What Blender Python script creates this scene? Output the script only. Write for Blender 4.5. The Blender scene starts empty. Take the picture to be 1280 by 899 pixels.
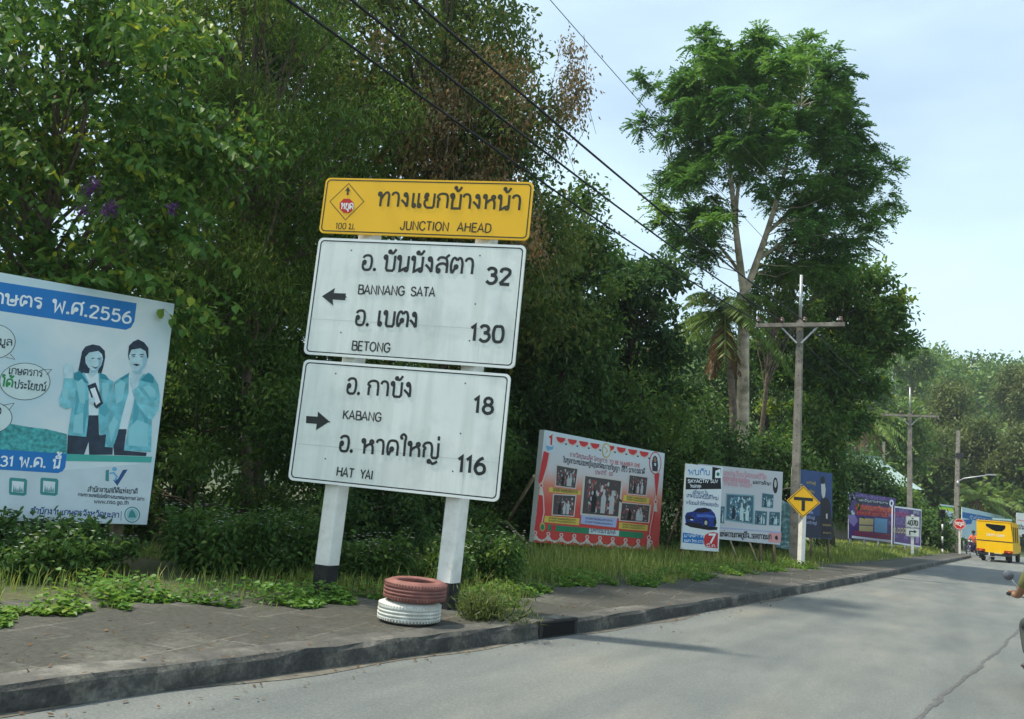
import bpy, bmesh, math, random
import numpy as np
from mathutils import Vector, Matrix

R = math.radians
sc = bpy.context.scene
COL = sc.collection
rng = np.random.default_rng(7)
random.seed(7)

# ------------------------------------------------------------------ camera
CAM_H, YAW, PITCH, ROLL, FPX = 1.4, 30.0, 9.6, 5.0, 1000.0
CX, CY = 640.0, 449.5
_y, _p, _r = R(YAW), R(PITCH), R(ROLL)
FW = np.array([-math.sin(_y) * math.cos(_p), math.cos(_y) * math.cos(_p), math.sin(_p)])
_rt = np.array([math.cos(_y), math.sin(_y), 0.0])
_up = np.cross(_rt, FW)
RT = _rt * math.cos(_r) + _up * math.sin(_r)
UP = _up * math.cos(_r) - _rt * math.sin(_r)
EYE = np.array([0.0, 0.0, CAM_H])
cam = bpy.data.cameras.new('camera')
cam.sensor_width = 36.0
cam.lens = 36.0 * FPX / 1280.0
cam.clip_start = 0.05
cam.clip_end = 3000.0
camo = bpy.data.objects.new('camera', cam)
COL.objects.link(camo)
camo.matrix_world = Matrix(((RT[0], UP[0], -FW[0], EYE[0]), (RT[1], UP[1], -FW[1], EYE[1]),
                            (RT[2], UP[2], -FW[2], EYE[2]), (0, 0, 0, 1)))
sc.camera = camo

# ------------------------------------------------------------------ sky, sun, exposure
SUN_EL = 60.0
SUN_DIR = np.array([-0.87, -0.48])
SUN_AZ = math.atan2(SUN_DIR[0], SUN_DIR[1])           # clockwise from +Y
world = bpy.data.worlds.new('World')
sc.world = world
world.use_nodes = True
wn, wl = world.node_tree.nodes, world.node_tree.links
sky = wn.new('ShaderNodeTexSky')
sky.sky_type = 'NISHITA'
sky.sun_disc = False
sky.sun_elevation = R(SUN_EL)
sky.sun_rotation = SUN_AZ
sky.air_density = 1.0
sky.dust_density = 2.5
sky.ozone_density = 1.5
tc = wn.new('ShaderNodeTexCoord')
mp = wn.new('ShaderNodeMapping')
mp.inputs['Scale'].default_value = (1.0, 1.0, 3.2)
mp.inputs['Rotation'].default_value = (0.0, 0.35, 0.4)
cl = wn.new('ShaderNodeTexNoise')
cl.inputs['Scale'].default_value = 1.6
cl.inputs['Detail'].default_value = 7.0
cl.inputs['Roughness'].default_value = 0.5
cr = wn.new('ShaderNodeValToRGB')
cr.color_ramp.elements[0].position = 0.36
cr.color_ramp.elements[0].color = (0.36, 0.36, 0.36, 1)
cr.color_ramp.elements[1].position = 0.70
cr.color_ramp.elements[1].color = (0.86, 0.86, 0.86, 1)
mixw = wn.new('ShaderNodeMixRGB')
mixw.inputs['Color2'].default_value = (4.2, 5.45, 6.05, 1)      # thin bright cloud veil, in the sky texture's own units
wl.new(tc.outputs['Generated'], mp.inputs['Vector'])
wl.new(mp.outputs['Vector'], cl.inputs['Vector'])
wl.new(cl.outputs['Fac'], cr.inputs['Fac'])
wl.new(cr.outputs['Color'], mixw.inputs['Fac'])
wl.new(sky.outputs['Color'], mixw.inputs['Color1'])
wl.new(mixw.outputs['Color'], wn['Background'].inputs['Color'])
wn['Background'].inputs['Strength'].default_value = 0.11

sun = bpy.data.lights.new('sun', 'SUN')
sun.energy = 2.6
sun.angle = R(2.5)
sun.color = (1.0, 0.93, 0.80)
suno = bpy.data.objects.new('sun', sun)
COL.objects.link(suno)
_sd = Vector((SUN_DIR[0] * math.cos(R(SUN_EL)), SUN_DIR[1] * math.cos(R(SUN_EL)), math.sin(R(SUN_EL)))).normalized()
suno.rotation_euler = _sd.to_track_quat('Z', 'Y').to_euler()
suno.location = (-20, -20, 40)

sc.view_settings.view_transform = 'Standard'
sc.view_settings.look = 'None'
sc.view_settings.gamma = 1.0
sc.view_settings.use_curve_mapping = False
sc.view_settings.exposure = 1.0
sc.render.engine = 'CYCLES'
sc.cycles.max_bounces = 6
sc.cycles.diffuse_bounces = 3
sc.cycles.transmission_bounces = 4
sc.cycles.use_denoising = True
sc.render.film_transparent = False


# ------------------------------------------------------------------ small helpers
def spot(px, py, depth):
    """world point seen at a photo pixel, at a distance along the view axis"""
    return EYE + (FW + RT * (px - CX) / FPX - UP * (py - CY) / FPX) * depth


def on_ground(px, py, z=0.15):
    d = FW + RT * (px - CX) / FPX - UP * (py - CY) / FPX
    return EYE + d * ((z - CAM_H) / d[2])


def lin(r, g, b):
    f = lambda c: (c / 12.92 if c <= 0.04045 else ((c + 0.055) / 1.055) ** 2.4)
    return (f(r / 255.0), f(g / 255.0), f(b / 255.0))


MATS = {}


def mat(name, rgb, rough=0.6, var=0.12, scale=6.0, bump=0.0, bscale=40.0, metal=0.0, spec=0.35, dirt=None, dirt_amt=0.0, dscale=1.2):
    """principled surface whose colour wanders a little, with optional dirt patches and bump"""
    if name in MATS:
        return MATS[name]
    m = bpy.data.materials.new(name)
    m.use_nodes = True
    n, l = m.node_tree.nodes, m.node_tree.links
    b = n['Principled BSDF']
    b.inputs['Roughness'].default_value = rough
    b.inputs['Metallic'].default_value = metal
    b.inputs['Specular IOR Level'].default_value = spec
    co = n.new('ShaderNodeTexCoord')
    no = n.new('ShaderNodeTexNoise')
    no.inputs['Scale'].default_value = scale
    no.inputs['Detail'].default_value = 6
    l.new(co.outputs['Object'], no.inputs['Vector'])
    ra = n.new('ShaderNodeValToRGB')
    lo = [max(0.0, c * (1 - var)) for c in rgb]
    hi = [min(1.0, c * (1 + var)) for c in rgb]
    ra.color_ramp.elements[0].position = 0.3
    ra.color_ramp.elements[1].position = 0.7
    ra.color_ramp.elements[0].color = (*lo, 1)
    ra.color_ramp.elements[1].color = (*hi, 1)
    l.new(no.outputs['Fac'], ra.inputs['Fac'])
    out = ra.outputs['Color']
    if dirt is not None:
        n2 = n.new('ShaderNodeTexNoise')
        n2.inputs['Scale'].default_value = dscale
        n2.inputs['Detail'].default_value = 9
        n2.inputs['Roughness'].default_value = 0.65
        l.new(co.outputs['Object'], n2.inputs['Vector'])
        r2 = n.new('ShaderNodeValToRGB')
        r2.color_ramp.elements[0].position = 0.48
        r2.color_ramp.elements[1].position = 0.62
        r2.color_ramp.elements[0].color = (0, 0, 0, 1)
        r2.color_ramp.elements[1].color = (dirt_amt,) * 3 + (1,)
        l.new(n2.outputs['Fac'], r2.inputs['Fac'])
        mx = n.new('ShaderNodeMixRGB')
        mx.inputs['Color2'].default_value = (*dirt, 1)
        l.new(r2.outputs['Color'], mx.inputs['Fac'])
        l.new(out, mx.inputs['Color1'])
        out = mx.outputs['Color']
    l.new(out, b.inputs['Base Color'])
    if bump:
        n3 = n.new('ShaderNodeTexNoise')
        n3.inputs['Scale'].default_value = bscale
        n3.inputs['Detail'].default_value = 5
        l.new(co.outputs['Object'], n3.inputs['Vector'])
        bp = n.new('ShaderNodeBump')
        bp.inputs['Strength'].default_value = bump
        bp.inputs['Distance'].default_value = 0.02
        l.new(n3.outputs['Fac'], bp.inputs['Height'])
        l.new(bp.outputs['Normal'], b.inputs['Normal'])
    MATS[name] = m
    return m


def leaf_mat(name, cols, transl=0.35, rough=0.5, spec=0.3):
    """leaf surface: every leaf takes its own colour from the ramp, some light passes through"""
    if name in MATS:
        return MATS[name]
    m = bpy.data.materials.new(name)
    m.use_nodes = True
    n, l = m.node_tree.nodes, m.node_tree.links
    b = n['Principled BSDF']
    b.inputs['Roughness'].default_value = rough
    b.inputs['Specular IOR Level'].default_value = spec
    a = n.new('ShaderNodeAttribute')
    a.attribute_name = 'leaf_tint'
    ra = n.new('ShaderNodeValToRGB')
    el = ra.color_ramp.elements
    while len(el) < len(cols):
        el.new(0.5)
    for i, c in enumerate(cols):
        el[i].position = i / (len(cols) - 1)
        el[i].color = (*c, 1)
    l.new(a.outputs['Fac'], ra.inputs['Fac'])
    l.new(ra.outputs['Color'], b.inputs['Base Color'])
    t = n.new('ShaderNodeBsdfTranslucent')
    hs = n.new('ShaderNodeHueSaturation')
    hs.inputs['Value'].default_value = 1.5
    hs.inputs['Hue'].default_value = 0.485
    l.new(ra.outputs['Color'], hs.inputs['Color'])
    l.new(hs.outputs['Color'], t.inputs['Color'])
    mx = n.new('ShaderNodeMixShader')
    mx.inputs['Fac'].default_value = transl
    l.new(b.outputs[0], mx.inputs[1])
    l.new(t.outputs[0], mx.inputs[2])
    l.new(mx.outputs[0], n['Material Output'].inputs['Surface'])
    MATS[name] = m
    return m


def tag(o, label=None, cat=None, group=None, kind=None):
    if label:
        o['label'] = label
    if cat:
        o['category'] = cat
    if group:
        o['group'] = group
    if kind:
        o['kind'] = kind
    return o


def thing(name, label, cat, loc=(0, 0, 0), rz=0.0, group=None):
    o = bpy.data.objects.new(name, None)
    o.empty_display_size = 0.2
    COL.objects.link(o)
    o.location = loc
    o.rotation_euler = (0, 0, rz)
    return tag(o, label, cat, group)


def link(name, me, m, parent=None, loc=None):
    o = bpy.data.objects.new(name, me)
    COL.objects.link(o)
    for x in (m if isinstance(m, (list, tuple)) else [m]):
        if x is not None:
            me.materials.append(x)
    if parent is not None:
        o.parent = parent
    if loc is not None:
        o.location = loc
    return o


class MB:
    """collects faces, then becomes one mesh object"""

    def __init__(s):
        s.v, s.f, s.mi, s.sm = [], [], [], []

    def add(s, vs, fs, mi=0, smooth=False):
        k = len(s.v)
        s.v += [tuple(map(float, v)) for v in vs]
        for f in fs:
            s.f.append(tuple(k + i for i in f))
            s.mi.append(mi)
            s.sm.append(smooth)
        return s

    def box(s, c, d, M=None, mi=0):
        x, y, z = d[0] / 2, d[1] / 2, d[2] / 2
        vs = [Vector((sx * x, sy * y, sz * z)) for sz in (-1, 1) for sy in (-1, 1) for sx in (-1, 1)]
        if M is not None:
            vs = [M @ v for v in vs]
        vs = [v + Vector(c) for v in vs]
        return s.add(vs, [(0, 2, 3, 1), (4, 5, 7, 6), (0, 1, 5, 4), (2, 6, 7, 3), (0, 4, 6, 2), (1, 3, 7, 5)], mi)

    def bar(s, a, b, w, h=None, mi=0):
        a, b = Vector(a), Vector(b)
        d = b - a
        q = d.to_track_quat('Z', 'Y').to_matrix()
        return s.box((a + b) / 2, (w, h or w, d.length), q, mi)

    def tube(s, pts, r, n=8, mi=0, cap=True, smooth=True):
        pts = [Vector(p) for p in pts]
        rr = r if isinstance(r, (list, tuple, np.ndarray)) else [r] * len(pts)
        vs, fs = [], []
        ref = None
        for i, p in enumerate(pts):
            t = (pts[min(i + 1, len(pts) - 1)] - pts[max(i - 1, 0)]).normalized()
            if ref is None:
                ref = t.orthogonal().normalized()
            else:
                ref = (ref - t * ref.dot(t))
                ref = ref.normalized() if ref.length > 1e-6 else t.orthogonal().normalized()
            bn = t.cross(ref)
            for k in range(n):
                a = 2 * math.pi * k / n
                vs.append(p + (ref * math.cos(a) + bn * math.sin(a)) * rr[i])
        for i in range(len(pts) - 1):
            for k in range(n):
                k2 = (k + 1) % n
                fs.append((i * n + k, i * n + k2, (i + 1) * n + k2, (i + 1) * n + k))
        s.add(vs, fs, mi, smooth)
        if cap:
            m = len(s.v) - len(vs)
            s.f.append(tuple(m + k for k in reversed(range(n))))
            s.mi.append(mi); s.sm.append(False)
            s.f.append(tuple(m + (len(pts) - 1) * n + k for k in range(n)))
            s.mi.append(mi); s.sm.append(False)
        return s

    def lathe(s, prof, n=24, M=None, mi=0, smooth=True, closed=False):
        """profile of (r, z) turned about z"""
        vs, fs = [], []
        for (r, z) in prof:
            for k in range(n):
                a = 2 * math.pi * k / n
                v = Vector((r * math.cos(a), r * math.sin(a), z))
                vs.append(M @ v if M is not None else v)
        m = len(prof)
        for i in range(m if closed else m - 1):
            j = (i + 1) % m
            for k in range(n):
                k2 = (k + 1) % n
                fs.append((i * n + k, i * n + k2, j * n + k2, j * n + k))
        return s.add(vs, fs, mi, smooth)

    def poly(s, pts, y, mi=0):
        """flat shape in a panel's (u, v) plane; y is how far it stands behind the panel face"""
        a = sum(pts[i - 1][0] * pts[i][1] - pts[i][0] * pts[i - 1][1] for i in range(len(pts)))
        pts = pts if a > 0 else pts[::-1]
        return s.add([(u, y, v) for u, v in pts], [tuple(range(len(pts)))], mi)

    def build(s, name, m, parent=None, loc=None, bevel=0.0):
        me = bpy.data.meshes.new(name)
        me.from_pydata(s.v, [], s.f)
        me.polygons.foreach_set('material_index', s.mi)
        me.polygons.foreach_set('use_smooth', s.sm)
        me.update()
        if bevel:
            bm = bmesh.new()
            bm.from_mesh(me)
            bmesh.ops.remove_doubles(bm, verts=bm.verts, dist=1e-5)
            bmesh.ops.bevel(bm, geom=[e for e in bm.edges if e.calc_face_angle(0) > 0.6], offset=bevel, segments=2, affect='EDGES')
            bm.to_mesh(me)
            bm.free()
        return link(name, me, m, parent, loc)


def catmull(pts, k=6):
    P = [np.array(p, float) for p in pts]
    if len(P) < 3:
        return P
    P = [2 * P[0] - P[1]] + P + [2 * P[-1] - P[-2]]
    out = []
    for i in range(1, len(P) - 2):
        for j in range(k):
            t = j / k
            a, b, c, d = P[i - 1], P[i], P[i + 1], P[i + 2]
            out.append(0.5 * (2 * b + (c - a) * t + (2 * a - 5 * b + 4 * c - d) * t * t + (3 * b - a - 3 * c + d) * t ** 3))
    out.append(P[-2])
    return out


def copy_tree(o, parent=None):
    c = o.copy()
    COL.objects.link(c)
    if parent is not None:
        c.parent = parent
    for ch in list(o.children):
        copy_tree(ch, c)
    return c


# ------------------------------------------------------------------ the kerb line
_KY = [-14, -8, -3, 0, 2.7, 5, 7.4, 9.65, 14.8, 25.3, 34, 43, 52, 60]
_KX = [-7.5, -6.35, -5.45, -4.97, -4.54, -4.18, -3.79, -3.46, -3.01, -2.13, -1.52, -0.93, -0.32, 0.2]
_kp = catmull(list(zip(_KX, _KY)), 8)
KERB = [(p[0], p[1]) for p in _kp]
_ky = np.array([p[1] for p in KERB]); _kx = np.array([p[0] for p in KERB])


def K(y):
    return float(np.interp(y, _ky, _kx))


corner = [(0.25, 61.0), (0.1, 63.0), (-0.6, 65.2), (-2.2, 67.0), (-5.0, 68.2), (-12.0, 69.0), (-30.0, 70.0)]
KERB_ALL = KERB + [tuple(p) for p in catmull(corner, 4)]


def offset_line(line, d):
    """line shifted to its left by d"""
    out = []
    for i, p in enumerate(line):
        a, b = line[max(i - 1, 0)], line[min(i + 1, len(line) - 1)]
        t = np.array(b) - np.array(a)
        t = t / max(np.linalg.norm(t), 1e-9)
        out.append((p[0] - t[1] * d, p[1] + t[0] * d))
    return out


def strip(name, la, lb, za, zb, m, label_kind='structure'):
    mb = MB()
    n = len(la)
    vs = [(p[0], p[1], za) for p in la] + [(p[0], p[1], zb) for p in lb]
    mb.add(vs, [(i, i + 1, n + i + 1, n + i) for i in range(n - 1)])
    o = mb.build(name, m)
    tag(o, kind=label_kind)
    return o


# ------------------------------------------------------------------ ground, road, pavement
def node_mat(name):
    m = bpy.data.materials.new(name)
    m.use_nodes = True
    MATS[name] = m
    return m, m.node_tree.nodes, m.node_tree.links, m.node_tree.nodes['Principled BSDF']


def ramp(n, l, src, stops):
    r = n.new('ShaderNodeValToRGB')
    el = r.color_ramp.elements
    while len(el) < len(stops):
        el.new(0.5)
    for i, (p, c) in enumerate(stops):
        el[i].position = p
        el[i].color = (*c, 1) if len(c) == 3 else c
    l.new(src, r.inputs['Fac'])
    return r.outputs['Color']


def noise(n, l, co, scale, detail=5, rough=0.55, vec_scale=None):
    t = n.new('ShaderNodeTexNoise')
    t.inputs['Scale'].default_value = scale
    t.inputs['Detail'].default_value = detail
    t.inputs['Roughness'].default_value = rough
    if vec_scale:
        mp = n.new('ShaderNodeMapping')
        mp.inputs['Scale'].default_value = vec_scale
        l.new(co, mp.inputs['Vector'])
        co = mp.outputs['Vector']
    l.new(co, t.inputs['Vector'])
    return t.outputs['Fac']


def mixc(n, l, fac, a, b, mode='MIX'):
    x = n.new('ShaderNodeMixRGB')
    x.blend_type = mode
    for s, v in (('Fac', fac), ('Color1', a), ('Color2', b)):
        if isinstance(v, (int, float)):
            x.inputs[s].default_value = v
        elif isinstance(v, tuple):
            x.inputs[s].default_value = (*v, 1)
        else:
            l.new(v, x.inputs[s])
    return x.outputs['Color']


# earth with patchy short grass
m_ground, n, l, b = node_mat('earth and short grass')
co = n.new('ShaderNodeTexCoord').outputs['Object']
c1 = ramp(n, l, noise(n, l, co, 0.9, 7), [(0.35, (0.05, 0.075, 0.02)), (0.52, (0.075, 0.085, 0.03)), (0.7, (0.14, 0.115, 0.065))])
c2 = ramp(n, l, noise(n, l, co, 14, 6), [(0.3, (0.6, 0.6, 0.6)), (0.7, (1.25, 1.25, 1.2))])
l.new(mixc(n, l, 1.0, c1, c2, 'MULTIPLY'), b.inputs['Base Color'])
b.inputs['Roughness'].default_value = 0.95

# old pale asphalt: fine grain, tan dust, dark wheel smears
m_road, n, l, b = node_mat('old asphalt')
co = n.new('ShaderNodeTexCoord').outputs['Object']
base = ramp(n, l, noise(n, l, co, 0.35, 6), [(0.3, (0.145, 0.160, 0.156)), (0.55, (0.172, 0.186, 0.178)), (0.75, (0.215, 0.215, 0.192))])
grain = ramp(n, l, noise(n, l, co, 38, 9, 0.8), [(0.3, (0.70, 0.70, 0.71)), (0.7, (1.27, 1.27, 1.25))])
base = mixc(n, l, 1.0, base, grain, 'MULTIPLY')
blot = ramp(n, l, noise(n, l, co, 2.2, 6, 0.6, (1.0, 0.3, 1.0)), [(0.33, (0.84, 0.85, 0.86)), (0.6, (1.05, 1.04, 1.02))])
base = mixc(n, l, 1.0, base, blot, 'MULTIPLY')
wear = ramp(n, l, noise(n, l, co, 0.8, 5, 0.5, (1.0, 0.16, 1.0)), [(0.56, (0, 0, 0)), (0.72, (0.4, 0.4, 0.4))])
base = mixc(n, l, wear, base, (0.26, 0.235, 0.185))
track = ramp(n, l, noise(n, l, co, 0.55, 4, 0.5, (1.6, 0.05, 1.0)), [(0.36, (0.84, 0.86, 0.86)), (0.5, (1.0, 1.0, 1.0)), (0.66, (1.10, 1.08, 1.03))])
base = mixc(n, l, 1.0, base, track, 'MULTIPLY')
oil = ramp(n, l, noise(n, l, co, 1.7, 8, 0.72, (1.0, 0.55, 1.0)), [(0.60, (0, 0, 0)), (0.72, (0.55, 0.55, 0.55))])
base = mixc(n, l, oil, base, (0.105, 0.108, 0.104))
stone = n.new('ShaderNodeTexVoronoi'); stone.inputs['Scale'].default_value = 55.0
l.new(co, stone.inputs['Vector'])
base = mixc(n, l, 1.0, base, ramp(n, l, stone.outputs['Distance'], [(0.05, (1.18, 1.18, 1.16)), (0.5, (0.9, 0.9, 0.9))]), 'MULTIPLY')
l.new(base, b.inputs['Base Color'])
b.inputs['Roughness'].default_value = 0.82
b.inputs['Specular IOR Level'].default_value = 0.3
bp = n.new('ShaderNodeBump')
bp.inputs['Strength'].default_value = 0.35
bp.inputs['Distance'].default_value = 0.01
l.new(noise(n, l, co, 140, 3), bp.inputs['Height'])
l.new(bp.outputs['Normal'], b.inputs['Normal'])

# dark weathered paving slabs with pale joints
m_pave, n, l, b = node_mat('weathered paving')
co = n.new('ShaderNodeTexCoord').outputs['Object']
mp = n.new('ShaderNodeMapping')
mp.inputs['Rotation'].default_value = (0, 0, R(80))
l.new(co, mp.inputs['Vector'])
wob = n.new('ShaderNodeTexNoise')
wob.inputs['Scale'].default_value = 1.3
l.new(co, wob.inputs['Vector'])
vadd = n.new('ShaderNodeMixRGB'); vadd.blend_type = 'ADD'; vadd.inputs['Fac'].default_value = 0.05
l.new(mp.outputs['Vector'], vadd.inputs['Color1']); l.new(wob.outputs['Color'], vadd.inputs['Color2'])
br = n.new('ShaderNodeTexBrick')
br.inputs['Scale'].default_value = 1.0
br.inputs['Brick Width'].default_value = 0.95
br.inputs['Row Height'].default_value = 0.40
br.inputs['Mortar Size'].default_value = 0.014
br.inputs['Mortar Smooth'].default_value = 0.4
br.inputs['Color1'].default_value = (0.050, 0.048, 0.040, 1)
br.inputs['Color2'].default_value = (0.075, 0.072, 0.060, 1)
br.inputs['Mortar'].default_value = (0.135, 0.13, 0.11, 1)
l.new(vadd.outputs['Color'], br.inputs['Vector'])
moss = ramp(n, l, noise(n, l, co, 1.6, 8, 0.65), [(0.40, (0, 0, 0)), (0.53, (0.95, 0.95, 0.95))])
cc = mixc(n, l, moss, br.outputs['Color'], (0.052, 0.051, 0.040))
pale = ramp(n, l, noise(n, l, co, 0.9, 8, 0.7), [(0.54, (0, 0, 0)), (0.68, (0.55, 0.55, 0.55))])
cc = mixc(n, l, pale, cc, (0.16, 0.155, 0.13))
gr = ramp(n, l, noise(n, l, co, 22, 8, 0.7), [(0.3, (0.6, 0.6, 0.6)), (0.7, (1.4, 1.4, 1.35))])
l.new(mixc(n, l, 1.0, cc, gr, 'MULTIPLY'), b.inputs['Base Color'])
b.inputs['Roughness'].default_value = 0.9
bp = n.new('ShaderNodeBump')
bp.inputs['Strength'].default_value = 0.5
bp.inputs['Distance'].default_value = 0.02
l.new(noise(n, l, co, 30, 6), bp.inputs['Height'])
l.new(bp.outputs['Normal'], b.inputs['Normal'])

# kerb: remains of black paint on pale concrete
m_kerb, n, l, b = node_mat('kerb with worn black paint')
co = n.new('ShaderNodeTexCoord').outputs['Object']
paint = ramp(n, l, noise(n, l, co, 2.0, 10, 0.74), [(0.44, (0.040, 0.041, 0.037)), (0.52, (0.066, 0.065, 0.056)), (0.565, (0.115, 0.11, 0.09)), (0.66, (0.19, 0.18, 0.15))])
gr = ramp(n, l, noise(n, l, co, 45, 4), [(0.3, (0.7, 0.7, 0.7)), (0.7, (1.2, 1.2, 1.2))])
l.new(mixc(n, l, 1.0, paint, gr, 'MULTIPLY'), b.inputs['Base Color'])
b.inputs['Roughness'].default_value = 0.85
bp = n.new('ShaderNodeBump')
bp.inputs['Strength'].default_value = 0.6
bp.inputs['Distance'].default_value = 0.02
l.new(noise(n, l, co, 25, 6), bp.inputs['Height'])
l.new(bp.outputs['Normal'], b.inputs['Normal'])

m_ktop, n, l, b = node_mat('kerb top concrete')
co = n.new('ShaderNodeTexCoord').outputs['Object']
paint = ramp(n, l, noise(n, l, co, 1.8, 9, 0.68), [(0.4, (0.055, 0.054, 0.046)), (0.55, (0.10, 0.096, 0.082)), (0.68, (0.21, 0.20, 0.17))])
gr = ramp(n, l, noise(n, l, co, 50, 4), [(0.3, (0.75, 0.75, 0.75)), (0.7, (1.2, 1.2, 1.2))])
l.new(mixc(n, l, 1.0, paint, gr, 'MULTIPLY'), b.inputs['Base Color'])
b.inputs['Roughness'].default_value = 0.9


def ground_z(x, y):
    """lie of the land: flat by the road, a rise far beyond the junction"""
    r = np.hypot(x, y)
    k = np.clip((y - 92) / 110.0, 0, 1)
    k = k * k * (3 - 2 * k)
    prof = 34 - 0.10 * np.clip(x + 20, -200, 200) - 0.0006 * (x + 25) ** 2
    return k * np.clip(prof, 3, 60) + 0.0 * r


gx = np.concatenate([np.linspace(-420, -62, 14), np.linspace(-55, 75, 53), np.linspace(82, 420, 14)])
gy = np.concatenate([np.linspace(-120, -22, 8), np.linspace(-15, 110, 51), np.linspace(114, 230, 30), np.linspace(250, 620, 10)])
mb = MB()
m_hill = mat('hill soil under trees', (0.030, 0.050, 0.018), 0.95, 0.4, 0.3)
vs = []
for yy in gy:
    for xx in gx:
        left = xx < K(min(max(yy, -14), 60)) - 0.5 and yy < 67
        z = float(ground_z(xx, yy)) - 0.02
        if left and xx > -54 and yy > -14:
            z += 0.0
        vs.append((xx, yy, z))
nx = len(gx)
jh = int(np.searchsorted(gy, 90))
for nm_g, j0, j1, mg in (('ground', 0, jh, m_ground), ('hill', jh, len(gy) - 1, m_hill)):
    mb = MB()
    mb.add(vs[j0 * nx:(j1 + 1) * nx], [(j * nx + i, j * nx + i + 1, (j + 1) * nx + i + 1, (j + 1) * nx + i) for j in range(j1 - j0) for i in range(nx - 1)], 0, True)
    tag(mb.build(nm_g, mg), kind='structure')

# the verge: earth level with the pavement, running back under the trees
inner = offset_line(KERB_ALL, 0.28)
pave_edge = offset_line(KERB_ALL, 2.75)
far_edge = [(-46.0 + 0.15 * q[1] if q[1] < 60 else min(q[0], -46.0 + 9), q[1]) for q in KERB_ALL]
vl = [(p[0], p[1]) for p in pave_edge if p[1] < 66]
mb = MB()
M_, cols_ = len(vl), 14
vs = []
for (x, y) in vl:
    for k in range(cols_):
        t = (k / (cols_ - 1)) ** 1.6
        xx = x + (-48 - x) * t
        zz = 0.142 + (0.0 if k == 0 else 0.05 * math.sin(xx * 1.3 + y * 0.7) * min(1, k / 3) + 0.3 * t)
        vs.append((xx, y, zz))
mb.add(vs, [(j * cols_ + k, j * cols_ + k + 1, (j + 1) * cols_ + k + 1, (j + 1) * cols_ + k) for j in range(M_ - 1) for k in range(cols_ - 1)], 0, True)
tag(mb.build('verge_ground', m_ground), kind='structure')

road_r = [(max(p[0] + 13.0, 8.5), p[1]) for p in KERB_ALL if p[1] <= 61]
road_l = [p for p in KERB_ALL if p[1] <= 61 and p[0] > -8]
nr = min(len(road_l), len(road_r))
strip('road', [(p[0] - 0.05, p[1]) for p in road_l[:nr]], road_r[:nr], 0.0, 0.0, m_road)
cross = MB()
cross.add([(-60, 68.6, 0.004), (-12, 68.6, 0.004), (0.1, 61.0, 0.004), (13.3, 61.0, 0.004), (60, 68.0, 0.004), (60, 80, 0.004), (-60, 80, 0.004)],
          [(0, 1, 5, 6), (1, 2, 3, 5), (3, 4, 5)])
tag(cross.build('cross_road', m_road), kind='structure')
strip('pavement', [p for p in inner], [p for p in pave_edge], 0.15, 0.150, m_pave)

kb = MB()
prof = [(-0.004, -0.05), (0.0, 0.0), (0.012, 0.12), (0.035, 0.153), (0.28, 0.157), (0.29, 0.10)]
rows = [offset_line(KERB_ALL, d) for d, _ in prof]
NK = len(KERB_ALL)
vs = []
for i in range(NK):
    for j, (d, z) in enumerate(prof):
        w = 0.012 * math.sin(i * 1.7 + j) + 0.008 * math.sin(i * 4.1 + 2 * j)
        vs.append((rows[j][i][0] + (w if 0 < j < 5 else 0), rows[j][i][1], z + (0.006 * math.sin(i * 2.3) if 1 < j < 5 else 0)))
J = len(prof)
kb.add(vs, [(i * J + j, (i + 1) * J + j, (i + 1) * J + j + 1, i * J + j + 1) for i in range(NK - 1) for j in (0, 1, 2)], 0)
kb.add(vs, [(i * J + j, (i + 1) * J + j, (i + 1) * J + j + 1, i * J + j + 1) for i in range(NK - 1) for j in (3, 4)], 1)
tag(kb.build('kerb', [m_kerb, m_ktop]), kind='structure')

# dusty gutter strip and the dark repair seam on the road
m_dust = mat('gutter dust', (0.13, 0.12, 0.095), 0.95, 0.35, 9.0)
gut_i = [(p[0] + 0.0, p[1]) for p in KERB if p[1] > -10]
gut_o = [(p[0] + 0.07 + 0.05 * math.sin(p[1] * 3.1) + 0.05 * math.sin(p[1] * 1.3 + 1), p[1]) for p in KERB if p[1] > -10]
strip('gutter', gut_i, gut_o, 0.0045, 0.004, m_dust)
m_tar = mat('tar seam', (0.10, 0.102, 0.098), 0.8, 0.35, 30.0)
seam = catmull([(-1.0, 2.0), (-0.62, 4.6), (-0.30, 7.3), (0.02, 10.0), (0.40, 13.0), (0.72, 15.8), (1.1, 19.5)], 30)
jit = np.cumsum(rng.normal(0, 0.008, len(seam))); jit -= np.linspace(0, jit[-1], len(seam))
wid = 0.012 + 0.010 * np.abs(rng.normal(0, 1, len(seam)))
wid[-14:] *= np.linspace(1, 0.2, 14)
strip('road_seam', [(p[0] - w + j, p[1]) for p, w, j in zip(seam, wid, jit)], [(p[0] + w + j, p[1]) for p, w, j in zip(seam, wid, jit)], 0.004, 0.004, m_tar)

# storm drain mouth in the kerb face
p0 = np.array([K(7.55), 7.55]); p1 = np.array([K(8.2), 8.2])
tdir = (p1 - p0) / np.linalg.norm(p1 - p0)
dr = thing('storm_drain', 'dark storm drain mouth with bars in the kerb face beyond the tyres', 'drain', (*((p0 + p1) / 2), 0.0), math.atan2(tdir[1], tdir[0]) + math.pi)
m_iron = mat('drain iron', (0.025, 0.025, 0.024), 0.7, 0.3, 20)
mb = MB()
for sx in (-0.31, 0.31):
    mb.box((sx, -0.012, 0.07), (0.05, 0.05, 0.15))
mb.box((0, -0.012, 0.158), (0.67, 0.06, 0.02)); mb.box((0, -0.008, 0.006), (0.57, 0.05, 0.014))
mb.build('frame', m_iron, dr)
mb = MB()
mb.box((0, 0.005, 0.078), (0.57, 0.02, 0.13))
mb.build('opening', mat('drain dark', (0.006, 0.006, 0.006), 0.95), dr)
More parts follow.
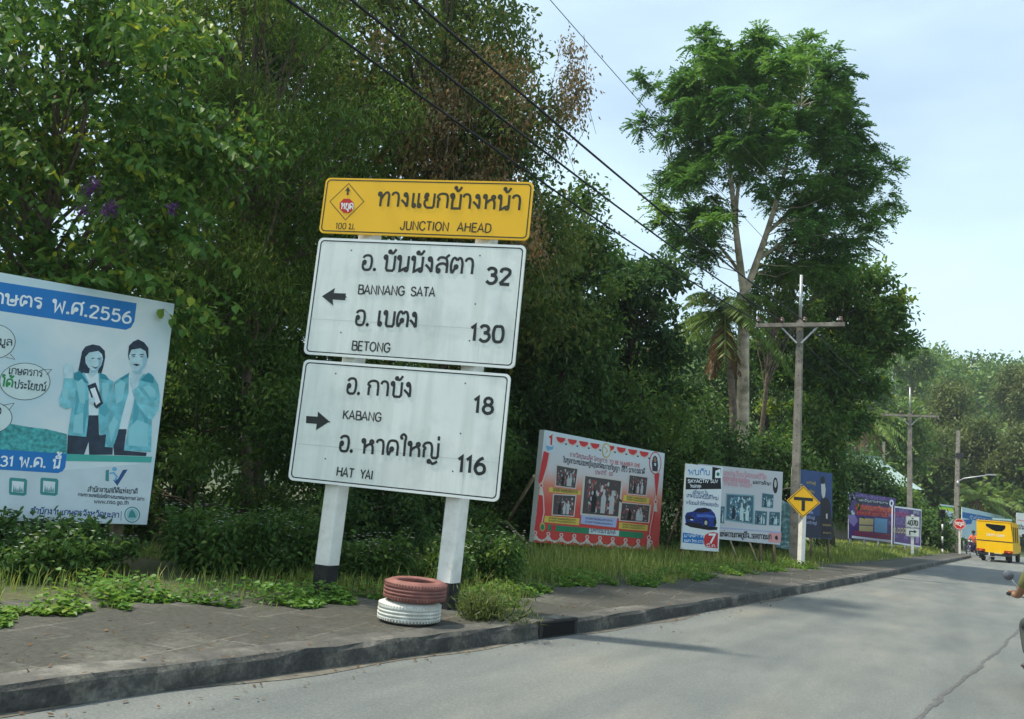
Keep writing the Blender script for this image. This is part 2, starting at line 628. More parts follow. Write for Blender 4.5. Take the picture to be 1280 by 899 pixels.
for k in range(5):
    mb = MB(); mb.box((-0.22 + 0.11 * k, -0.018, 0.08), (0.014, 0.014, 0.134)); mb.build('bar', m_iron, dr)


# ------------------------------------------------------------------ vegetation
def unit(a):
    return a / np.maximum(np.linalg.norm(a, axis=-1, keepdims=True), 1e-9)


def quads_object(name, V, tint, m, parent=None, nper=4):
    """V: (N, 4, 3) separate quads, tint: (N,) colour choice of each"""
    N = len(V)
    me = bpy.data.meshes.new(name)
    me.vertices.add(N * 4)
    me.vertices.foreach_set('co', np.ascontiguousarray(V, np.float32).ravel())
    me.loops.add(N * 4)
    me.loops.foreach_set('vertex_index', np.arange(N * 4, dtype=np.int32))
    me.polygons.add(N)
    me.polygons.foreach_set('loop_start', np.arange(0, N * 4, 4, dtype=np.int32))
    at = me.attributes.new('leaf_tint', 'FLOAT', 'FACE')
    at.data.foreach_set('value', np.ascontiguousarray(tint, np.float32))
    me.update(calc_edges=True)
    return link(name, me, m, parent)


def leaf_quads(pos, d, nrm, L, W, fold=0.25):
    """pointed leaves folded along the midrib: two quads each"""
    d = unit(d)
    s = unit(np.cross(d, nrm))
    u = np.cross(s, d)
    L = L[:, None]; W = W[:, None]
    tip = pos + d * L - u * L * 0.12
    l1 = pos + d * L * 0.30 + s * W * 0.5 + u * W * fold
    l2 = pos + d * L * 0.68 + s * W * 0.42 + u * W * fold * 0.6
    r1 = pos + d * L * 0.30 - s * W * 0.5 + u * W * fold
    r2 = pos + d * L * 0.68 - s * W * 0.42 + u * W * fold * 0.6
    a = np.stack([pos, l1, l2, tip], 1)
    b = np.stack([pos, tip, r2, r1], 1)
    return np.concatenate([a, b], 0)


def thin_quads(pos, d, nrm, L, W):
    """one rhombic quad per leaf"""
    d = unit(d)
    s = unit(np.cross(d, nrm))
    L = L[:, None]; W = W[:, None]
    return np.stack([pos, pos + d * L * 0.42 + s * W * 0.5, pos + d * L, pos + d * L * 0.42 - s * W * 0.5], 1)


def in_ball(nn):
    v = unit(rng.normal(size=(nn, 3)))
    return v * rng.random(nn)[:, None] ** (1 / 2.4)


class Leaf:
    def __init__(s, L, W, per=8, droop=0.3, spread=0.09, kind='leaf', up=0.9, flat=1.0):
        s.L, s.W, s.per, s.droop, s.spread, s.kind, s.up, s.flat = L, W, per, droop, spread, kind, up, flat


def foliage(clumps, lf, count):
    """clumps: list of (centre, (rx, ry, rz)); returns quads and tints"""
    vol = np.array([c[1][0] * c[1][1] + c[1][1] * c[1][2] + c[1][0] * c[1][2] for c in clumps])
    nt = np.maximum(3, (count / lf.per * vol / vol.sum()).astype(int))
    Vs, Ts = [], []
    for (c, r), k in zip(clumps, nt):
        c = np.asarray(c); r = np.asarray(r)
        tw = in_ball(k)
        tp = c + tw * r
        tdir = unit(tw + rng.normal(0, 0.45, (k, 3)) + np.array([0, 0, 0.15 - lf.droop]))
        ctint = rng.normal(0, 0.10)
        ttint = rng.normal(0, 0.10, k)
        per = lf.per
        if lf.kind == 'pinnate':
            # a rosette of compound leaves, each with paired leaflets
            nl, npair = 8, 9
            d = unit(rng.normal(0, 1, (k, nl, 3)) * np.array([1, 1, 0.45]) + tdir[:, None] * 0.7)
            j = (np.arange(npair) + 1) / npair
            LL = lf.L * rng.uniform(0.7, 1.15, (k, nl, 1, 1))
            sag = np.array([0, 0, -1.0])
            P = tp[:, None, None] + d[:, :, None] * LL * j[None, None, :, None] + sag * (LL * lf.droop * (j ** 2)[None, None, :, None])
            side = unit(np.cross(d, np.array([0, 0, 1.0]) + rng.normal(0, 0.2, d.shape)))
            for sg in (1, -1):
                ld = unit(side[:, :, None] * sg + d[:, :, None] * 0.55 + np.array([0, 0, -0.25]) + rng.normal(0, 0.12, P.shape))
                nn = np.broadcast_to(np.array([0, 0, 1.0]), P.shape) + rng.normal(0, 0.35, P.shape)
                pf = P.reshape(-1, 3)
                m_ = len(pf)
                Vs.append(thin_quads(pf, ld.reshape(-1, 3), nn.reshape(-1, 3), lf.L * 0.24 * rng.uniform(0.8, 1.2, m_), np.full(m_, lf.W)))
                t = 0.5 + ctint + np.repeat(ttint, nl * npair) + rng.normal(0, 0.07, m_)
                Ts.append(t)
            continue
        off = rng.normal(0, lf.spread, (k, per, 3))
        pos = tp[:, None] + off + tdir[:, None] * (np.linspace(-1.2, 1.0, per) * lf.spread * 1.6)[None, :, None]
        d = unit(tdir[:, None] * 0.8 + rng.normal(0, 0.75, (k, per, 3)) + np.array([0, 0, -lf.droop]))
        nrm = unit(rng.normal(0, 0.45, (k, per, 3)) + np.array([0, 0, lf.up]) + tdir[:, None] * 0.25)
        pos, d, nrm = pos.reshape(-1, 3), d.reshape(-1, 3), nrm.reshape(-1, 3)
        m_ = len(pos)
        L = lf.L * rng.uniform(0.55, 1.25, m_)
        W = lf.W * rng.uniform(0.7, 1.2, m_)
        t = 0.5 + ctint + np.repeat(ttint, per) + rng.normal(0, 0.12, m_)
        odd = rng.random(m_) < 0.012
        t[odd] = 1.0
        if lf.kind == 'leaf':
            Vs.append(leaf_quads(pos, d, nrm, L, W)); Ts += [t, t] if False else [np.concatenate([t, t])]
        else:
            Vs.append(thin_quads(pos, d, nrm, L, W)); Ts.append(t)
    return np.concatenate(Vs), np.clip(np.concatenate(Ts), 0, 1)


def env(blobs, nn, rad, flat=0.7, seed=1, mind=0.6):
    """clumps spread through ellipsoids given as (px, py, depth, rx px, ry px, r depth m)"""
    g = np.random.default_rng(seed)
    area = np.array([b[3] * b[4] for b in blobs], float)
    out = []
    pts = []
    for b, k in zip(blobs, np.maximum(1, np.round(nn * area / area.sum())).astype(int)):
        px, py, D, rx, ry, rd = b
        c = spot(px, py, D)
        ax = RT * (rx * D / FPX); ay = UP * (ry * D / FPX); az = FW * rd
        tries = 0
        got = 0
        while got < k and tries < k * 30:
            tries += 1
            v = g.normal(size=3); v /= np.linalg.norm(v); v *= g.random() ** (1 / 2.6)
            p = c + ax * v[0] + ay * v[1] + az * v[2]
            r = rad * g.uniform(0.65, 1.3)
            if p[2] < 0.25:
                continue
            if pts and np.min(np.linalg.norm(np.array(pts) - p, axis=1)) < mind * r and tries < k * 20:
                continue
            pts.append(p)
            out.append((p, (r, r, r * flat)))
            got += 1
    return out


def limbs(base, top, clumps, r0, lean=(0, 0), nmax=60, seed=3, start=0.3, r_tip=0.012, fork=None, wob=0.25, nseg=9):
    """trunk from base to top and a limb curving out to each clump, in one mesh"""
    g = np.random.default_rng(seed)
    mb = MB()
    base = np.array(base, float); top = np.array(top, float)
    H = np.linalg.norm(top - base)
    path = []
    for i in range(nseg + 1):
        t = i / nseg
        w = np.array([g.normal(0, 1), g.normal(0, 1), 0]) * wob * 0.12 * math.sin(math.pi * t) * min(H * 0.2, 1.2)
        path.append(base + (top - base) * t + w)
    rr = [r0 * (1.35 if i == 0 else 1) * (1 - 0.80 * (i / nseg)) for i in range(nseg + 1)]
    mb.tube(path, rr, 9)
    sel = list(range(len(clumps)))
    g.shuffle(sel)
    for q in sel[:nmax]:
        c = np.array(clumps[q][0])
        hrel = (c[2] - base[2]) / max(top[2] - base[2], 0.1)
        t = np.clip(hrel * g.uniform(0.55, 0.85), start, 0.97)
        f = t * nseg
        i = min(int(f), nseg - 1)
        a = path[i] + (path[i + 1] - path[i]) * (f - i)
        ra = r0 * (1 - 0.8 * t) * 0.5
        mid = a + (c - a) * 0.5 + np.array([0, 0, 0.10 * np.linalg.norm(c - a)]) + g.normal(0, 0.05, 3) * np.linalg.norm(c - a)
        pts = [a * (1 - s) ** 2 + 2 * mid * s * (1 - s) + c * s * s + g.normal(0, 0.012, 3) * np.linalg.norm(c - a) for s in np.linspace(0, 1, 6)]
        mb.tube(pts, list(np.linspace(min(ra, 0.05), r_tip, 6)), 5, cap=False)
        for z in range(3):
            e = c + unit(g.normal(size=3)) * np.array(clumps[q][1]) * 0.9
            mb.tube([pts[4], (pts[4] + e) / 2 + g.normal(0, 0.03, 3), e], [r_tip * 1.3, r_tip, r_tip * 0.4], 4, cap=False)
    return mb


m_bark = mat('grey brown bark', (0.16, 0.125, 0.09), 0.9, 0.4, 9, bump=0.6, bscale=18)
m_bark_pale = mat('pale smooth bark', (0.60, 0.50, 0.38), 0.85, 0.2, 3.5, bump=0.35, bscale=14, dirt=(0.14, 0.12, 0.085), dirt_amt=0.7, dscale=1.6)
m_bark_dark = mat('dark bark', (0.085, 0.07, 0.05), 0.9, 0.35, 9, bump=0.5, bscale=18)

G = {
    'broad': leaf_mat('broad leaf green', [(0.020, 0.056, 0.011), (0.038, 0.109, 0.018), (0.066, 0.162, 0.026), (0.125, 0.232, 0.037), (0.326, 0.372, 0.034)]),
    'feather': leaf_mat('feathery green', [(0.033, 0.076, 0.013), (0.057, 0.136, 0.024), (0.096, 0.191, 0.029), (0.160, 0.256, 0.041), (0.320, 0.320, 0.058)]),
    'dark': leaf_mat('deep green', [(0.013, 0.041, 0.014), (0.024, 0.070, 0.019), (0.044, 0.106, 0.025), (0.076, 0.155, 0.035), (0.138, 0.217, 0.047)]),
    'vine': leaf_mat('vine mixed green', [(0.025, 0.056, 0.013), (0.055, 0.117, 0.021), (0.098, 0.154, 0.028), (0.166, 0.193, 0.041), (0.278, 0.216, 0.058)]),
    'dry': leaf_mat('dry vine brown', [(0.080, 0.071, 0.041), (0.150, 0.125, 0.060), (0.230, 0.177, 0.080), (0.341, 0.229, 0.091), (0.520, 0.229, 0.060)], 0.25),
    'tall': leaf_mat('fresh mid green', [(0.018, 0.069, 0.015), (0.041, 0.124, 0.024), (0.072, 0.187, 0.032), (0.122, 0.260, 0.043), (0.196, 0.312, 0.053)], 0.35),
    'under': leaf_mat('understory green', [(0.018, 0.050, 0.010), (0.035, 0.090, 0.017), (0.061, 0.138, 0.026), (0.111, 0.201, 0.034), (0.191, 0.264, 0.052)]),
    'lime': leaf_mat('yellow green', [(0.040, 0.075, 0.018), (0.065, 0.105, 0.025), (0.095, 0.135, 0.032), (0.130, 0.165, 0.040), (0.190, 0.190, 0.060)]),
    'hill': leaf_mat('hill wood green', [(0.035, 0.090, 0.021), (0.061, 0.142, 0.028), (0.096, 0.188, 0.034), (0.150, 0.237, 0.041), (0.226, 0.284, 0.058)], 0.25),
    'palm': leaf_mat('palm green', [(0.041, 0.085, 0.018), (0.069, 0.141, 0.026), (0.110, 0.190, 0.036), (0.173, 0.232, 0.051), (0.300, 0.253, 0.064)]),
    'cover': leaf_mat('creeper green', [(0.038, 0.109, 0.016), (0.065, 0.166, 0.023), (0.104, 0.224, 0.032), (0.152, 0.275, 0.041), (0.261, 0.320, 0.058)], 0.35),
    'grass': leaf_mat('verge grass', [(0.095, 0.155, 0.027), (0.149, 0.225, 0.042), (0.216, 0.282, 0.056), (0.324, 0.353, 0.083), (0.513, 0.466, 0.158)], 0.3),
    'flower': leaf_mat('white petals', [(0.55, 0.55, 0.48), (0.75, 0.75, 0.68)], 0.3),
    'purple': leaf_mat('purple petals', [(0.10, 0.03, 0.14), (0.17, 0.05, 0.22), (0.26, 0.13, 0.29)], 0.3),
    'drybrown': leaf_mat('dead frond', [(0.10, 0.06, 0.03), (0.16, 0.09, 0.04), (0.22, 0.13, 0.06)], 0.2),
}


def tree(name, label, cat, base, top, clumps, lf, count, lm, r0, bark=None, group=None, nmax=60, start=0.3, extra=None, wob=0.25, seed=3):
    base = np.array(base, float)
    t = thing(name, label, cat, tuple(base), 0, group)
    mb = limbs(base, top, clumps, r0, nmax=nmax, start=start, wob=wob, seed=seed)
    mb.v = [tuple(np.array(v) - base) for v in mb.v]
    mb.build('trunk', bark or m_bark, t)
    V, T = foliage(clumps, lf, count)
    quads_object('crown', V - base, T, lm, t)
    for nm, V2, T2, m2 in (extra or []):
        quads_object(nm, V2 - base, T2, m2, t)
    return t


def base_of(px, depth, z=0.1):
    """ground point below the horizon pixel px, at a view depth"""
    hy = 619 + 0.0875 * (px - 625)
    p = spot(px, hy, depth)
    return np.array([p[0], p[1], z])


# --- the forest on the left, front rank -------------------------------------------------
# big-leaved flowering tree at the left edge
cl1 = env([(60, 60, 10.8, 230, 130, 1.8), (-20, 240, 10.6, 130, 130, 1.4), (170, 250, 11.2, 150, 110, 1.4), (60, 380, 11.4, 260, 80, 1.2), (250, 160, 11.6, 110, 90, 1.3), (-170, 150, 10.5, 120, 260, 1.8)], 80, 0.55, 0.72, 11)
fl = []
for (px, py) in ((112, 238), (118, 230), (104, 262), (134, 264), (140, 260), (216, 259)):
    fl.append((spot(px, py, 9.6), (0.045, 0.045, 0.065)))
FV, FT = foliage(fl, Leaf(0.03, 0.026, 10, 0, 0.025, 'thin'), 620)
# drooping leafy sprays at the ends of its boughs
SV, ST = [], []
g9 = np.random.default_rng(9)
for (xa, ya, xb, yb, D) in ((150, 90, 290, 130, 9.9), (170, 60, 250, 40, 10.2), (120, 160, 270, 200, 9.9), (60, 120, 170, 170, 9.8), (100, 300, 240, 350, 9.7), (150, 320, 275, 360, 9.9), (-20, 200, 60, 215, 9.6), (30, 60, 130, 70, 9.8),
                            (40, 20, 90, 30, 9.7), (160, 230, 270, 262, 10.0), (-20, 60, 40, 90, 9.6), (110, 190, 200, 210, 9.7), (60, 360, 180, 330, 9.8), (200, 150, 300, 165, 10.2), (180, 5, 280, 20, 10.3), (90, 260, 170, 290, 9.7), (-10, 130, 50, 160, 9.6), (190, 285, 260, 300, 10.0)):
    A_, B_ = spot(xa, ya, D + 0.7), spot(xb, yb, D)
    for q in range(3):
        o_ = g9.normal(0, 0.16, 3)
        s_ = np.linspace(0.25, 1, 15)
        ctr = A_ + o_ + (B_ + g9.normal(0, 0.12, 3) - A_) * s_[:, None] - np.array([0, 0, 1.0]) * (0.22 * s_ ** 2.5)[:, None]
        tg = unit(np.gradient(ctr, axis=0)); sd_ = unit(np.cross(tg, np.array([0, 0, 1.0])))
        sgn = np.where(np.arange(15) % 2 == 0, 1.0, -1.0)[:, None]
        dd_ = unit(sd_ * sgn * 0.9 + tg * 0.75 + np.array([0, 0, -0.45]) + g9.normal(0, 0.22, (15, 3)))
        V_ = leaf_quads(ctr, dd_, np.array([0, 0, 1.0]) + g9.normal(0, 0.3, (15, 3)), 0.20 * g9.uniform(0.7, 1.15, 15), 0.095 * g9.uniform(0.8, 1.15, 15), 0.18)
        t_ = np.clip(0.62 + g9.normal(0, 0.1) + g9.normal(0, 0.12, 15), 0, 1)
        SV.append(V_); ST.append(np.concatenate([t_, t_]))
        w_ = sd_ * 0.006
        SV.append(np.stack([ctr[:-1] - w_[:-1], ctr[:-1] + w_[:-1], ctr[1:] + w_[1:], ctr[1:] - w_[1:]], 1)); ST.append(np.full(14, 0.1))
SV, ST = np.concatenate(SV), np.concatenate(ST)
b1 = base_of(60, 11.4)
tree('flowering_tree', 'big-leaved tree with purple flower sprays at the left edge above the blue billboard', 'tree', b1, spot(70, 120, 11.2), cl1,
     Leaf(0.16, 0.070, 8, 0.45, 0.11), 17000, G['broad'], 0.12, m_bark, extra=[('blossoms', FV, FT, G['purple']), ('leaf_sprays', SV, ST, G['broad'])])
# feathery tree between billboard and sign
cl2 = env([(330, 20, 14, 140, 120, 1.8), (270, 200, 13.6, 120, 110, 1.5), (400, 180, 14.5, 110, 130, 1.5), (240, -60, 14, 160, 90, 2.0), (330, 330, 13.8, 130, 70, 1.4)], 74, 0.62, 0.8, 12)
tree('bamboo_like_tree', 'feathery light green tree with drooping fine leaves left of the yellow sign top', 'tree', base_of(320, 14.4), spot(320, -40, 14.4), cl2,
     Leaf(0.15, 0.026, 10, 0.55, 0.13, 'thin'), 62000, G['feather'], 0.12, m_bark, nmax=70)
# tall tree smothered in vines
cl3 = env([(540, 60, 16, 110, 110, 1.8), (470, 170, 15.6, 80, 90, 1.4), (600, 190, 15.8, 100, 110, 1.6), (520, -60, 16.4, 150, 90, 2.0), (640, 70, 16.2, 60, 70, 1.1), (640, 290, 16, 80, 80, 1.2), (560, 330, 16, 100, 70, 1.3)], 78, 0.58, 0.95, 13)
dv = env([(690, 110, 15.6, 38, 75, 0.6), (600, 150, 14.9, 85, 100, 0.5), (630, 260, 15.0, 80, 70, 0.5), (520, 120, 14.6, 70, 90, 0.4), (700, 60, 15.6, 30, 20, 0.4)], 42, 0.33, 1.5, 14)
DV, DT = foliage(dv, Leaf(0.095, 0.042, 9, 0.9, 0.10, 'thin'), 11500)
hang = []
for k in range(130):
    c, r = dv[k % len(dv)]
    a = c + in_ball(1)[0] * np.array(r) * 1.3
    hang.append((a, rng.uniform(0.3, 1.0)))
HV = []
for a, ln in hang:
    e = a + np.array([rng.normal(0, .18), rng.normal(0, .18), -ln])
    s = unit(np.cross(e - a, FW)) * 0.006
    HV.append([a - s, a + s, e + s * .6, e - s * .6])
tree('vine_covered_tree', 'tall tree smothered in browning vines right above the yellow junction board', 'tree', base_of(540, 16.6), spot(560, -30, 16.4), cl3,
     Leaf(0.115, 0.055, 8, 0.6, 0.11), 30000, G['vine'], 0.16, m_bark_dark, nmax=70,
     extra=[('vine', DV, DT, G['dry']), ('vine_stem', np.array(HV), rng.random(len(HV)), G['dry'])])
# open, small-leaved tree right of the sign
cl4 = env([(700, 260, 22.5, 55, 60, 1.2), (715, 350, 22.6, 60, 60, 1.2), (670, 420, 22.4, 60, 70, 1.2), (745, 300, 22.6, 25, 40, 0.8), (735, 425, 22.8, 50, 50, 1.0)], 46, 0.5, 0.6, 15)
tree('open_crowned_tree', 'loose small-leaved tree showing sky through its crown beside the sign boards', 'tree', base_of(690, 22.9), spot(712, 230, 22.7), cl4,
     Leaf(0.16, 0.075, 8, 0.35, 0.12), 9500, G['under'], 0.10, m_bark_dark, nmax=46)

# --- second rank, closing the view -------------------------------------------------------
for (px, D, blobs, cnt, key, lab, nm) in (
    (60, 17, [(40, 120, 17, 250, 230, 2.5), (60, 400, 16, 260, 120, 2.0), (-190, 250, 17, 120, 300, 2.5)], 22000, 'dark', 'dark dense tree filling the gaps behind the purple-flowered tree', 'dense_tree'),
    (330, 19, [(330, 90, 19, 130, 150, 2.4), (340, 330, 18.5, 170, 150, 2.2)], 22000, 'dark', 'dark tree seen behind the feathery tree left of the sign', 'dense_tree'),
    (200, 26, [(150, 250, 26, 280, 200, 3), (150, 400, 26, 260, 130, 3), (120, 520, 25, 260, 110, 3)], 22000, 'under', 'tall tree deepest in the wood behind the blue billboard', 'dense_tree'),
    (430, 27, [(440, 380, 27, 200, 160, 3), (420, 540, 26, 200, 100, 3)], 14000, 'dark', 'tall tree deepest in the wood behind the white boards', 'dense_tree'),
    (640, 28, [(640, 450, 28, 130, 130, 3), (640, 570, 27, 130, 80, 3)], 12000, 'under', 'deep shaded tree behind the red and white billboard', 'dense_tree'),
    (560, 21, [(520, 130, 21, 130, 130, 2.4), (570, 340, 20.5, 150, 140, 2.2)], 17000, 'vine', 'olive tree hidden behind the vine-covered tree', 'dense_tree'),
):
    c = env(blobs, 62, 0.85, 0.85, 100 + px)
    tree(nm, lab, 'tree', base_of(px, D + 0.3), spot(px, 40, D + 0.2), c, Leaf(0.20, 0.10, 7, 0.4, 0.16), cnt, G[key], 0.17, m_bark_dark, nmax=30)

# --- towards the tall tree ----------------------------------------------------------------
# tiered almond tree, flat dark plates
tiers = []
g5 = np.random.default_rng(5)
for (py, xa, xb) in ((330, 735, 800), (352, 715, 838), (385, 700, 830), (415, 690, 835), (450, 690, 835), (485, 700, 860), (338, 760, 845)):
    for px in np.arange(xa, xb, 24):
        p = spot(px + g5.normal(0, 7), py + g5.normal(0, 6), 26 + g5.normal(0, 1.0))
        r = g5.uniform(0.5, 0.85)
        tiers.append((p, (r, r, r * 0.32)))
tree('almond_tree', 'dark tree with flat tiers of leaves between sign boards and tall tree', 'tree', base_of(785, 26.4), spot(790, 330, 26.2), tiers,
     Leaf(0.24, 0.12, 7, 0.15, 0.14), 11000, G['dark'], 0.16, m_bark_dark, nmax=50)

# the tall lone tree
tb = base_of(925, 31)
TT = []
g6 = np.random.default_rng(6)
ENV = [(35, 905, 1010), (60, 850, 1060), (100, 818, 1092), (150, 805, 1100), (200, 812, 1112), (250, 820, 1100), (290, 828, 1092), (325, 850, 1070), (350, 900, 1040)]
ys_ = np.array([e[0] for e in ENV]); xl = np.array([e[1] for e in ENV]); xr = np.array([e[2] for e in ENV])
while len(TT) < 158:
    py = g6.uniform(56, 335)
    a, b_ = np.interp(py, ys_, xl), np.interp(py, ys_, xr)
    u = g6.uniform(-1, 1)
    half = (b_ - a) / 2 - 24
    px = (a + b_) / 2 + u * half
    # hollow in the lower middle, where bare limbs show
    if py > 215 and 890 < px < 995 and g6.random() < 0.75:
        continue
    dd = g6.uniform(-1, 1) * 4.0 * math.sqrt(max(0.05, 1 - u * u))
    p = spot(px, py, 31 + dd)
    if TT and np.min(np.linalg.norm(np.array([q[0] for q in TT]) - p, axis=1)) < 0.58:
        continue
    r = g6.uniform(0.36, 0.68)
    TT.append((p, (r, r, r * 0.62)))
for (px, py) in ((1110, 215), (1113, 243), (1104, 268), (803, 155), (1092, 290), (818, 262), (822, 240), (835, 280), (850, 300), (868, 315), (1060, 325), (1080, 300), (1040, 330), (1000, 335), (812, 98), (870, 52), (945, 48), (1008, 58), (1040, 70)):
    TT.append((spot(px, py, 31 + g6.normal(0, 1)), (0.5, 0.5, 0.35)))
tall = thing('tall_tree', 'tallest tree, pale straight trunk and feathery rounded crown alone against the sky', 'tree', tuple(tb))
mb = MB()


def tpath(pix, r_, D=31.0, n_=9):
    pts = catmull([spot(x, y, D + dz) for x, y, dz in pix], 4)
    rr = np.interp(np.linspace(0, 1, len(pts)), np.linspace(0, 1, len(r_)), r_)
    mb.tube(pts, list(rr * 0.72), n_)
    return pts


tr = [tuple(tb)] + []
low = catmull([tb, spot(928, 540, 31), spot(929, 450, 31), spot(930, 365, 31)], 5)
mb.tube(low, list(np.linspace(0.27, 0.20, len(low))), 12)
P_limb = []
P_limb.append(tpath([(930, 368, 0), (925, 330, 0), (918, 270, 0.2), (912, 200, 0.5), (905, 120, 0.7)], [0.21, 0.19, 0.15, 0.10, 0.03]))
P_limb.append(tpath([(931, 368, 0), (945, 330, -0.2), (962, 280, -0.6), (985, 200, -1.0), (1005, 110, -1.4)], [0.19, 0.18, 0.14, 0.09, 0.03]))
P_limb.append(tpath([(927, 345, 0), (908, 318, 0.8), (882, 290, 1.6), (850, 240, 2.0), (836, 200, 2.2)], [0.10, 0.09, 0.07, 0.05, 0.02]))
P_limb.append(tpath([(920, 300, 0), (922, 240, 1.0), (935, 170, 1.8), (945, 90, 2.2)], [0.12, 0.10, 0.07, 0.02]))
P_limb.append(tpath([(948, 325, -0.2), (975, 305, 0.8), (1005, 290, 1.4), (1040, 275, 1.8)], [0.10, 0.08, 0.06, 0.02]))
P_limb.append(tpath([(960, 290, -0.5), (1000, 250, 0.8), (1040, 190, 1.8), (1062, 120, 2.2)], [0.10, 0.08, 0.06, 0.02]))
allp = np.array([p for L_ in P_limb for p in L_[3:]])
for c, r in TT:
    q = allp[np.argsort(np.linalg.norm(allp - c + np.array([0, 0, 0.8]), axis=1))[0]]
    mid = (q + c) / 2 + np.array([0, 0, -0.05]) + g6.normal(0, 0.12, 3)
    mb.tube([q, mid, c], [0.02, 0.014, 0.006], 5, cap=False)
mb.v = [tuple(np.array(v) - tb) for v in mb.v]
mb.build('trunk', m_bark_pale, tall)
V, T = foliage(TT, Leaf(0.62, 0.075, 1, 0.30, 0.1, 'pinnate'), 1080)
quads_object('crown', V - tb, T, G['tall'], tall)

# second, thinner stem leaning beside it
s2 = base_of(938, 33.0)
cl7 = env([(985, 360, 33, 50, 45, 1.6), (1010, 330, 33, 45, 35, 1.4), (960, 375, 32.6, 30, 25, 1.0)], 22, 0.6, 0.6, 17)
tree('slender_tree', 'thin leaning tree whose stem crosses behind the tall pale trunk', 'tree', s2, spot(972, 350, 33), cl7, Leaf(0.2, 0.1, 7, 0.3, 0.14), 5200, G['under'], 0.16, m_bark, nmax=22, start=0.6)

# wide dark tree right of the utility pole
cl8 = env([(1045, 375, 36, 70, 50, 2.4), (1060, 450, 36, 60, 60, 2.2), (1020, 520, 35, 60, 70, 2.0), (1092, 424, 36, 48, 20, 1.4), (1122, 424, 35.6, 28, 12, 1.0), (1092, 385, 36, 46, 26, 1.4), (1080, 345, 36, 40, 24, 1.2), (1030, 590, 36, 18, 40, 1.5), (1100, 395, 36, 24, 16, 0.9), (985, 430, 36, 40, 60, 1.6)], 130, 0.6, 0.45, 18)
tree('spreading_tree', 'wide dark tree with layered boughs reaching right behind the nearest utility pole', 'tree', base_of(1035, 36.5), spot(1035, 350, 36.5), cl8,
     Leaf(0.26, 0.13, 7, 0.2, 0.16), 27000, G['broad'], 0.28, m_bark_dark, nmax=80)

# dark rank between and behind
for (px, D, blobs, cnt, lab) in (
    (690, 24, [(690, 520, 24, 90, 90, 2.0), (650, 430, 23, 60, 80, 1.8)], 11000, 'dark bushy tree directly behind the red and white billboard'),
    (810, 33, [(800, 520, 33.5, 90, 60, 1.8), (800, 460, 35, 50, 50, 1.6)], 10000, 'dark leafy tree low behind the almond tree and the white billboard'),
    (960, 42, [(960, 500, 42, 80, 90, 3.0), (900, 430, 42, 60, 60, 2.4)], 9000, 'shaded tree standing behind the tall pale trunk'),
):
    c = env(blobs, 44, 0.95, 0.8, 200 + px)
    tree('bushy_tree', lab, 'tree', base_of(px, D + 0.3), spot(px, 430, D + 0.2), c, Leaf(0.26, 0.12, 7, 0.4, 0.17), cnt, G['under' if px == 810 else 'dark'], 0.15, m_bark_dark, nmax=24)


def palm(name, label, base, head, nf, L, r0, m, seed=1, droop=1.0, dead=4, W=0.05, group=None, lift=0.5):
    g = np.random.default_rng(seed)
    base = np.array(base, float); head = np.array(head, float)
    t = thing(name, label, 'palm tree', tuple(base), 0, group)
    mid = (base + head) / 2 + g.normal(0, 0.25, 3) * np.array([1, 1, 0])
    pts = catmull([base, mid, head], 7)
    mb = MB(); mb.tube([np.array(p) - base for p in pts], list(np.linspace(r0 * 1.25, r0 * 0.8, len(pts))), 10)
    mb.build('trunk', m_bark, t)

    def fronds(k, elev, LL, dr):
        out = []
        for i in range(k):
            az = 2 * math.pi * (i / k) + g.normal(0, 0.25)
            el = g.uniform(*elev)
            d = np.array([math.cos(az) * math.cos(el), math.sin(az) * math.cos(el), math.sin(el)])
            ll = LL * g.uniform(0.8, 1.1)
            s = np.linspace(0.05, 1, 26)
            ctr = head + d * (s * ll)[:, None] + np.array([0, 0, -1.0]) * (dr * ll * 0.55 * s ** 2)[:, None]
            tang = unit(np.gradient(ctr, axis=0))
            side = unit(np.cross(tang, np.array([0, 0, 1.0])))
            ln = ll * 0.24 * np.sin(np.pi * np.clip(s * 0.92 + 0.06, 0, 1)) ** 0.6
            for sg in (1, -1):
                ld = unit(side * sg + tang * 0.6 + np.array([0, 0, -0.75]) + g.normal(0, 0.1, ctr.shape))
                out.append(thin_quads(ctr, ld, np.broadcast_to(np.array([0, 0, 1.0]), ctr.shape) + g.normal(0, .25, ctr.shape), ln, np.full(len(s), W)))
            w = side * (0.025 * (1.1 - s))[:, None]
            out.append(np.stack([ctr[:-1] - w[:-1], ctr[:-1] + w[:-1], ctr[1:] + w[1:], ctr[1:] - w[1:]], 1))
        V = np.concatenate(out)
        return V, np.clip(0.5 + g.normal(0, 0.16, len(V)), 0, 1)
    V, T = fronds(nf, (-0.35, lift + 0.75), L, droop)
    quads_object('crown', V - base, T, m, t)
    if dead:
        V, T = fronds(dead, (-1.35, -0.9), L * 0.8, 0.15)
        quads_object('dead_fronds', V - base, T, G['drybrown'], t)
    return t


palm('coconut_palm', 'coconut palm with brown hanging fronds half hidden behind the tall trunk', base_of(906, 30.3), spot(906, 392, 30.2), 26, 3.0, 0.14, G['palm'], 3, 1.25, 7, 0.085)
palm('coconut_palm', 'yellowish palm growing over the pale green roof', base_of(1083, 62), spot(1083, 520, 62), 18, 3.6, 0.17, G['palm'], 4, 1.2, 4, 0.10)
palm('coconut_palm', 'low palm with arching fronds behind the yellow truck', base_of(1222, 84), spot(1222, 622, 84), 15, 3.8, 0.2, G['palm'], 5, 0.9, 2, 0.14)
palm('coconut_palm', 'low bright palm at the right edge of the view beside the white hoarding', base_of(1262, 86), spot(1262, 628, 86), 15, 4.2, 0.2, G['palm'], 6, 0.9, 2, 0.14)

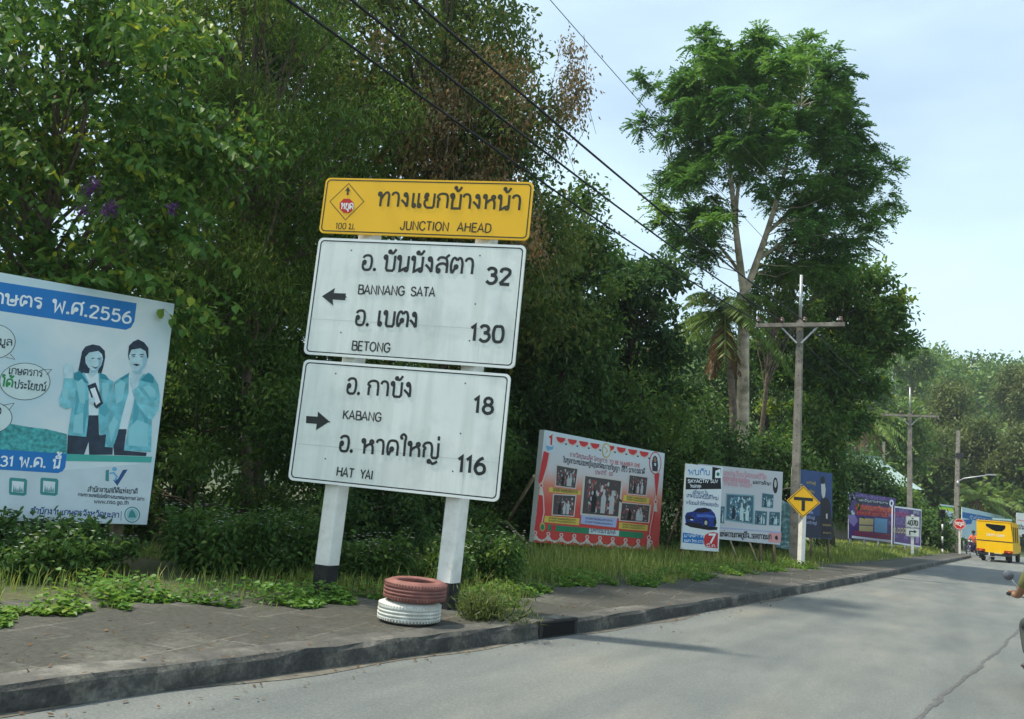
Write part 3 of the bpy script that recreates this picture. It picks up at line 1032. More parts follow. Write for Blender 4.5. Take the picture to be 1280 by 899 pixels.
# banana clump by the far billboards
for i, (px, D, h_, lab) in enumerate(((1122, 53, 3.6, 'banana plant nearest the pale roof behind the purple billboards'), (1127, 58, 3.2, 'banana plant right of the second pole, under the roof edge'), (1160, 66, 3.4, 'banana plant by the dark signal box'))):
    b_ = base_of(px, D)
    t = thing('banana_plant', lab, 'plant', tuple(b_))
    mb = MB(); mb.tube([(0, 0, 0), (0.03, 0, h_ * 0.3), (0, 0.04, h_ * 0.55)], [0.14, 0.12, 0.08], 8); mb.build('stem', m_bark, t)
    qs = []
    g = np.random.default_rng(40 + i)
    for k in range(9):
        az = g.uniform(0, 6.28); el = g.uniform(0.5, 1.25)
        s = np.linspace(0, 1, 9)
        d = np.array([math.cos(az) * math.cos(el), math.sin(az) * math.cos(el), math.sin(el)])
        L = h_ * 0.62
        c = np.array([0, 0, h_ * 0.5]) + d * (s * L)[:, None] - np.array([0, 0, 1]) * (L * 0.5 * s ** 2.2)[:, None]
        side = unit(np.cross(np.gradient(c, axis=0), np.array([0, 0, 1.0])))
        w = side * (0.30 * np.sin(np.pi * np.clip(s * 0.9 + 0.08, 0, 1)) ** 0.6)[:, None]
        dn = np.array([0, 0, -0.1])
        qs.append(np.stack([c[:-1], c[:-1] + w[:-1] + dn, c[1:] + w[1:] + dn, c[1:]], 1))
        qs.append(np.stack([c[:-1], c[1:], c[1:] - w[1:] + dn, c[:-1] - w[:-1] + dn], 1))
    V = np.concatenate(qs)
    quads_object('leaves', V, np.repeat(g.uniform(0.3, 0.8, 9), 16), G['feather'], t)

# --- understory shrubs along the edge of the forest --------------------------------------
UNDER = [
    (225, 17.5, 110, 110, 520, 'shaded shrub farther back between the billboard and the sign'),
    (320, 22, 130, 110, 540, 'deepest shrub in the wood left of the sign'),
    (630, 25, 70, 60, 640, 'low shrub deep behind the props of the red billboard'),
    (30, 12.6, 150, 150, 590, 'dark shrub in the shade behind the blue billboard'),
    (250, 12.8, 130, 190, 540, 'shaded shrub filling the gap between billboard and sign'),
    (330, 15.5, 110, 150, 440, 'tall dim shrub rising left of the white boards'),
    (440, 12.4, 90, 110, 640, 'dark shrub seen low between the two sign posts'),
    (540, 15.5, 90, 130, 560, 'dim shrub behind the lower white board'),
    (600, 20.5, 60, 100, 590, 'bushy shrub behind the leaning bamboo props'),
    (690, 21.5, 75, 110, 560, 'dense shrub hugging the back of the red billboard'),
    (790, 23.0, 75, 90, 545, 'leafy shrub between red billboard and car advert'),
    (850, 24.5, 55, 75, 600, 'shrub on the left of the car advert'),
    (905, 26.5, 60, 60, 600, 'bright creeper-covered shrub above the white billboard'),
    (960, 27.5, 60, 55, 605, 'bushy shrub at the foot of the tall tree'),
    (1022, 33, 28, 60, 590, 'dark shrub rising above the navy billboard'),
    (1066, 52, 30, 30, 608, 'shrub at the left end of the purple billboard'),
    (1100, 52, 34, 11, 630, 'shrub below the pale green roof'),
    (1159, 56, 9, 22, 668, 'shrub right of the purple billboards'),
    (1186, 80, 8, 8, 684, 'small shrub under the far street lamp'),
]
for i, (px, D, rx, ry, py, lab) in enumerate(UNDER):
    c = env([(px, py, D, rx, ry, 1.3)], 30, 0.32 * (D / 12) ** 0.75, 0.85, 300 + i)
    low = [(p, r) for p, r in env([(px, 690 + 0.0875 * (px - 625), D, rx, min(40, ry), 1.0)], 10 if rx > 20 else 4, 0.3 * (D / 12) ** 0.6, 0.9, 400 + i)]
    sz = 0.085 * (D / 12) ** 0.85
    tree('shrub', lab, 'shrub', base_of(px, D), spot(px, py - ry * 0.4, D), c + low, Leaf(sz * 1.25, sz * 0.52, 8, 0.35, sz * 1.0, 'leaf' if D < 20 else 'thin'),
         int(13500 if D < 20 else 9000), G['under'] if i % 3 else G['dark'], 0.05, m_bark_dark, nmax=14, start=0.1, seed=50 + i)

# flowering weeds in front
for i, (px, D, w_, h_, lab) in enumerate((
    (30, 8.7, 0.8, 0.40, 'leafy weed with white flowers below the left end of the billboard'),
    (85, 8.8, 0.42, 0.42, 'tall weed with white flower heads reaching over the billboard bottom edge'),
    (285, 9.9, 0.5, 0.62, 'bushy weed dotted white just right of the billboard post'),
    (345, 10.2, 0.5, 0.62, 'upright weed with pale flower tips left of the sign post'),
    (470, 10.2, 0.6, 0.45, 'weed patch with tiny white flowers between the sign posts'),
    (618, 8.3, 0.24, 0.18, 'low grassy tuft on the paving just right of the stacked tyres'),
    (610, 11.0, 0.6, 0.55, 'scrubby weed to the right of the right sign post'))):
    b_ = base_of(px, D, 0.15)
    t = thing('flowering_weed', lab, 'weed', tuple(b_))
    c = []
    g = np.random.default_rng(60 + i)
    mb = MB()
    for k in range(24):
        a = np.array([g.normal(0, w_ * 0.55), g.normal(0, w_ * 0.45), 0])
        tp = a * 1.25 + np.array([0, 0, h_ * g.uniform(0.45, 1.25)])
        mb.tube([a * 0.7, (a + tp) / 2, tp], [0.008, 0.006, 0.003], 4, cap=False)
        for f in (0.4, 0.65, 0.92):
            c.append((a * (0.7 + 0.5 * f) + np.array([0, 0, tp[2] * f]), (0.13, 0.13, 0.10)))
    mb.build('stems', G['under'], t)
    V, T = foliage(c, Leaf(0.085, 0.04, 8, 0.3, 0.05) if i != 5 else Leaf(0.085, 0.013, 8, -0.3, 0.05, 'thin'), 7000 if i != 5 else 2600)
    quads_object('leaves', V, T, G['under'] if i != 5 else G['lime'], t)
    if i == 5:
        continue
    fc = [(p + np.array([0, 0, 0.13]), (0.05, 0.05, 0.03)) for p, r in c[2::3]]
    fp = np.concatenate([p + g.normal(0, 0.07, (6, 3)) for p, r in fc])
    q = []
    for p in fp:
        for z in range(5):
            a = z * 1.257
            d = np.array([[math.cos(a), math.sin(a), 0.25]])
            q.append(thin_quads(p[None], d, np.array([[0, 0, 1.0]]), np.array([0.024]), np.array([0.02])))
    V = np.concatenate(q)
    quads_object('blossoms', V, g.random(len(V)), G['flower'], t)


# --- ground cover and grass on the verge ----------------------------------------------------
_ey = np.array([-6, 2.5, 3.5, 4.6, 5.3, 5.6, 5.9, 6.6, 7.2, 7.5, 8.5, 9.2, 10.5, 11.6, 12.6, 14, 16.8, 20, 23.5, 30, 36, 44, 52, 60])
_ed = np.array([1.9, 1.8, 1.75, 2.15, 2.3, 1.5, 1.4, 1.7, 2.1, 0.9, 0.9, 1.2, 1.7, 1.7, 1.35, 1.25, 1.55, 1.45, 1.4, 1.5, 1.25, 1.3, 1.3, 1.2])


def edge_d(y):
    return np.interp(y, _ey, _ed)


def verge_points(nn, ymin, ymax, dmax, gam=1.0):
    y = ymin + (ymax - ymin) * rng.random(nn) ** gam
    e = edge_d(y) + 0.12 * np.sin(y * 5.3) + 0.1 * np.sin(y * 11.7 + 1)
    d = e + (dmax - 0) * rng.random(nn) ** 1.5
    x = np.interp(y, _ky, _kx) - d
    return x, y, d - e


def val_noise(x, y, s, k):
    return (np.sin(x * s + 1.3 * k) * np.cos(y * s * 1.13 + 2.1 * k) + 0.6 * np.sin((x + y) * s * 2.3 + k) * np.cos((x - y) * s * 1.9 + 0.7 * k))


# creeping leaves along the pavement edge
x, y, d = verge_points(30000, 1.0, 24.0, 1.25, 1.5)
keep = (val_noise(x, y, 2.2, 1.0) > np.where(y < 8.5, -0.32, -0.05))
keep &= rng.random(len(x)) < np.clip(1.1 - d, 0.1, 0.85)
x, y, d = x[keep], y[keep], d[keep]
nn = len(x)
h = np.minimum(0.20, 0.03 + 0.16 * np.clip(d * 2.5, 0, 1)) * rng.random(nn)
pos = np.stack([x, y, 0.152 + h], 1)
az = rng.random(nn) * 6.283
dd = np.stack([np.cos(az), np.sin(az), rng.normal(0, 0.25, nn)], 1)
V = leaf_quads(pos, dd, np.stack([rng.normal(0, .3, nn), rng.normal(0, .3, nn), np.ones(nn)], 1), rng.uniform(0.04, 0.085, nn), rng.uniform(0.035, 0.065, nn), 0.12)
t = np.clip(0.5 + 0.16 * val_noise(x, y, 1.4, 3) + rng.normal(0, 0.13, nn), 0, 1)
tag(quads_object('creeping_ground_cover', V, np.concatenate([t, t]), G['cover']), kind='stuff')


def blades(name, x, y, z0, hgt, wdt, m, bend=0.45):
    nn = len(x)
    az = rng.random(nn) * 6.283
    bx, by = np.cos(az), np.sin(az)
    p = np.stack([x, y, z0], 1)
    b = (bend * rng.uniform(0.3, 1.3, nn) * hgt)
    up = np.array([0, 0, 1.0])
    out = np.stack([bx, by, np.zeros(nn)], 1)
    sd = np.stack([-by, bx, np.zeros(nn)], 1) * (wdt / 2)[:, None]
    m1 = p + up * (hgt * 0.6)[:, None] + out * (b * 0.35)[:, None]
    tp = p + up * hgt[:, None] + out * b[:, None]
    q1 = np.stack([p - sd, p + sd, m1 + sd * .8, m1 - sd * .8], 1)
    q2 = np.stack([m1 - sd * .8, m1 + sd * .8, tp + sd * .15, tp - sd * .15], 1)
    t = np.clip(0.45 + 0.2 * val_noise(x, y, 0.9, 5) + rng.normal(0, 0.16, nn), 0, 1)
    return quads_object(name, np.concatenate([q1, q2]), np.concatenate([t, t]), m)


x, y, d = verge_points(78000, 4.0, 62.0, 6.0, 1.55)
keep = (d > 0.15) & (rng.random(len(x)) < np.clip(0.35 + 0.5 * val_noise(x, y, 1.1, 2) + d * 0.3, 0.12, 1))
keep &= ~((y < 7.2) & ((d > 2.2) | (rng.random(len(x)) < 0.7)))
x, y, d = x[keep], y[keep], d[keep]
nn = len(x)
hh = (0.07 + 0.19 * np.clip(d, 0, 1)) * rng.uniform(0.3, 1.5, nn) * np.where(y < 8, 0.65, 1.0)
tag(blades('grass', x, y, np.full(nn, 0.13), hh, 0.008 * (1 + y / 14.0), G['grass']), kind='stuff')

# fallen leaves and grit
nn = 800
y = rng.uniform(1.5, 22, nn); dd = np.abs(rng.normal(0, 1.0, nn)) * np.where(rng.random(nn) < 0.35, -0.25, 1.0)
x = np.interp(y, _ky, _kx) - dd
z = np.where(dd > 0.3, 0.158, np.where(dd > 0, 0.166, 0.010))
pos = np.stack([x, y, z], 1)
az = rng.random(nn) * 6.283
V = thin_quads(pos, np.stack([np.cos(az), np.sin(az), rng.uniform(0, .35, nn)], 1), np.stack([rng.normal(0, .3, nn), rng.normal(0, .3, nn), np.ones(nn)], 1), rng.uniform(0.015, 0.06, nn), rng.uniform(0.01, 0.03, nn))
tag(quads_object('fallen_leaves', V, rng.random(nn), G['drybrown']), kind='stuff')

# --- wooded hill beyond the junction, one mass of trees ---------------------------------------
gh = np.random.default_rng(21)
hc = []
ys = gh.uniform(100, 260, 5200)
xs = gh.uniform(-95, 75, 5200)
for xx, yy in zip(xs, ys):
    a = math.degrees(math.atan2(xx, yy))
    if not (-21 < a < 12):
        continue
    zz = float(ground_z(xx, yy))
    r = gh.uniform(1.5, 3.4) * (0.75 + yy / 400)
    hc.append((np.array([xx, yy, zz + gh.uniform(1.0, 5.5) + r * 0.5]), (r, r, r * 0.85)))
hc = hc[:1500]
V, T = foliage(hc, Leaf(0.9, 0.55, 6, 0.2, 0.45, 'thin'), 190000)
tag(quads_object('hill_forest', V, T, G['hill']), kind='stuff')

# paler trees standing in front of the hill
for i, (px, py, D, rx, ry, key, lab) in enumerate((
    (1165, 590, 92, 32, 45, 'lime', 'yellow-green tree behind the third utility pole'),
    (1215, 560, 96, 42, 48, 'lime', 'rounded yellow-green tree on the slope above the yellow truck'),
    (1262, 575, 92, 34, 48, 'lime', 'pale yellow-green tree at the right edge of the slope'),
    (1190, 520, 104, 26, 40, 'lime', 'olive tree standing highest among the pale slope trees'),
    (1275, 500, 112, 24, 45, 'lime', 'brownish green tree on the ridge at the right edge'),
    (1125, 545, 84, 34, 50, 'hill', 'mid green tree behind the second utility pole'),
    (1070, 500, 76, 40, 45, 'hill', 'green tree behind the yellowish palm'),
    (1140, 455, 128, 22, 22, 'hill', 'ridge tree standing just under the aerial mast'))):
    c = env([(px, py, D, rx, ry, 3.0)], 46, 1.25, 0.8, 500 + i)
    tree('slope_tree', lab, 'tree', [*base_of(px, D)[:2], float(ground_z(*base_of(px, D)[:2]))], spot(px, py - ry * 0.3, D), c, Leaf(0.55, 0.22, 7, 0.4, 0.3, 'thin'), 9000, G[key], 0.25, m_bark, nmax=20, seed=70 + i)


# ------------------------------------------------------------------ lettering drawn as strokes
# each glyph: advance, strokes.  L = straight pieces, S = curve, O = ellipse cx,cy,rx,ry
GL = {
    ' ': (.45, ''), '.': (.32, 'O .14,.05,.035,.035'), '-': (.5, 'L .05,.42 .42,.42'), '|': (.3, 'L .15,-.1 .15,1.1'),
    # Thai consonants
    'ก': (.92, 'L .14,0 .14,.52 .26,.63;S .26,.63 .08,.74 .18,.93 .45,1 .7,.92 .78,.65 .78,.3 .78,0'),
    'ข': (.86, 'O .2,.8,.09,.1;S .29,.84 .22,.99 .08,.95 .06,.8;L .29,.8 .2,.55 .2,.0 .74,.0 .74,1'),
    'ค': (.95, 'S .13,0 .12,.3 .12,.65 .22,.93 .45,1 .7,.93 .8,.65 .8,.3 .8,0;O .38,.45,.09,.11;L .31,.38 .14,.05'),
    'ง': (.68, 'O .3,.86,.09,.11;S .39,.9 .44,.7 .46,.3 .46,.03;L .46,.03 .3,.25 .04,.5'),
    'จ': (.85, 'S .06,.75 .14,.93 .38,1 .62,.92 .7,.65 .7,.0;O .36,.35,.09,.11;L .43,.27 .68,.0'),
    'ช': (.95, 'O .17,.86,.09,.11;S .26,.86 .25,.7 .18,.6 .18,.12;L .18,.12 .26,0 .62,0 .72,.12 .72,.7 .62,.82 .8,.95 .92,1.12'),
    'ด': (.95, 'S .2,0 .12,.3 .12,.65 .22,.93 .45,1 .7,.93 .8,.65 .8,.3 .8,0;O .4,.42,.09,.11;L .34,.33 .2,0'),
    'ต': (.95, 'S .18,0 .1,.3 .1,.65 .18,.93 .32,1 .46,.84;S .46,.84 .6,1 .74,.93 .82,.65 .82,.3 .82,0;O .42,.42,.085,.10;L .36,.33 .18,0'),
    'ถ': (.95, 'O .2,.12,.09,.11;L .14,.2 .14,.52 .26,.63;S .26,.63 .08,.74 .18,.93 .45,1 .7,.92 .78,.65 .78,.3 .78,0'),
    'ท': (.95, 'O .15,.87,.09,.11;L .24,.87 .24,0;S .24,.5 .45,.85 .62,1 .76,.92 .8,.7 .8,.3 .8,0'),
    'น': (.95, 'O .15,.87,.09,.11;L .24,.87 .24,0 .3,.02 .58,.2;O .67,.12,.1,.11;L .77,.12 .77,1'),
    'บ': (.92, 'O .15,.87,.09,.11;L .24,.87 .24,.12 .32,0 .68,0 .77,.12 .77,1'),
    'ป': (.92, 'O .15,.87,.09,.11;L .24,.87 .24,.12 .32,0 .68,0 .77,.12 .77,1.38'),
    'พ': (1.0, 'O .13,.87,.08,.11;L .21,.87 .27,0 .52,.68 .76,0 .84,1'),
    'ภ': (.95, 'O .12,.08,.08,.09;L .2,.08 .2,.52 .3,.63;S .3,.63 .12,.74 .22,.93 .48,1 .72,.92 .8,.65 .8,.3 .8,0'),
    'ม': (.95, 'O .15,.87,.09,.11;L .24,.87 .24,.14;O .16,.12,.09,.11;L .25,.04 .77,.04;L .77,0 .77,1'),
    'ย': (.92, 'O .24,.87,.09,.11;S .15,.87 .14,.68 .34,.56;S .34,.56 .14,.46 .14,.2 .28,0;L .28,0 .68,0 .77,.12 .77,1'),
    'ร': (.75, 'O .42,.12,.09,.11;S .51,.14 .55,.4 .48,.62 .2,.7 .12,.84 .3,.98 .6,.92'),
    'ล': (.92, 'S .12,.78 .24,.97 .48,1 .7,.9 .78,.6 .78,.3 .78,0;S .78,.45 .58,.6 .3,.58 .12,.42 .12,.2;O .22,.13,.09,.11'),
    'ว': (.8, 'S .08,.78 .2,.96 .42,1 .6,.88 .66,.6 .66,.15;O .57,.13,.09,.11'),
    'ศ': (.98, 'S .13,0 .12,.3 .12,.65 .22,.93 .45,1 .68,.93 .78,.65 .78,.3 .78,0;O .38,.45,.09,.11;L .31,.38 .14,.05;L .66,.92 .9,1.18'),
    'ษ': (.98, 'O .13,.87,.09,.11;L .22,.87 .22,.12 .3,0 .66,0 .75,.12 .75,1;O .5,.42,.09,.1;S .58,.46 .75,.5 .93,.68'),
    'ส': (.95, 'S .12,.78 .24,.97 .48,1 .7,.9 .78,.6 .78,.3 .78,0;S .78,.45 .58,.6 .3,.58 .12,.42 .12,.2;O .22,.13,.09,.11;L .62,.94 .88,1.2'),
    'ห': (.98, 'O .14,.87,.09,.11;L .23,.87 .23,0;S .23,.4 .4,.58 .62,.7;O .7,.82,.1,.11;S .6,.72 .76,.55 .8,.3 .8,0'),
    'อ': (.92, 'O .22,.5,.09,.11;S .13,.48 .13,.2 .24,.03 .46,0 .68,.05 .77,.3 .77,.68 .66,.94 .42,1 .2,.94 .1,.8'),
    'ญ': (1.25, 'L .14,0 .14,.52 .26,.63;S .26,.63 .08,.74 .18,.93 .4,1 .58,.92 .66,.65 .66,.12;L .66,.12 .74,0 1.0,0 1.08,.12 1.08,1;O .52,-.24,.08,.09;S .6,-.22 .75,-.38 .95,-.3 1.06,-.2'),
    'ณ': (1.2, 'O .17,.12,.09,.11;S .12,.2 .12,.6 .2,.93 .36,1 .5,.9 .56,.6 .56,0;L .56,.05 .8,.2;O .9,.12,.09,.11;L .99,.12 .99,1'),
    'ธ': (.85, 'S .7,.98 .4,1 .18,.9 .2,.7 .5,.62 .7,.5 .7,.15;L .7,.15 .62,0 .2,0 .14,.3'),
    # vowels
    'ะ': (.6, 'O .14,.72,.07,.08;S .14,.64 .3,.6 .46,.82;O .14,.22,.07,.08;S .14,.14 .3,.1 .46,.32'),
    'า': (.72, 'S .06,.78 .14,.95 .32,1 .48,.9 .54,.65 .54,.3 .54,0'),
    'ำ': (.72, 'O -.18,1.28,.09,.1;S .06,.78 .14,.95 .32,1 .48,.9 .54,.65 .54,.3 .54,0'),
    'เ': (.46, 'L .16,1 .16,.12;O .25,.12,.09,.11'),
    'แ': (.86, 'L .16,1 .16,.12;O .25,.12,.09,.11;L .54,1 .54,.12;O .63,.12,.09,.11'),
    'โ': (.5, 'O .3,.12,.09,.11;L .21,.12 .21,1.0;S .21,1.0 .2,1.12 .02,1.2 .04,1.36 .25,1.34 .48,1.3'),
    'ใ': (.52, 'L .32,.0 .32,1.0;S .32,1.0 .36,1.3 .2,1.46 .04,1.34 .06,1.18 .18,1.2'),
    'ไ': (.5, 'L .3,.0 .3,1.0;S .3,1.0 .28,1.12 .1,1.2 .06,1.42 .2,1.46 .3,1.3'),
    # marks over and under
    'ั': (0, 'O -.52,1.24,.07,.08;S -.47,1.17 -.3,1.16 -.12,1.42'),
    'ิ': (0, 'S -.68,1.14 -.62,1.32 -.42,1.4 -.22,1.32 -.14,1.14;L -.14,1.14 -.68,1.14'),
    'ี': (0, 'S -.68,1.14 -.62,1.32 -.42,1.4 -.22,1.32 -.14,1.14;L -.68,1.14 -.14,1.14 -.14,1.46'),
    'ึ': (0, 'S -.68,1.14 -.62,1.32 -.42,1.4 -.22,1.32 -.14,1.14;L -.14,1.14 -.68,1.14;O -.14,1.34,.07,.08'),
    'ุ': (0, 'O -.22,-.18,.07,.08;L -.15,-.18 -.15,-.42'),
    'ู': (0, 'O -.45,-.18,.07,.08;L -.38,-.2 -.38,-.4 -.15,-.4 -.15,-.12'),
    '่': (0, 'L -.18,1.18 -.18,1.46'), '้': (0, 'O -.5,1.42,.06,.07;S -.44,1.36 -.4,1.22 -.26,1.26 -.1,1.5'),
    '์': (0, 'O -.4,1.22,.07,.08;S -.34,1.26 -.28,1.4 -.1,1.5'),
    '็': (0, 'S -.6,1.2 -.6,1.4 -.4,1.36 -.35,1.22 -.15,1.3'),
    '๕': (.95, 'S .3,.35 .16,.2 .3,.0 .6,.02 .78,.3 .78,.7 .6,1 .3,.98 .14,.7 .14,.3'), '๐': (.9, 'O .42,.48,.32,.48'),
    # figures
    '0': (.86, 'S .4,1 .18,.92 .1,.5 .18,.08 .4,0 .62,.08 .7,.5 .62,.92 .4,1'),
    '1': (.52, 'L .06,.80 .28,1 .28,0'),
    '2': (.82, 'S .1,.74 .16,.94 .4,1 .62,.9 .62,.66 .42,.4 .1,.0;L .1,0 .68,0'),
    '3': (.82, 'S .1,.84 .24,.98 .46,.98 .6,.84 .56,.62 .32,.54;S .32,.54 .6,.48 .68,.26 .54,.04 .3,.0 .08,.14'),
    '4': (.84, 'L .52,0 .52,1 .06,.3 .72,.3'),
    '5': (.82, 'L .62,1 .18,1 .13,.52;S .13,.52 .34,.64 .58,.56 .66,.32 .56,.06 .3,0 .08,.12'),
    '6': (.84, 'S .58,1 .34,.86 .14,.56 .1,.26 .24,.02 .46,0 .66,.14 .66,.42 .5,.58 .28,.56 .12,.4'),
    '7': (.76, 'L .06,1 .64,1 .24,0'),
    '8': (.84, 'O .4,.76,.23,.23;O .4,.27,.29,.27'),
    # Latin capitals
    'A': (.86, 'L .04,0 .4,1 .76,0;L .16,.33 .64,.33'), 'B': (.8, 'L .12,0 .12,1 .42,1;S .42,1 .62,.93 .62,.6 .42,.54;L .42,.54 .12,.54;S .42,.54 .7,.46 .7,.08 .44,0;L .44,0 .12,0'),
    'C': (.88, 'S .76,.74 .62,.95 .42,1 .16,.84 .08,.5 .16,.16 .42,0 .64,.06 .76,.28'), 'D': (.86, 'L .12,0 .12,1 .4,1;S .4,1 .66,.86 .74,.5 .66,.14 .4,0;L .4,0 .12,0'),
    'E': (.74, 'L .64,1 .12,1 .12,0 .66,0;L .12,.53 .58,.53'), 'G': (.92, 'S .76,.74 .62,.95 .42,1 .16,.84 .08,.5 .16,.16 .42,0 .64,.06 .78,.2;L .78,.2 .78,.46 .46,.46'),
    'H': (.88, 'L .12,0 .12,1;L .74,0 .74,1;L .12,.53 .74,.53'), 'I': (.34, 'L .16,0 .16,1'), 'J': (.66, 'L .5,1 .5,.24;S .5,.24 .42,.03 .26,0 .1,.06 .06,.28'),
    'K': (.82, 'L .12,0 .12,1;L .7,1 .12,.4;L .3,.58 .74,0'), 'M': (1.0, 'L .12,0 .12,1 .48,.1 .84,1 .84,0'), 'N': (.88, 'L .12,0 .12,1 .74,0 .74,1'), 'O': (.94, 'O .45,.5,.37,.5'),
    'R': (.84, 'L .12,0 .12,1 .44,1;S .44,1 .66,.93 .66,.58 .44,.5;L .44,.5 .12,.5;L .44,.5 .72,0'),
    'S': (.82, 'S .66,.78 .52,.97 .3,.98 .12,.84 .16,.62 .42,.52 .66,.4 .7,.18 .5,.02 .26,.02 .08,.22'), 'T': (.78, 'L .04,1 .72,1;L .38,1 .38,0'),
    'U': (.86, 'L .12,1 .12,.3;S .12,.3 .2,.05 .42,0 .64,.05 .72,.3;L .72,.3 .72,1'), 'V': (.8, 'L .04,1 .38,0 .72,1'), 'X': (.8, 'L .06,0 .7,1;L .06,1 .7,0'), 'Y': (.78, 'L .04,1 .38,.46 .72,1;L .38,.46 .38,0'),
    # small letters for web addresses
    'w': (.9, 'L .05,.7 .25,0 .42,.6 .6,0 .8,.7'), 'n': (.7, 'L .1,0 .1,.7;S .1,.5 .3,.7 .52,.6 .55,.3 .55,0'), 's': (.6, 'S .5,.6 .2,.7 .1,.5 .45,.3 .45,.08 .1,.06'),
    'o': (.7, 'O .33,.35,.25,.35'), 'g': (.7, 'O .32,.36,.23,.33;S .55,.7 .55,0 .4,-.28 .1,-.22'), 't': (.45, 'L .2,.95 .2,.1 .36,0;L .04,.7 .38,.7'), 'h': (.7, 'L .1,0 .1,1;S .1,.5 .3,.7 .52,.6 .55,.3 .55,0'),
}
_gcache = {}


def glyph(ch):
    if ch in _gcache:
        return _gcache[ch]
    adv, st = GL.get(ch, (.6, ''))
    out = []
    for s in filter(None, (q.strip() for q in st.split(';'))):
        k, rest = s[0], s[1:].split()
        if k == 'O':
            cx, cy, rx, ry = map(float, rest[0].split(','))
            out.append(([(cx + rx * math.cos(a), cy + ry * math.sin(a)) for a in np.linspace(0, 2 * math.pi, 13)], True))
        else:
            p = [tuple(map(float, q.split(','))) for q in rest]
            out.append(([tuple(q) for q in catmull(p, 4)] if k == 'S' else p, False))
    _gcache[ch] = (adv, out)
    return _gcache[ch]


TONES, UPPER = '่้์', 'ัิีึ'


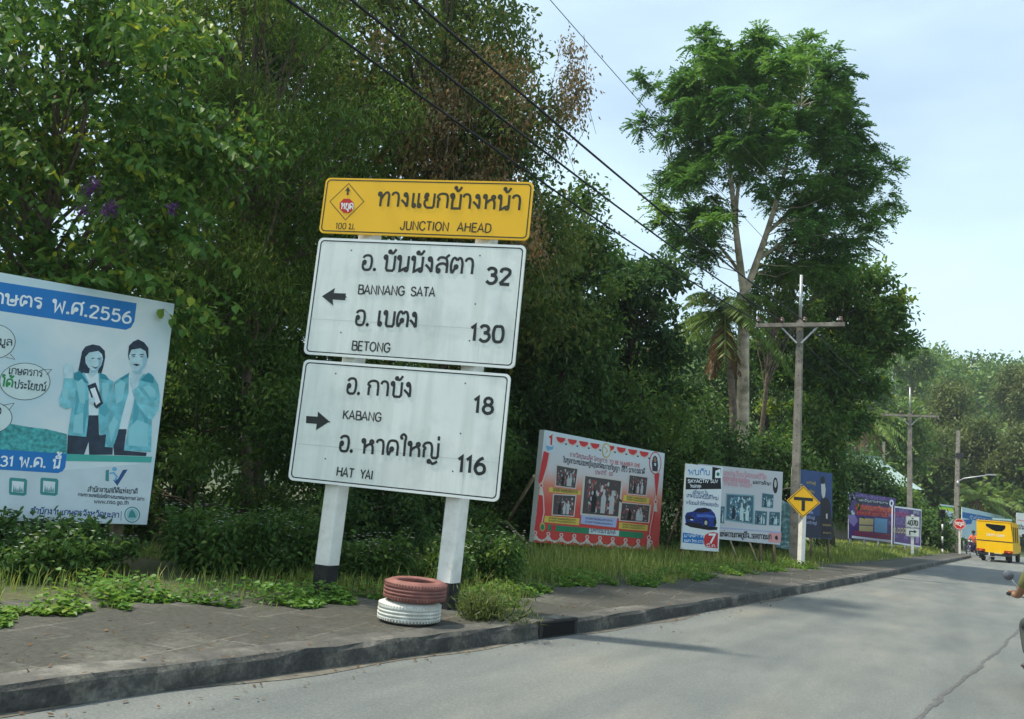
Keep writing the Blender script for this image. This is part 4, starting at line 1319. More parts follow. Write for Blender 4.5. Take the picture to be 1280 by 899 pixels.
class Ink:
    """flat marks on one panel, gathered by colour, laid as thin coats one in front of the other"""

    def __init__(s, panel):
        s.panel = panel
        s.c = {}
        s.n = s.k = 0
        s.part = None

    def mb(s, key):
        return s.c.setdefault(s.part or ('own', key), {}).setdefault(key, MB())

    def begin(s, name=None):
        s.k += 1
        s.part = (name, s.k) if name else None

    def uv(s, p):
        return s.panel.uv(*p)

    def y(s, layer):
        s.n += 1
        return -s.panel.t / 2 - 0.0012 - 0.0016 * layer - 0.00002 * (s.n % 60)

    def poly(s, key, pts, layer=0, px=True):
        s.mb(key).poly([s.uv(p) for p in pts] if px else list(pts), s.y(layer))

    def stroke(s, key, pts, w, layer=0, closed=False):
        """ribbon along uv points"""
        P = [np.array(p, float) for p in pts]
        q = [P[0]]
        for p in P[1:]:
            if np.linalg.norm(p - q[-1]) > 1e-6:
                q.append(p)
        P = q
        n_ = len(P)
        if n_ < 2:
            return
        Lft, Rgt = [], []
        for i in range(n_):
            if closed and i in (0, n_ - 1):
                a, b = P[-2], P[1]
                d0, d1 = P[0] - a, b - P[0]
            else:
                d0 = P[i] - P[i - 1] if i > 0 else P[1] - P[0]
                d1 = P[i + 1] - P[i] if i < n_ - 1 else P[-1] - P[-2]
            d0 = d0 / np.linalg.norm(d0); d1 = d1 / np.linalg.norm(d1)
            t = d0 + d1
            t = t / max(np.linalg.norm(t), 1e-6)
            m_ = w / 2 / max(0.5, float(t @ d0))
            nn_ = np.array([-t[1], t[0]])
            Lft.append(P[i] + nn_ * m_); Rgt.append(P[i] - nn_ * m_)
        y = s.y(layer)
        vs = [(p[0], y, p[1]) for p in Lft] + [(p[0], y, p[1]) for p in Rgt]
        fs = [(i, n_ + i, n_ + i + 1, i + 1) for i in range(n_ - 1)]
        s.mb(key).add(vs, fs)

    def line(s, key, pts, w, layer=0, closed=False):
        pts = [s.uv(p) for p in pts]
        s.stroke(key, pts + ([pts[0]] if closed else []), w, layer, closed)

    def text(s, key, body, a, b, hpx, wt=0.14, layer=2, natural=False):
        """baseline from photo point a to b, letter height hpx; spread to fit"""
        keep, s.part = s.part, ('lettering', s.n)
        A, B = np.array(s.uv(a)), np.array(s.uv(b))
        H = np.linalg.norm(np.array(s.uv((a[0], a[1] - hpx))) - A)
        adv = [glyph(c)[0] for c in body]
        tot = sum(adv) - 0.12
        ex = (B - A) / max(tot, 1e-6)
        ey = np.array([-(B - A)[1], (B - A)[0]])
        ey = ey / np.linalg.norm(ey) * H
        x = 0.0
        prev = ''
        for c, ad in zip(body, adv):
            lift = 0.34 if (c in TONES and prev in UPPER) else 0.0
            for pts, closed in glyph(c)[1]:
                s.stroke(key, [A + ex * (x + p[0]) + ey * (p[1] + lift) for p in pts], wt * H, layer, closed)
            x += ad
            prev = c
        s.part = keep

    def ellipse(s, key, c, rx, ry, layer=0, outline=None, n_=28):
        pts = [(c[0] + rx * math.cos(a), c[1] + ry * math.sin(a)) for a in np.linspace(0, 2 * math.pi, n_ + 1)]
        if outline:
            s.stroke(key, [s.uv(p) for p in pts], outline, layer, True)
        else:
            s.poly(key, pts[:-1], layer)

    def photo(s, quad, seed, layer=1, cols=('ph_dark', 'ph_mid', 'ph_white', 'ph_red'), frame=None, k=26):
        """a printed snapshot: dark ground, pale figures, patches of colour"""
        g = np.random.default_rng(seed)
        s.begin('photograph')
        q = [np.array(s.uv(p)) for p in quad]          # TL TR BR BL
        f = lambda a, b: q[0] * (1 - a) * (1 - b) + q[1] * a * (1 - b) + q[2] * a * b + q[3] * (1 - a) * b
        if frame:
            e = 0.05
            s.poly(frame, [f(-e, -e), f(1 + e, -e), f(1 + e, 1 + e), f(-e, 1 + e)], layer, px=False)
        s.poly(cols[0], [f(0, 0), f(1, 0), f(1, 1), f(0, 1)], layer + 1, px=False)
        for i in range(k * 2):
            a, b = g.uniform(0.06, 0.94), g.uniform(0.1, 0.94)
            key = cols[1 + int(g.integers(0, len(cols) - 1))]
            w, h = g.uniform(0.012, 0.05), g.uniform(0.025, 0.09)
            n_ = 7
            pts = [f(min(max(a + w * math.cos(t) * g.uniform(.6, 1.2), 0.01), .99), min(max(b + h * math.sin(t) * g.uniform(.6, 1.2), .01), .99)) for t in np.linspace(0, 6.28, n_, endpoint=False)]
            s.poly(key, pts, layer + 2, px=False)
        for i in range(3):                              # standing figures
            a = (0.28, 0.55, 0.74)[i] + g.uniform(-.05, .05)
            h = g.uniform(0.55, 0.72)
            key = (cols[0] + '_fig', cols[2], cols[2])[i]
            top = 0.95 - h
            sh = [(a - .06, .95), (a - .07, top + .24), (a - .03, top + .15), (a - .03, top + .03), (a, top), (a + .03, top + .03), (a + .03, top + .15), (a + .07, top + .24), (a + .06, .95)]
            s.poly(key, [f(*p) for p in sh], layer + 3, px=False)
        s.begin()

    def build(s, names):
        for part, keys in s.c.items():
            all_, ms = MB(), []
            for key, mb in keys.items():
                nm, m = names(key)
                all_.add(mb.v, mb.f, len(ms))
                ms.append(m)
            all_.build(nm if part[0] == 'own' else part[0], ms, s.panel.o)


class Panel:
    """a flat board: corner BL in the world, width, height, heading, small roll and lean"""

    def __init__(s, parent, BL, yaw, roll, lean, w, h, t=0.03):
        s.P = np.array(BL, float); s.w, s.h, s.t = w, h, t
        u = np.array([math.cos(yaw), math.sin(yaw), 0]); s.n = np.array([math.sin(yaw), -math.cos(yaw), 0])
        v = np.array([0, 0, math.cos(lean)]) + s.n * math.sin(lean)
        s.u2 = u * math.cos(roll) - v * math.sin(roll); s.v2 = v * math.cos(roll) + u * math.sin(roll)
        s.nn = np.cross(s.u2, s.v2)
        s.parent = parent
        s.rot = (lean, roll, 0)
        s.o = None

    def uv(s, px, py):
        d = FW + RT * (px - CX) / FPX - UP * (py - CY) / FPX
        P = s.P + s.nn * s.t / 2
        k = ((P - EYE) @ s.nn) / (d @ s.nn)
        r = EYE + d * k - P
        return (float(r @ s.u2), float(r @ s.v2))

    def local(s):
        p = Vector(s.P) - s.parent.location
        return s.parent.rotation_euler.to_matrix().inverted() @ p

    def place(s, o):
        o.parent = s.parent
        o.location = s.local()
        o.rotation_euler = s.rot
        s.o = o
        return o


def rounded(x0, z0, x1, z1, r, k=5):
    out = []
    for cx, cz, a0 in ((x1 - r, z1 - r, 0), (x0 + r, z1 - r, 90), (x0 + r, z0 + r, 180), (x1 - r, z0 + r, 270)):
        for i in range(k + 1):
            a = R(a0 + 90 * i / k)
            out.append((cx + r * math.cos(a), cz + r * math.sin(a)))
    return out


def slab(mb, pts, t, mi=0, mi_edge=None):
    """outline in (u, v) given thickness t about y = 0"""
    n_ = len(pts)
    a = sum(pts[i - 1][0] * pts[i][1] - pts[i][0] * pts[i - 1][1] for i in range(n_))
    pts = pts if a > 0 else pts[::-1]
    vs = [(u, -t / 2, v) for u, v in pts] + [(u, t / 2, v) for u, v in pts]
    mb.add(vs, [tuple(range(n_)), tuple(reversed(range(n_, 2 * n_)))], mi)
    mb.add(vs, [((i + 1) % n_, i, n_ + i, n_ + (i + 1) % n_) for i in range(n_)], mi if mi_edge is None else mi_edge)


def flatmat(name, rgb, rough=0.5, var=0.06, scale=3.0, **k):
    return mat(name, lin(*rgb), rough, var, scale, **k)


def print_mat(rgb, name=None):
    # halftone prints: photographic areas carry mottled tone, flat inks almost none
    var, scale = {(112, 190, 202): (0.30, 9.0), (128, 200, 210): (0.26, 11.0), (184, 214, 220): (0.14, 14.0), (70, 160, 160): (0.45, 26.0), (36, 52, 68): (0.4, 20.0), (44, 58, 74): (0.35, 10.0), (28, 52, 130): (0.6, 9.0)}.get(rgb, (0.06, 5.0))
    return flatmat(name or 'print %d %d %d' % rgb, rgb, 0.45, var, scale, spec=0.3)


m_wood = mat('weathered timber', (0.17, 0.125, 0.08), 0.9, 0.35, 7, bump=0.4, bscale=25)
m_bamboo = mat('bamboo', (0.26, 0.21, 0.12), 0.75, 0.35, 5)
m_steel = mat('galvanised steel', (0.42, 0.43, 0.43), 0.45, 0.15, 8, metal=0.5)
m_conc = mat('weathered concrete', (0.26, 0.24, 0.20), 0.9, 0.25, 5, bump=0.3, bscale=30, dirt=(0.12, 0.11, 0.09), dirt_amt=0.6, dscale=3)

# ------------------------------------------------------------------ the junction road sign
SB = np.array([-6.643, 6.712, 1.359])
S_YAW, S_ROLL, S_LEAN = R(18.2), R(0.9), R(1.4)
sg_c = np.array([-5.5, 7.15, 0.15])
sign = thing('road_sign', 'tall junction sign of one yellow and two white boards on two posts', 'road sign', tuple(sg_c), S_YAW)
ref = Panel(sign, SB, S_YAW, S_ROLL, S_LEAN, 2.46, 3.54, 0.03)
m_yel = flatmat('sign yellow sheeting', (248, 190, 16), 0.35, 0.04, 1.2, spec=0.45)
m_whs = mat('sign white sheeting', (0.80, 0.84, 0.78), 0.35, 0.04, 1.4, spec=0.45, dirt=(0.58, 0.62, 0.58), dirt_amt=0.5, dscale=1.3)
m_whs.node_tree.nodes  # sheeting: add faint rain streaks running down the face
_n, _l = m_whs.node_tree.nodes, m_whs.node_tree.links
_b = _n['Principled BSDF']
_src = _b.inputs['Base Color'].links[0].from_socket
_co = _n.new('ShaderNodeTexCoord').outputs['Object']
_st = ramp(_n, _l, noise(_n, _l, _co, 1.0, 6, 0.6, (7.0, 1.0, 0.55)), [(0.35, (0.86, 0.87, 0.86)), (0.55, (1.0, 1.0, 1.0)), (0.75, (1.03, 1.03, 1.03))])
_l.new(mixc(_n, _l, 1.0, _src, _st, 'MULTIPLY'), _b.inputs['Base Color'])
m_seam = mat('sheeting seam', (0.55, 0.58, 0.54), 0.5)
m_rim = mat('sign edge white', (0.82, 0.85, 0.81), 0.4, 0.04, 2)
m_blk = mat('sign black film', (0.022, 0.027, 0.026), 0.4, 0.2, 6)
m_brown = mat('sign dark letters on yellow', (0.045, 0.040, 0.016), 0.45, 0.25, 5)
m_red = flatmat('sign red film', (200, 40, 38), 0.4)


def sign_board(px_corners, face_m, rim_m, edge_w):
    c = [np.array(ref.uv(*p)) for p in px_corners]
    x0 = (c[0][0] + c[3][0]) / 2; x1 = (c[1][0] + c[2][0]) / 2
    z1 = (c[0][1] + c[1][1]) / 2; z0 = (c[2][1] + c[3][1]) / 2
    BL = ref.P + ref.nn * ref.t / 2 + ref.u2 * x0 + ref.v2 * z0 - ref.nn * 0.0125
    P = Panel(sign, BL, S_YAW, S_ROLL, S_LEAN, x1 - x0, z1 - z0, 0.025)
    mb = MB()
    slab(mb, rounded(0, 0, P.w, P.h, 0.06), 0.025)
    P.place(mb.build('sign_panel', face_m))
    ink = Ink(P)
    e = edge_w
    ink.stroke('border', rounded(e, e, P.w - e, P.h - e, 0.045) + [rounded(e, e, P.w - e, P.h - e, 0.045)[0]], 0.014, 0, True)
    if rim_m is not None:
        e2 = e * 0.42
        ink.stroke('rim', rounded(e2, e2, P.w - e2, P.h - e2, 0.055) + [rounded(e2, e2, P.w - e2, P.h - e2, 0.055)[0]], e * 0.8, 1, True)
    return P, ink


# yellow board
P, ink = sign_board([(407, 222), (667, 228), (661, 300), (399, 292)], m_yel, None, 0.028)
ink.text('letters', 'ทางแยกข้างหน้า', (471, 258), (650, 263), 17.5, 0.16)
ink.text('letters', 'JUNCTION', (500, 287), (560, 289), 10.5, 0.15)
ink.text('letters', 'AHEAD', (571, 289), (613, 291), 10.5, 0.15)
ink.text('letters', '100 ม.', (419, 286), (443, 287), 7, 0.14)
dm = [(436, 229.5), (455, 252), (432, 275), (412.5, 252)]
ink.line('letters', dm, 0.008, 1, True)
ink.poly('letters', [(433.2, 244), (433.8, 239), (431.5, 239.3), (435, 233.5), (438.3, 239.3), (436.2, 239.2), (435.6, 244)], 1)
oc = [(433.5 + 9.6 * math.cos(a), 257.5 + 9.6 * math.sin(a)) for a in np.arange(8) * math.pi / 4 + math.pi / 8]
ink.poly('stop', oc, 1)
ink.text('white', 'หยุด', (426, 261.5), (441, 262), 7.5, 0.17)
ink.build(lambda k: {'letters': ('lettering', m_brown), 'border': ('border', m_brown), 'stop': ('stop_symbol', m_red), 'white': ('lettering', m_rim)}[k])

# upper white board
P, ink = sign_board([(397, 297), (659, 307), (642, 461), (381, 443)], m_whs, m_rim, 0.035)
T_ = lambda *a, **k: ink.text('letters', *a, **k)
T_('อ.', (451, 337), (469, 338), 18, 0.165); T_('บันนังสตา', (478, 338), (591, 343), 18.8, 0.165)
T_('32', (606, 354), (637, 356), 19, 0.21)
T_('BANNANG', (447, 367.5), (505, 369.5), 11, 0.155); T_('SATA', (513, 370), (543, 371), 11, 0.155)
T_('อ.', (443, 406), (460, 407), 18, 0.17); T_('เบตง', (470, 407), (521, 410), 18.8, 0.17)
T_('130', (587, 426), (629, 428), 19.5, 0.20)
T_('BETONG', (439, 437.5), (487, 440.5), 11, 0.155)
ink.poly('arrow', [(402.5, 370.5), (419, 360), (417.3, 366.5), (432.5, 367), (431.5, 375.5), (416, 374.5), (416.5, 382)], 1)
def wear(P, ink, seed):
    """bolt heads, a sheet joint and scuffs on a board"""
    g = np.random.default_rng(seed)
    ink.begin('seam')
    ink.stroke('seam', [(0.05, P.h * 0.30), (P.w * 0.4, P.h * 0.30 + .004), (P.w - 0.05, P.h * 0.30)], 0.006, 0)
    ink.stroke('seam', [(P.w * 0.83, 0.05), (P.w * 0.83, P.h * 0.30)], 0.005, 0)
    ink.begin()
    for u in (0.17, 0.79):
        for v in (0.20, 0.50, 0.90):
            ink.begin('bolt_head')
            c = (P.w * u + g.normal(0, .01), P.h * v)
            ink.poly('letters', [(c[0] + .009 * math.cos(a), c[1] + .009 * math.sin(a)) for a in np.arange(8) * math.pi / 4], 1, px=False)
    ink.begin()


nm_ = lambda k: {'letters': ('lettering', m_blk), 'border': ('border', m_blk), 'rim': ('rim', m_rim), 'arrow': ('arrow', m_blk), 'seam': ('seam', m_seam)}[k]
wear(P, ink, 1)
ink.build(nm_)
# lower white board
P, ink = sign_board([(378, 449), (640, 468), (622, 628), (362, 600)], m_whs, m_rim, 0.035)
T_ = lambda *a, **k: ink.text('letters', *a, **k)
T_('อ.', (432, 491.5), (449, 493), 19, 0.16); T_('กาบัง', (458, 494), (514, 497), 18.2, 0.165)
T_('18', (591, 516), (616, 517.5), 19.5, 0.20)
T_('KABANG', (428, 523.5), (476, 527), 10.5, 0.155)
T_('อ.', (423, 563.5), (440, 565), 19, 0.17); T_('หาดใหญ่', (451, 567), (548, 573), 18.4, 0.17)
T_('116', (571, 590), (606, 592.5), 19.5, 0.21)
T_('HAT', (420, 594.5), (441, 597.5), 11, 0.155); T_('YAI', (450, 598), (465, 599.5), 11, 0.155)
ink.poly('arrow', [(412, 527), (397.5, 514.5), (397.2, 521), (383, 520), (382.5, 529), (396, 530), (395, 538)], 1)
wear(P, ink, 2)
ink.build(nm_)

m_post = mat('white painted post', (0.83, 0.82, 0.76), 0.6, 0.05, 5, bump=0.2, bscale=25, dirt=(0.5, 0.48, 0.4), dirt_amt=0.35, dscale=4)
m_base = mat('black painted post base', (0.020, 0.020, 0.019), 0.7, 0.3, 8, bump=0.2, bscale=25)


def sign_post(px_top, px_bot, z_blk):
    u0, v0 = ref.uv(*px_top); u1, v1 = ref.uv(*px_bot)
    um = u1
    base = ref.P + ref.u2 * um - ref.nn * 0.155
    L = base + ref.v2 * (0 - 1.359 + 0.05)
    Tp = ref.P + ref.u2 * u0 - ref.nn * 0.155 + ref.v2 * (3.45)
    inv = sign.rotation_euler.to_matrix().inverted()
    a = inv @ (Vector(L) - sign.location); b = inv @ (Vector(Tp) - sign.location)
    d = (b - a).normalized()
    q = Matrix.Rotation(R(-16), 3, 'Z')
    s = 0.20
    mid = a + d * (z_blk + 0.0)

    def prism(name, p, r, m, par=None):
        mb = MB()
        pts = rounded(-s / 2, -s / 2, s / 2, s / 2, 0.022, 2)
        lo = [p + q @ Vector((x, y, 0)) for x, y in pts]; hi = [r + q @ Vector((x, y, 0)) for x, y in pts]
        k = len(pts)
        mb.add(lo + hi, [(i, (i + 1) % k, k + (i + 1) % k, k + i) for i in range(k)] + [tuple(reversed(range(k))), tuple(range(k, 2 * k))])
        return mb.build(name, m, par)
    o = prism('post', mid, b, m_post, sign)
    prism('painted_base', a - d * 0.3, mid - d * 0.001, m_base, o)


sign_post((437, 440), (413, 610), 0.42)
sign_post((604, 302), (566, 624), 0.40)

# ------------------------------------------------------------------ two tyres by the sign
def tyre(name, label, loc, m, tilt=0.0, rz=0.0):
    o = thing(name, label, 'tyre', loc, rz)
    o.rotation_euler = (R(tilt), R(tilt * .6), rz)
    r1, r0, h = 0.298, 0.175, 0.19
    prof = [(r0, 0.02), (r0 + .012, 0.008), (r0 + .05, 0.0), (r1 - .05, 0.006), (r1 - .018, 0.02), (r1 - 0.004, 0.042)]
    for z in (0.062, 0.094, 0.126):                     # tread grooves
        prof += [(r1, z - 0.010), (r1 - 0.011, z - 0.006), (r1 - 0.011, z), (r1, z + 0.004)]
    prof += [(r1 - 0.004, h - .042), (r1 - .018, h - .02), (r1 - .05, h - .006), (r0 + .05, h), (r0 + .012, h - .008), (r0, h - .02), (r0 + .02, h - .05), (r0 + .05, h / 2), (r0 + .02, .05)]
    mb = MB(); mb.lathe(prof, 56, closed=True, smooth=True)
    mb.build('carcass', m, o)
    mb = MB()
    for k in range(60):
        a = 2 * math.pi * k / 60
        for z, s in ((0.036, 1), (h - 0.036, -1)):
            M = Matrix.Rotation(a, 3, 'Z') @ Matrix.Rotation(0.35 * s, 3, 'X')
            mb.box(M @ Vector((r1 - 0.008, 0, 0)) + Vector((0, 0, z)), (0.012, 0.013, 0.022), M)
    mb.build('tread_blocks', m, o)
    return o


tx = on_ground(510.5, 776, 0.16)
m_tw = mat('white painted rubber', (0.62, 0.63, 0.57), 0.65, 0.10, 8, bump=0.2, bscale=40, dirt=(0.34, 0.33, 0.28), dirt_amt=0.55, dscale=6)
m_tr = mat('faded red painted rubber', (0.235, 0.098, 0.080), 0.7, 0.22, 8, bump=0.2, bscale=40, dirt=(0.12, 0.06, 0.055), dirt_amt=0.6, dscale=6)
tyre('tyre', 'white painted tyre lying on the paving, lower of the stack', (tx[0], tx[1], 0.158), m_tw, 0.4)
tyre('tyre', 'faded red painted tyre lying on top of the white tyre', (tx[0] + 0.035, tx[1] + 0.012, 0.352), m_tr, 0.8, 0.5)


# ------------------------------------------------------------------ hoardings along the verge
def board(name, label, BL, yaw, roll, lean, w, h, face, t=0.05, edge=None, cat='billboard'):
    yaw, roll, lean = R(yaw), R(roll), R(lean)
    c = np.array(BL) + np.array([math.cos(yaw), math.sin(yaw), 0]) * w / 2
    o = thing(name, label, cat, (float(c[0]), float(c[1]), 0.15), yaw)
    P = Panel(o, BL, yaw, roll, lean, w, h, t)
    mb = MB(); slab(mb, [(0, 0), (w, 0), (w, h), (0, h)], t, 0, 1)
    P.place(mb.build('panel', [face, edge or m_rim]))
    return o, P, Ink(P)


def stick(o, a, b, w, m, name='prop', round_=True):
    """a pole between two world points, as a part of o"""
    inv = o.rotation_euler.to_matrix().inverted()
    A, B = inv @ (Vector(a) - o.location), inv @ (Vector(b) - o.location)
    mb = MB()
    if round_:
        mb.tube([A, (A + B) / 2 + Vector((0.01, 0.008, 0)), B], [w / 2 * 1.1, w / 2, w / 2 * 0.9], 8)
    else:
        mb.bar(A, B, w)
    return mb.build(name, m, o)


def back(P, u, v, d=0.06):
    return P.P + P.u2 * u + P.v2 * v - P.nn * d


# 1. blue and white hoarding at the left edge
m_bb, n, l, b = node_mat('hoarding vinyl pale blue')
co = n.new('ShaderNodeTexCoord').outputs['Object']
cbb = ramp(n, l, noise(n, l, co, 0.8, 4), [(0.3, lin(176, 208, 218)), (0.6, lin(216, 226, 226)), (0.8, lin(196, 216, 220))])
l.new(cbb, b.inputs['Base Color']); b.inputs['Roughness'].default_value = 0.45
_yaw = R(65.0)
BRc = np.array([-8.565, 6.439, 0.677])
BLc = BRc - np.array([math.cos(_yaw), math.sin(_yaw), 0]) * 4.8 * math.cos(R(1)) - np.array([0, 0, 1]) * 4.8 * math.sin(R(1.0))
bb, P, ink = board('billboard', 'pale blue billboard of a young couple in teal jackets holding up a phone', BLc, 65, -1, -4, 4.8, 2.75, m_bb)
C1 = lambda pts: [(x / 2.496, 320 + y / 2.497) for x, y in pts]
C6 = lambda pts: [(x / 5.62, 420 + y / 5.62) for x, y in pts]
# blue title band
ink.poly('blue', C1([(-60, 72), (426, 148), (419, 205), (408, 224), (392, 231), (-60, 163)]), 0)
ink.text('white', 'กษตร', (-12, 378.5), (52, 386), 13.5, 0.17)
ink.text('white', 'พ.ศ.2556', (64, 389), (163, 404.5), 15, 0.17)
# green field strip and white foot
ink.poly('field', C6([(-300, 690), (-100, 620), (60, 615), (200, 640), (330, 655), (470, 690), (470, 835), (-300, 790)]), 0)
ink.poly('teal', C1([(207, 618), (474, 627), (471, 645), (204, 640)]), 0)
ink.poly('foot', C1([(-200, 660), (208, 668), (470, 646), (458, 838), (-200, 812)]), 0)
ink.poly('blue', C1([(-200, 590), (208, 618), (203, 660), (195, 672), (180, 678), (-200, 655)]), 1)
ink.text('white', '31 พ.ค.', (-1, 582.5), (56, 584.5), 12, 0.17)
ink.text('white', 'นี้', (65, 585), (74, 585.5), 11, 0.17)
# speech bubbles
for cx_, cy_, rx_, ry_ in ((-8, 427, 27, 21.5), (31, 477, 31.5, 23), (-14, 522, 29, 20)):
    ink.ellipse('bubble', (cx_, cy_), rx_, ry_, 0)
    ink.ellipse('ink', (cx_, cy_), rx_, ry_, 1, 0.006)
ink.poly('bubble', [(52, 462.5), (64.5, 462), (58, 470)], 0); ink.line('ink', [(52, 462.5), (64.5, 462), (58, 469)], 0.006, 1)
ink.poly('bubble', [(12, 443), (18.5, 449.5), (5, 447)], 0); ink.line('ink', [(13, 443), (18.5, 449.5), (7, 446.5)], 0.006, 1)
ink.poly('bubble', [(5, 508), (17.5, 504), (11, 512)], 0); ink.line('ink', [(3, 507), (17.5, 504), (11, 513)], 0.006, 1)
ink.text('ink', 'ข้อมูล', (-18, 430), (14.5, 432.5), 8, 0.15)
ink.text('ink', 'เกษตรกร', (10, 467.5), (52.5, 471), 7.5, 0.14)
ink.text('green', 'ได้', (1, 483), (15, 484.5), 10, 0.19); ink.text('ink', 'ประโยชน์', (17, 485), (56.5, 489), 8, 0.14)
ink.text('ink', 'จริง', (-22, 516), (1.5, 518), 8, 0.15)
# the couple
ink.begin('printed_woman')
ink.poly('trouser', C6([(475, 695), (605, 700), (615, 560), (690, 560), (695, 695), (740, 690), (795, 740), (790, 835), (625, 835), (622, 745), (590, 835), (470, 830)]), 0)
ink.begin('printed_man')
ink.poly('trouser', C6([(825, 655), (888, 655), (870, 805), (1030, 820), (1025, 845), (800, 838), (795, 770)]), 0)
ink.begin('printed_woman')
ink.poly('shirt', C6([(585, 240), (640, 300), (690, 250), (705, 300), (692, 558), (618, 558), (622, 380), (600, 300)]), 1)
ink.poly('trouser', C6([(616, 558), (692, 558), (690, 572), (617, 572)]), 2)
ink.poly('hair', C6([(575, 110), (600, 75), (650, 60), (700, 70), (735, 105), (738, 150), (725, 220), (712, 262), (690, 262), (600, 262), (545, 265), (560, 190)]), 1)
ink.poly('skin', C6([(598, 150), (625, 118), (690, 106), (716, 130), (722, 165), (712, 205), (690, 238), (662, 245), (622, 225), (600, 190)]), 2)
ink.poly('skin', C6([(630, 225), (690, 235), (685, 262), (645, 290), (625, 265)]), 2)
ink.poly('jacket', C6([(515, 305), (590, 255), (622, 330), (622, 560), (605, 710), (475, 697), (502, 520), (530, 420), (505, 360)]), 2)
ink.poly('sleeve', C6([(448, 300), (508, 290), (530, 410), (505, 505), (460, 515), (420, 490), (413, 440), (440, 380)]), 3)
ink.poly('skin', C6([(445, 225), (465, 195), (500, 190), (515, 240), (512, 285), (505, 300), (452, 298)]), 4)
ink.poly('jacket', C6([(690, 262), (760, 300), (795, 320), (782, 420), (772, 520), (740, 692), (700, 700), (690, 558), (697, 380)]), 2)
ink.poly('collar', C6([(520, 262), (560, 245), (590, 290), (622, 335), (560, 320), (518, 306)]), 3)
ink.poly('collar', C6([(695, 258), (742, 275), (768, 312), (702, 300)]), 3)
ink.poly('fold', C6([(530, 380), (545, 395), (552, 470), (530, 560), (520, 545), (532, 470)]), 3)
ink.poly('fold', C6([(690, 500), (745, 480), (765, 520), (735, 570), (700, 545)]), 3)
ink.begin('printed_man')
ink.poly('shirt', C6([(900, 270), (965, 320), (945, 420), (890, 658), (836, 658), (880, 450)]), 1)
ink.poly('trouser', C6([(835, 655), (888, 655), (886, 690), (832, 690)]), 2)
ink.poly('hair', C6([(898, 135), (905, 70), (935, 40), (970, 25), (1010, 45), (1042, 85), (1042, 150), (1028, 170), (905, 170)]), 1)
ink.poly('skin', C6([(905, 140), (922, 98), (985, 88), (1022, 108), (1034, 165), (1022, 212), (990, 248), (948, 243), (915, 205)]), 2)
ink.poly('skin', C6([(928, 235), (1005, 238), (1000, 280), (965, 330), (930, 300)]), 2)
ink.poly('jacket', C6([(838, 300), (905, 262), (902, 400), (862, 540), (822, 700), (792, 785), (735, 780), (750, 650), (775, 520), (790, 400), (800, 325)]), 2)
ink.poly('jacket', C6([(1005, 270), (1060, 262), (1110, 340), (1122, 420), (1112, 520), (1065, 592), (1060, 815), (870, 805), (902, 640), (932, 500), (948, 420), (942, 350)]), 2)
ink.poly('sleeve', C6([(925, 385), (965, 350), (1010, 420), (1065, 470), (1112, 440), (1112, 520), (1065, 590), (1030, 575), (960, 480)]), 3)
ink.poly('skin', C6([(912, 290), (945, 268), (978, 300), (972, 350), (930, 388), (915, 340)]), 4)
ink.poly('collar', C6([(985, 312), (1040, 258), (1080, 290), (1076, 332), (1020, 322)]), 3)
ink.poly('collar', C6([(835, 302), (908, 258), (898, 288), (858, 312)]), 3)
ink.poly('fold', C6([(950, 500), (975, 515), (968, 580), (948, 575)]), 3)
ink.poly('fold', C6([(1000, 540), (1040, 580), (1030, 640), (1010, 600)]), 3)
ink.begin('printed_woman')
for pts in ([(535, 330), (575, 300), (600, 340), (595, 480), (560, 470), (545, 400)], [(715, 330), (765, 330), (760, 420), (735, 470), (715, 420)], [(430, 390), (460, 350), (480, 380), (470, 460), (445, 480)], [(520, 560), (585, 540), (580, 690), (510, 680)]):
    ink.poly('jacketl', C6(pts), 4)
ink.poly('cheek', C6([(692, 150), (716, 150), (710, 205), (690, 238), (668, 244), (690, 205)]), 3); ink.poly('cheek', C6([(628, 240), (688, 244), (668, 258), (640, 262)]), 3)
ink.poly('fold', C6([(590, 470), (622, 440), (622, 480), (600, 600), (590, 700), (580, 640)]), 3)
ink.begin('printed_man')
for pts in ([(805, 345), (850, 315), (880, 330), (860, 450), (815, 480)], [(1000, 360), (1050, 345), (1090, 380), (1095, 430), (1050, 430)], [(900, 650), (960, 590), (1040, 620), (1040, 780), (900, 770)], [(760, 640), (800, 560), (830, 600), (780, 750)]):
    ink.poly('jacketl', C6(pts), 3 if pts[0][0] != 1000 else 4)
ink.poly('cheek', C6([(1005, 120), (1034, 160), (1022, 212), (990, 248), (965, 246), (1000, 205)]), 3); ink.poly('cheek', C6([(930, 246), (1000, 246), (985, 272), (950, 272)]), 3)
ink.poly('fold', C6([(945, 430), (975, 500), (960, 640), (930, 790), (905, 800), (930, 600)]), 3)
ink.begin('printed_phone')
ink.poly('hair', C6([(612, 350), (670, 328), (724, 475), (680, 512), (664, 500)]), 4)
ink.poly('white', C6([(632, 374), (666, 362), (704, 466), (674, 488)]), 5)
ink.poly('skin', C6([(628, 440), (660, 430), (668, 455), (650, 490), (632, 475)]), 5)
ink.begin('printed_features')
for pts in ([(640, 158), (662, 152), (662, 158), (642, 164)], [(682, 158), (706, 160), (704, 167), (684, 164)], [(640, 212), (668, 222), (690, 214), (668, 232)],
            [(922, 132), (950, 128), (950, 135), (924, 140)], [(978, 130), (1008, 128), (1006, 136), (980, 136)], [(930, 200), (958, 196), (984, 204), (958, 214)], [(928, 146), (948, 143), (946, 150), (930, 151)], [(982, 146), (1004, 144), (1002, 151), (984, 151)]):
    ink.poly('hair', C6(pts), 4)
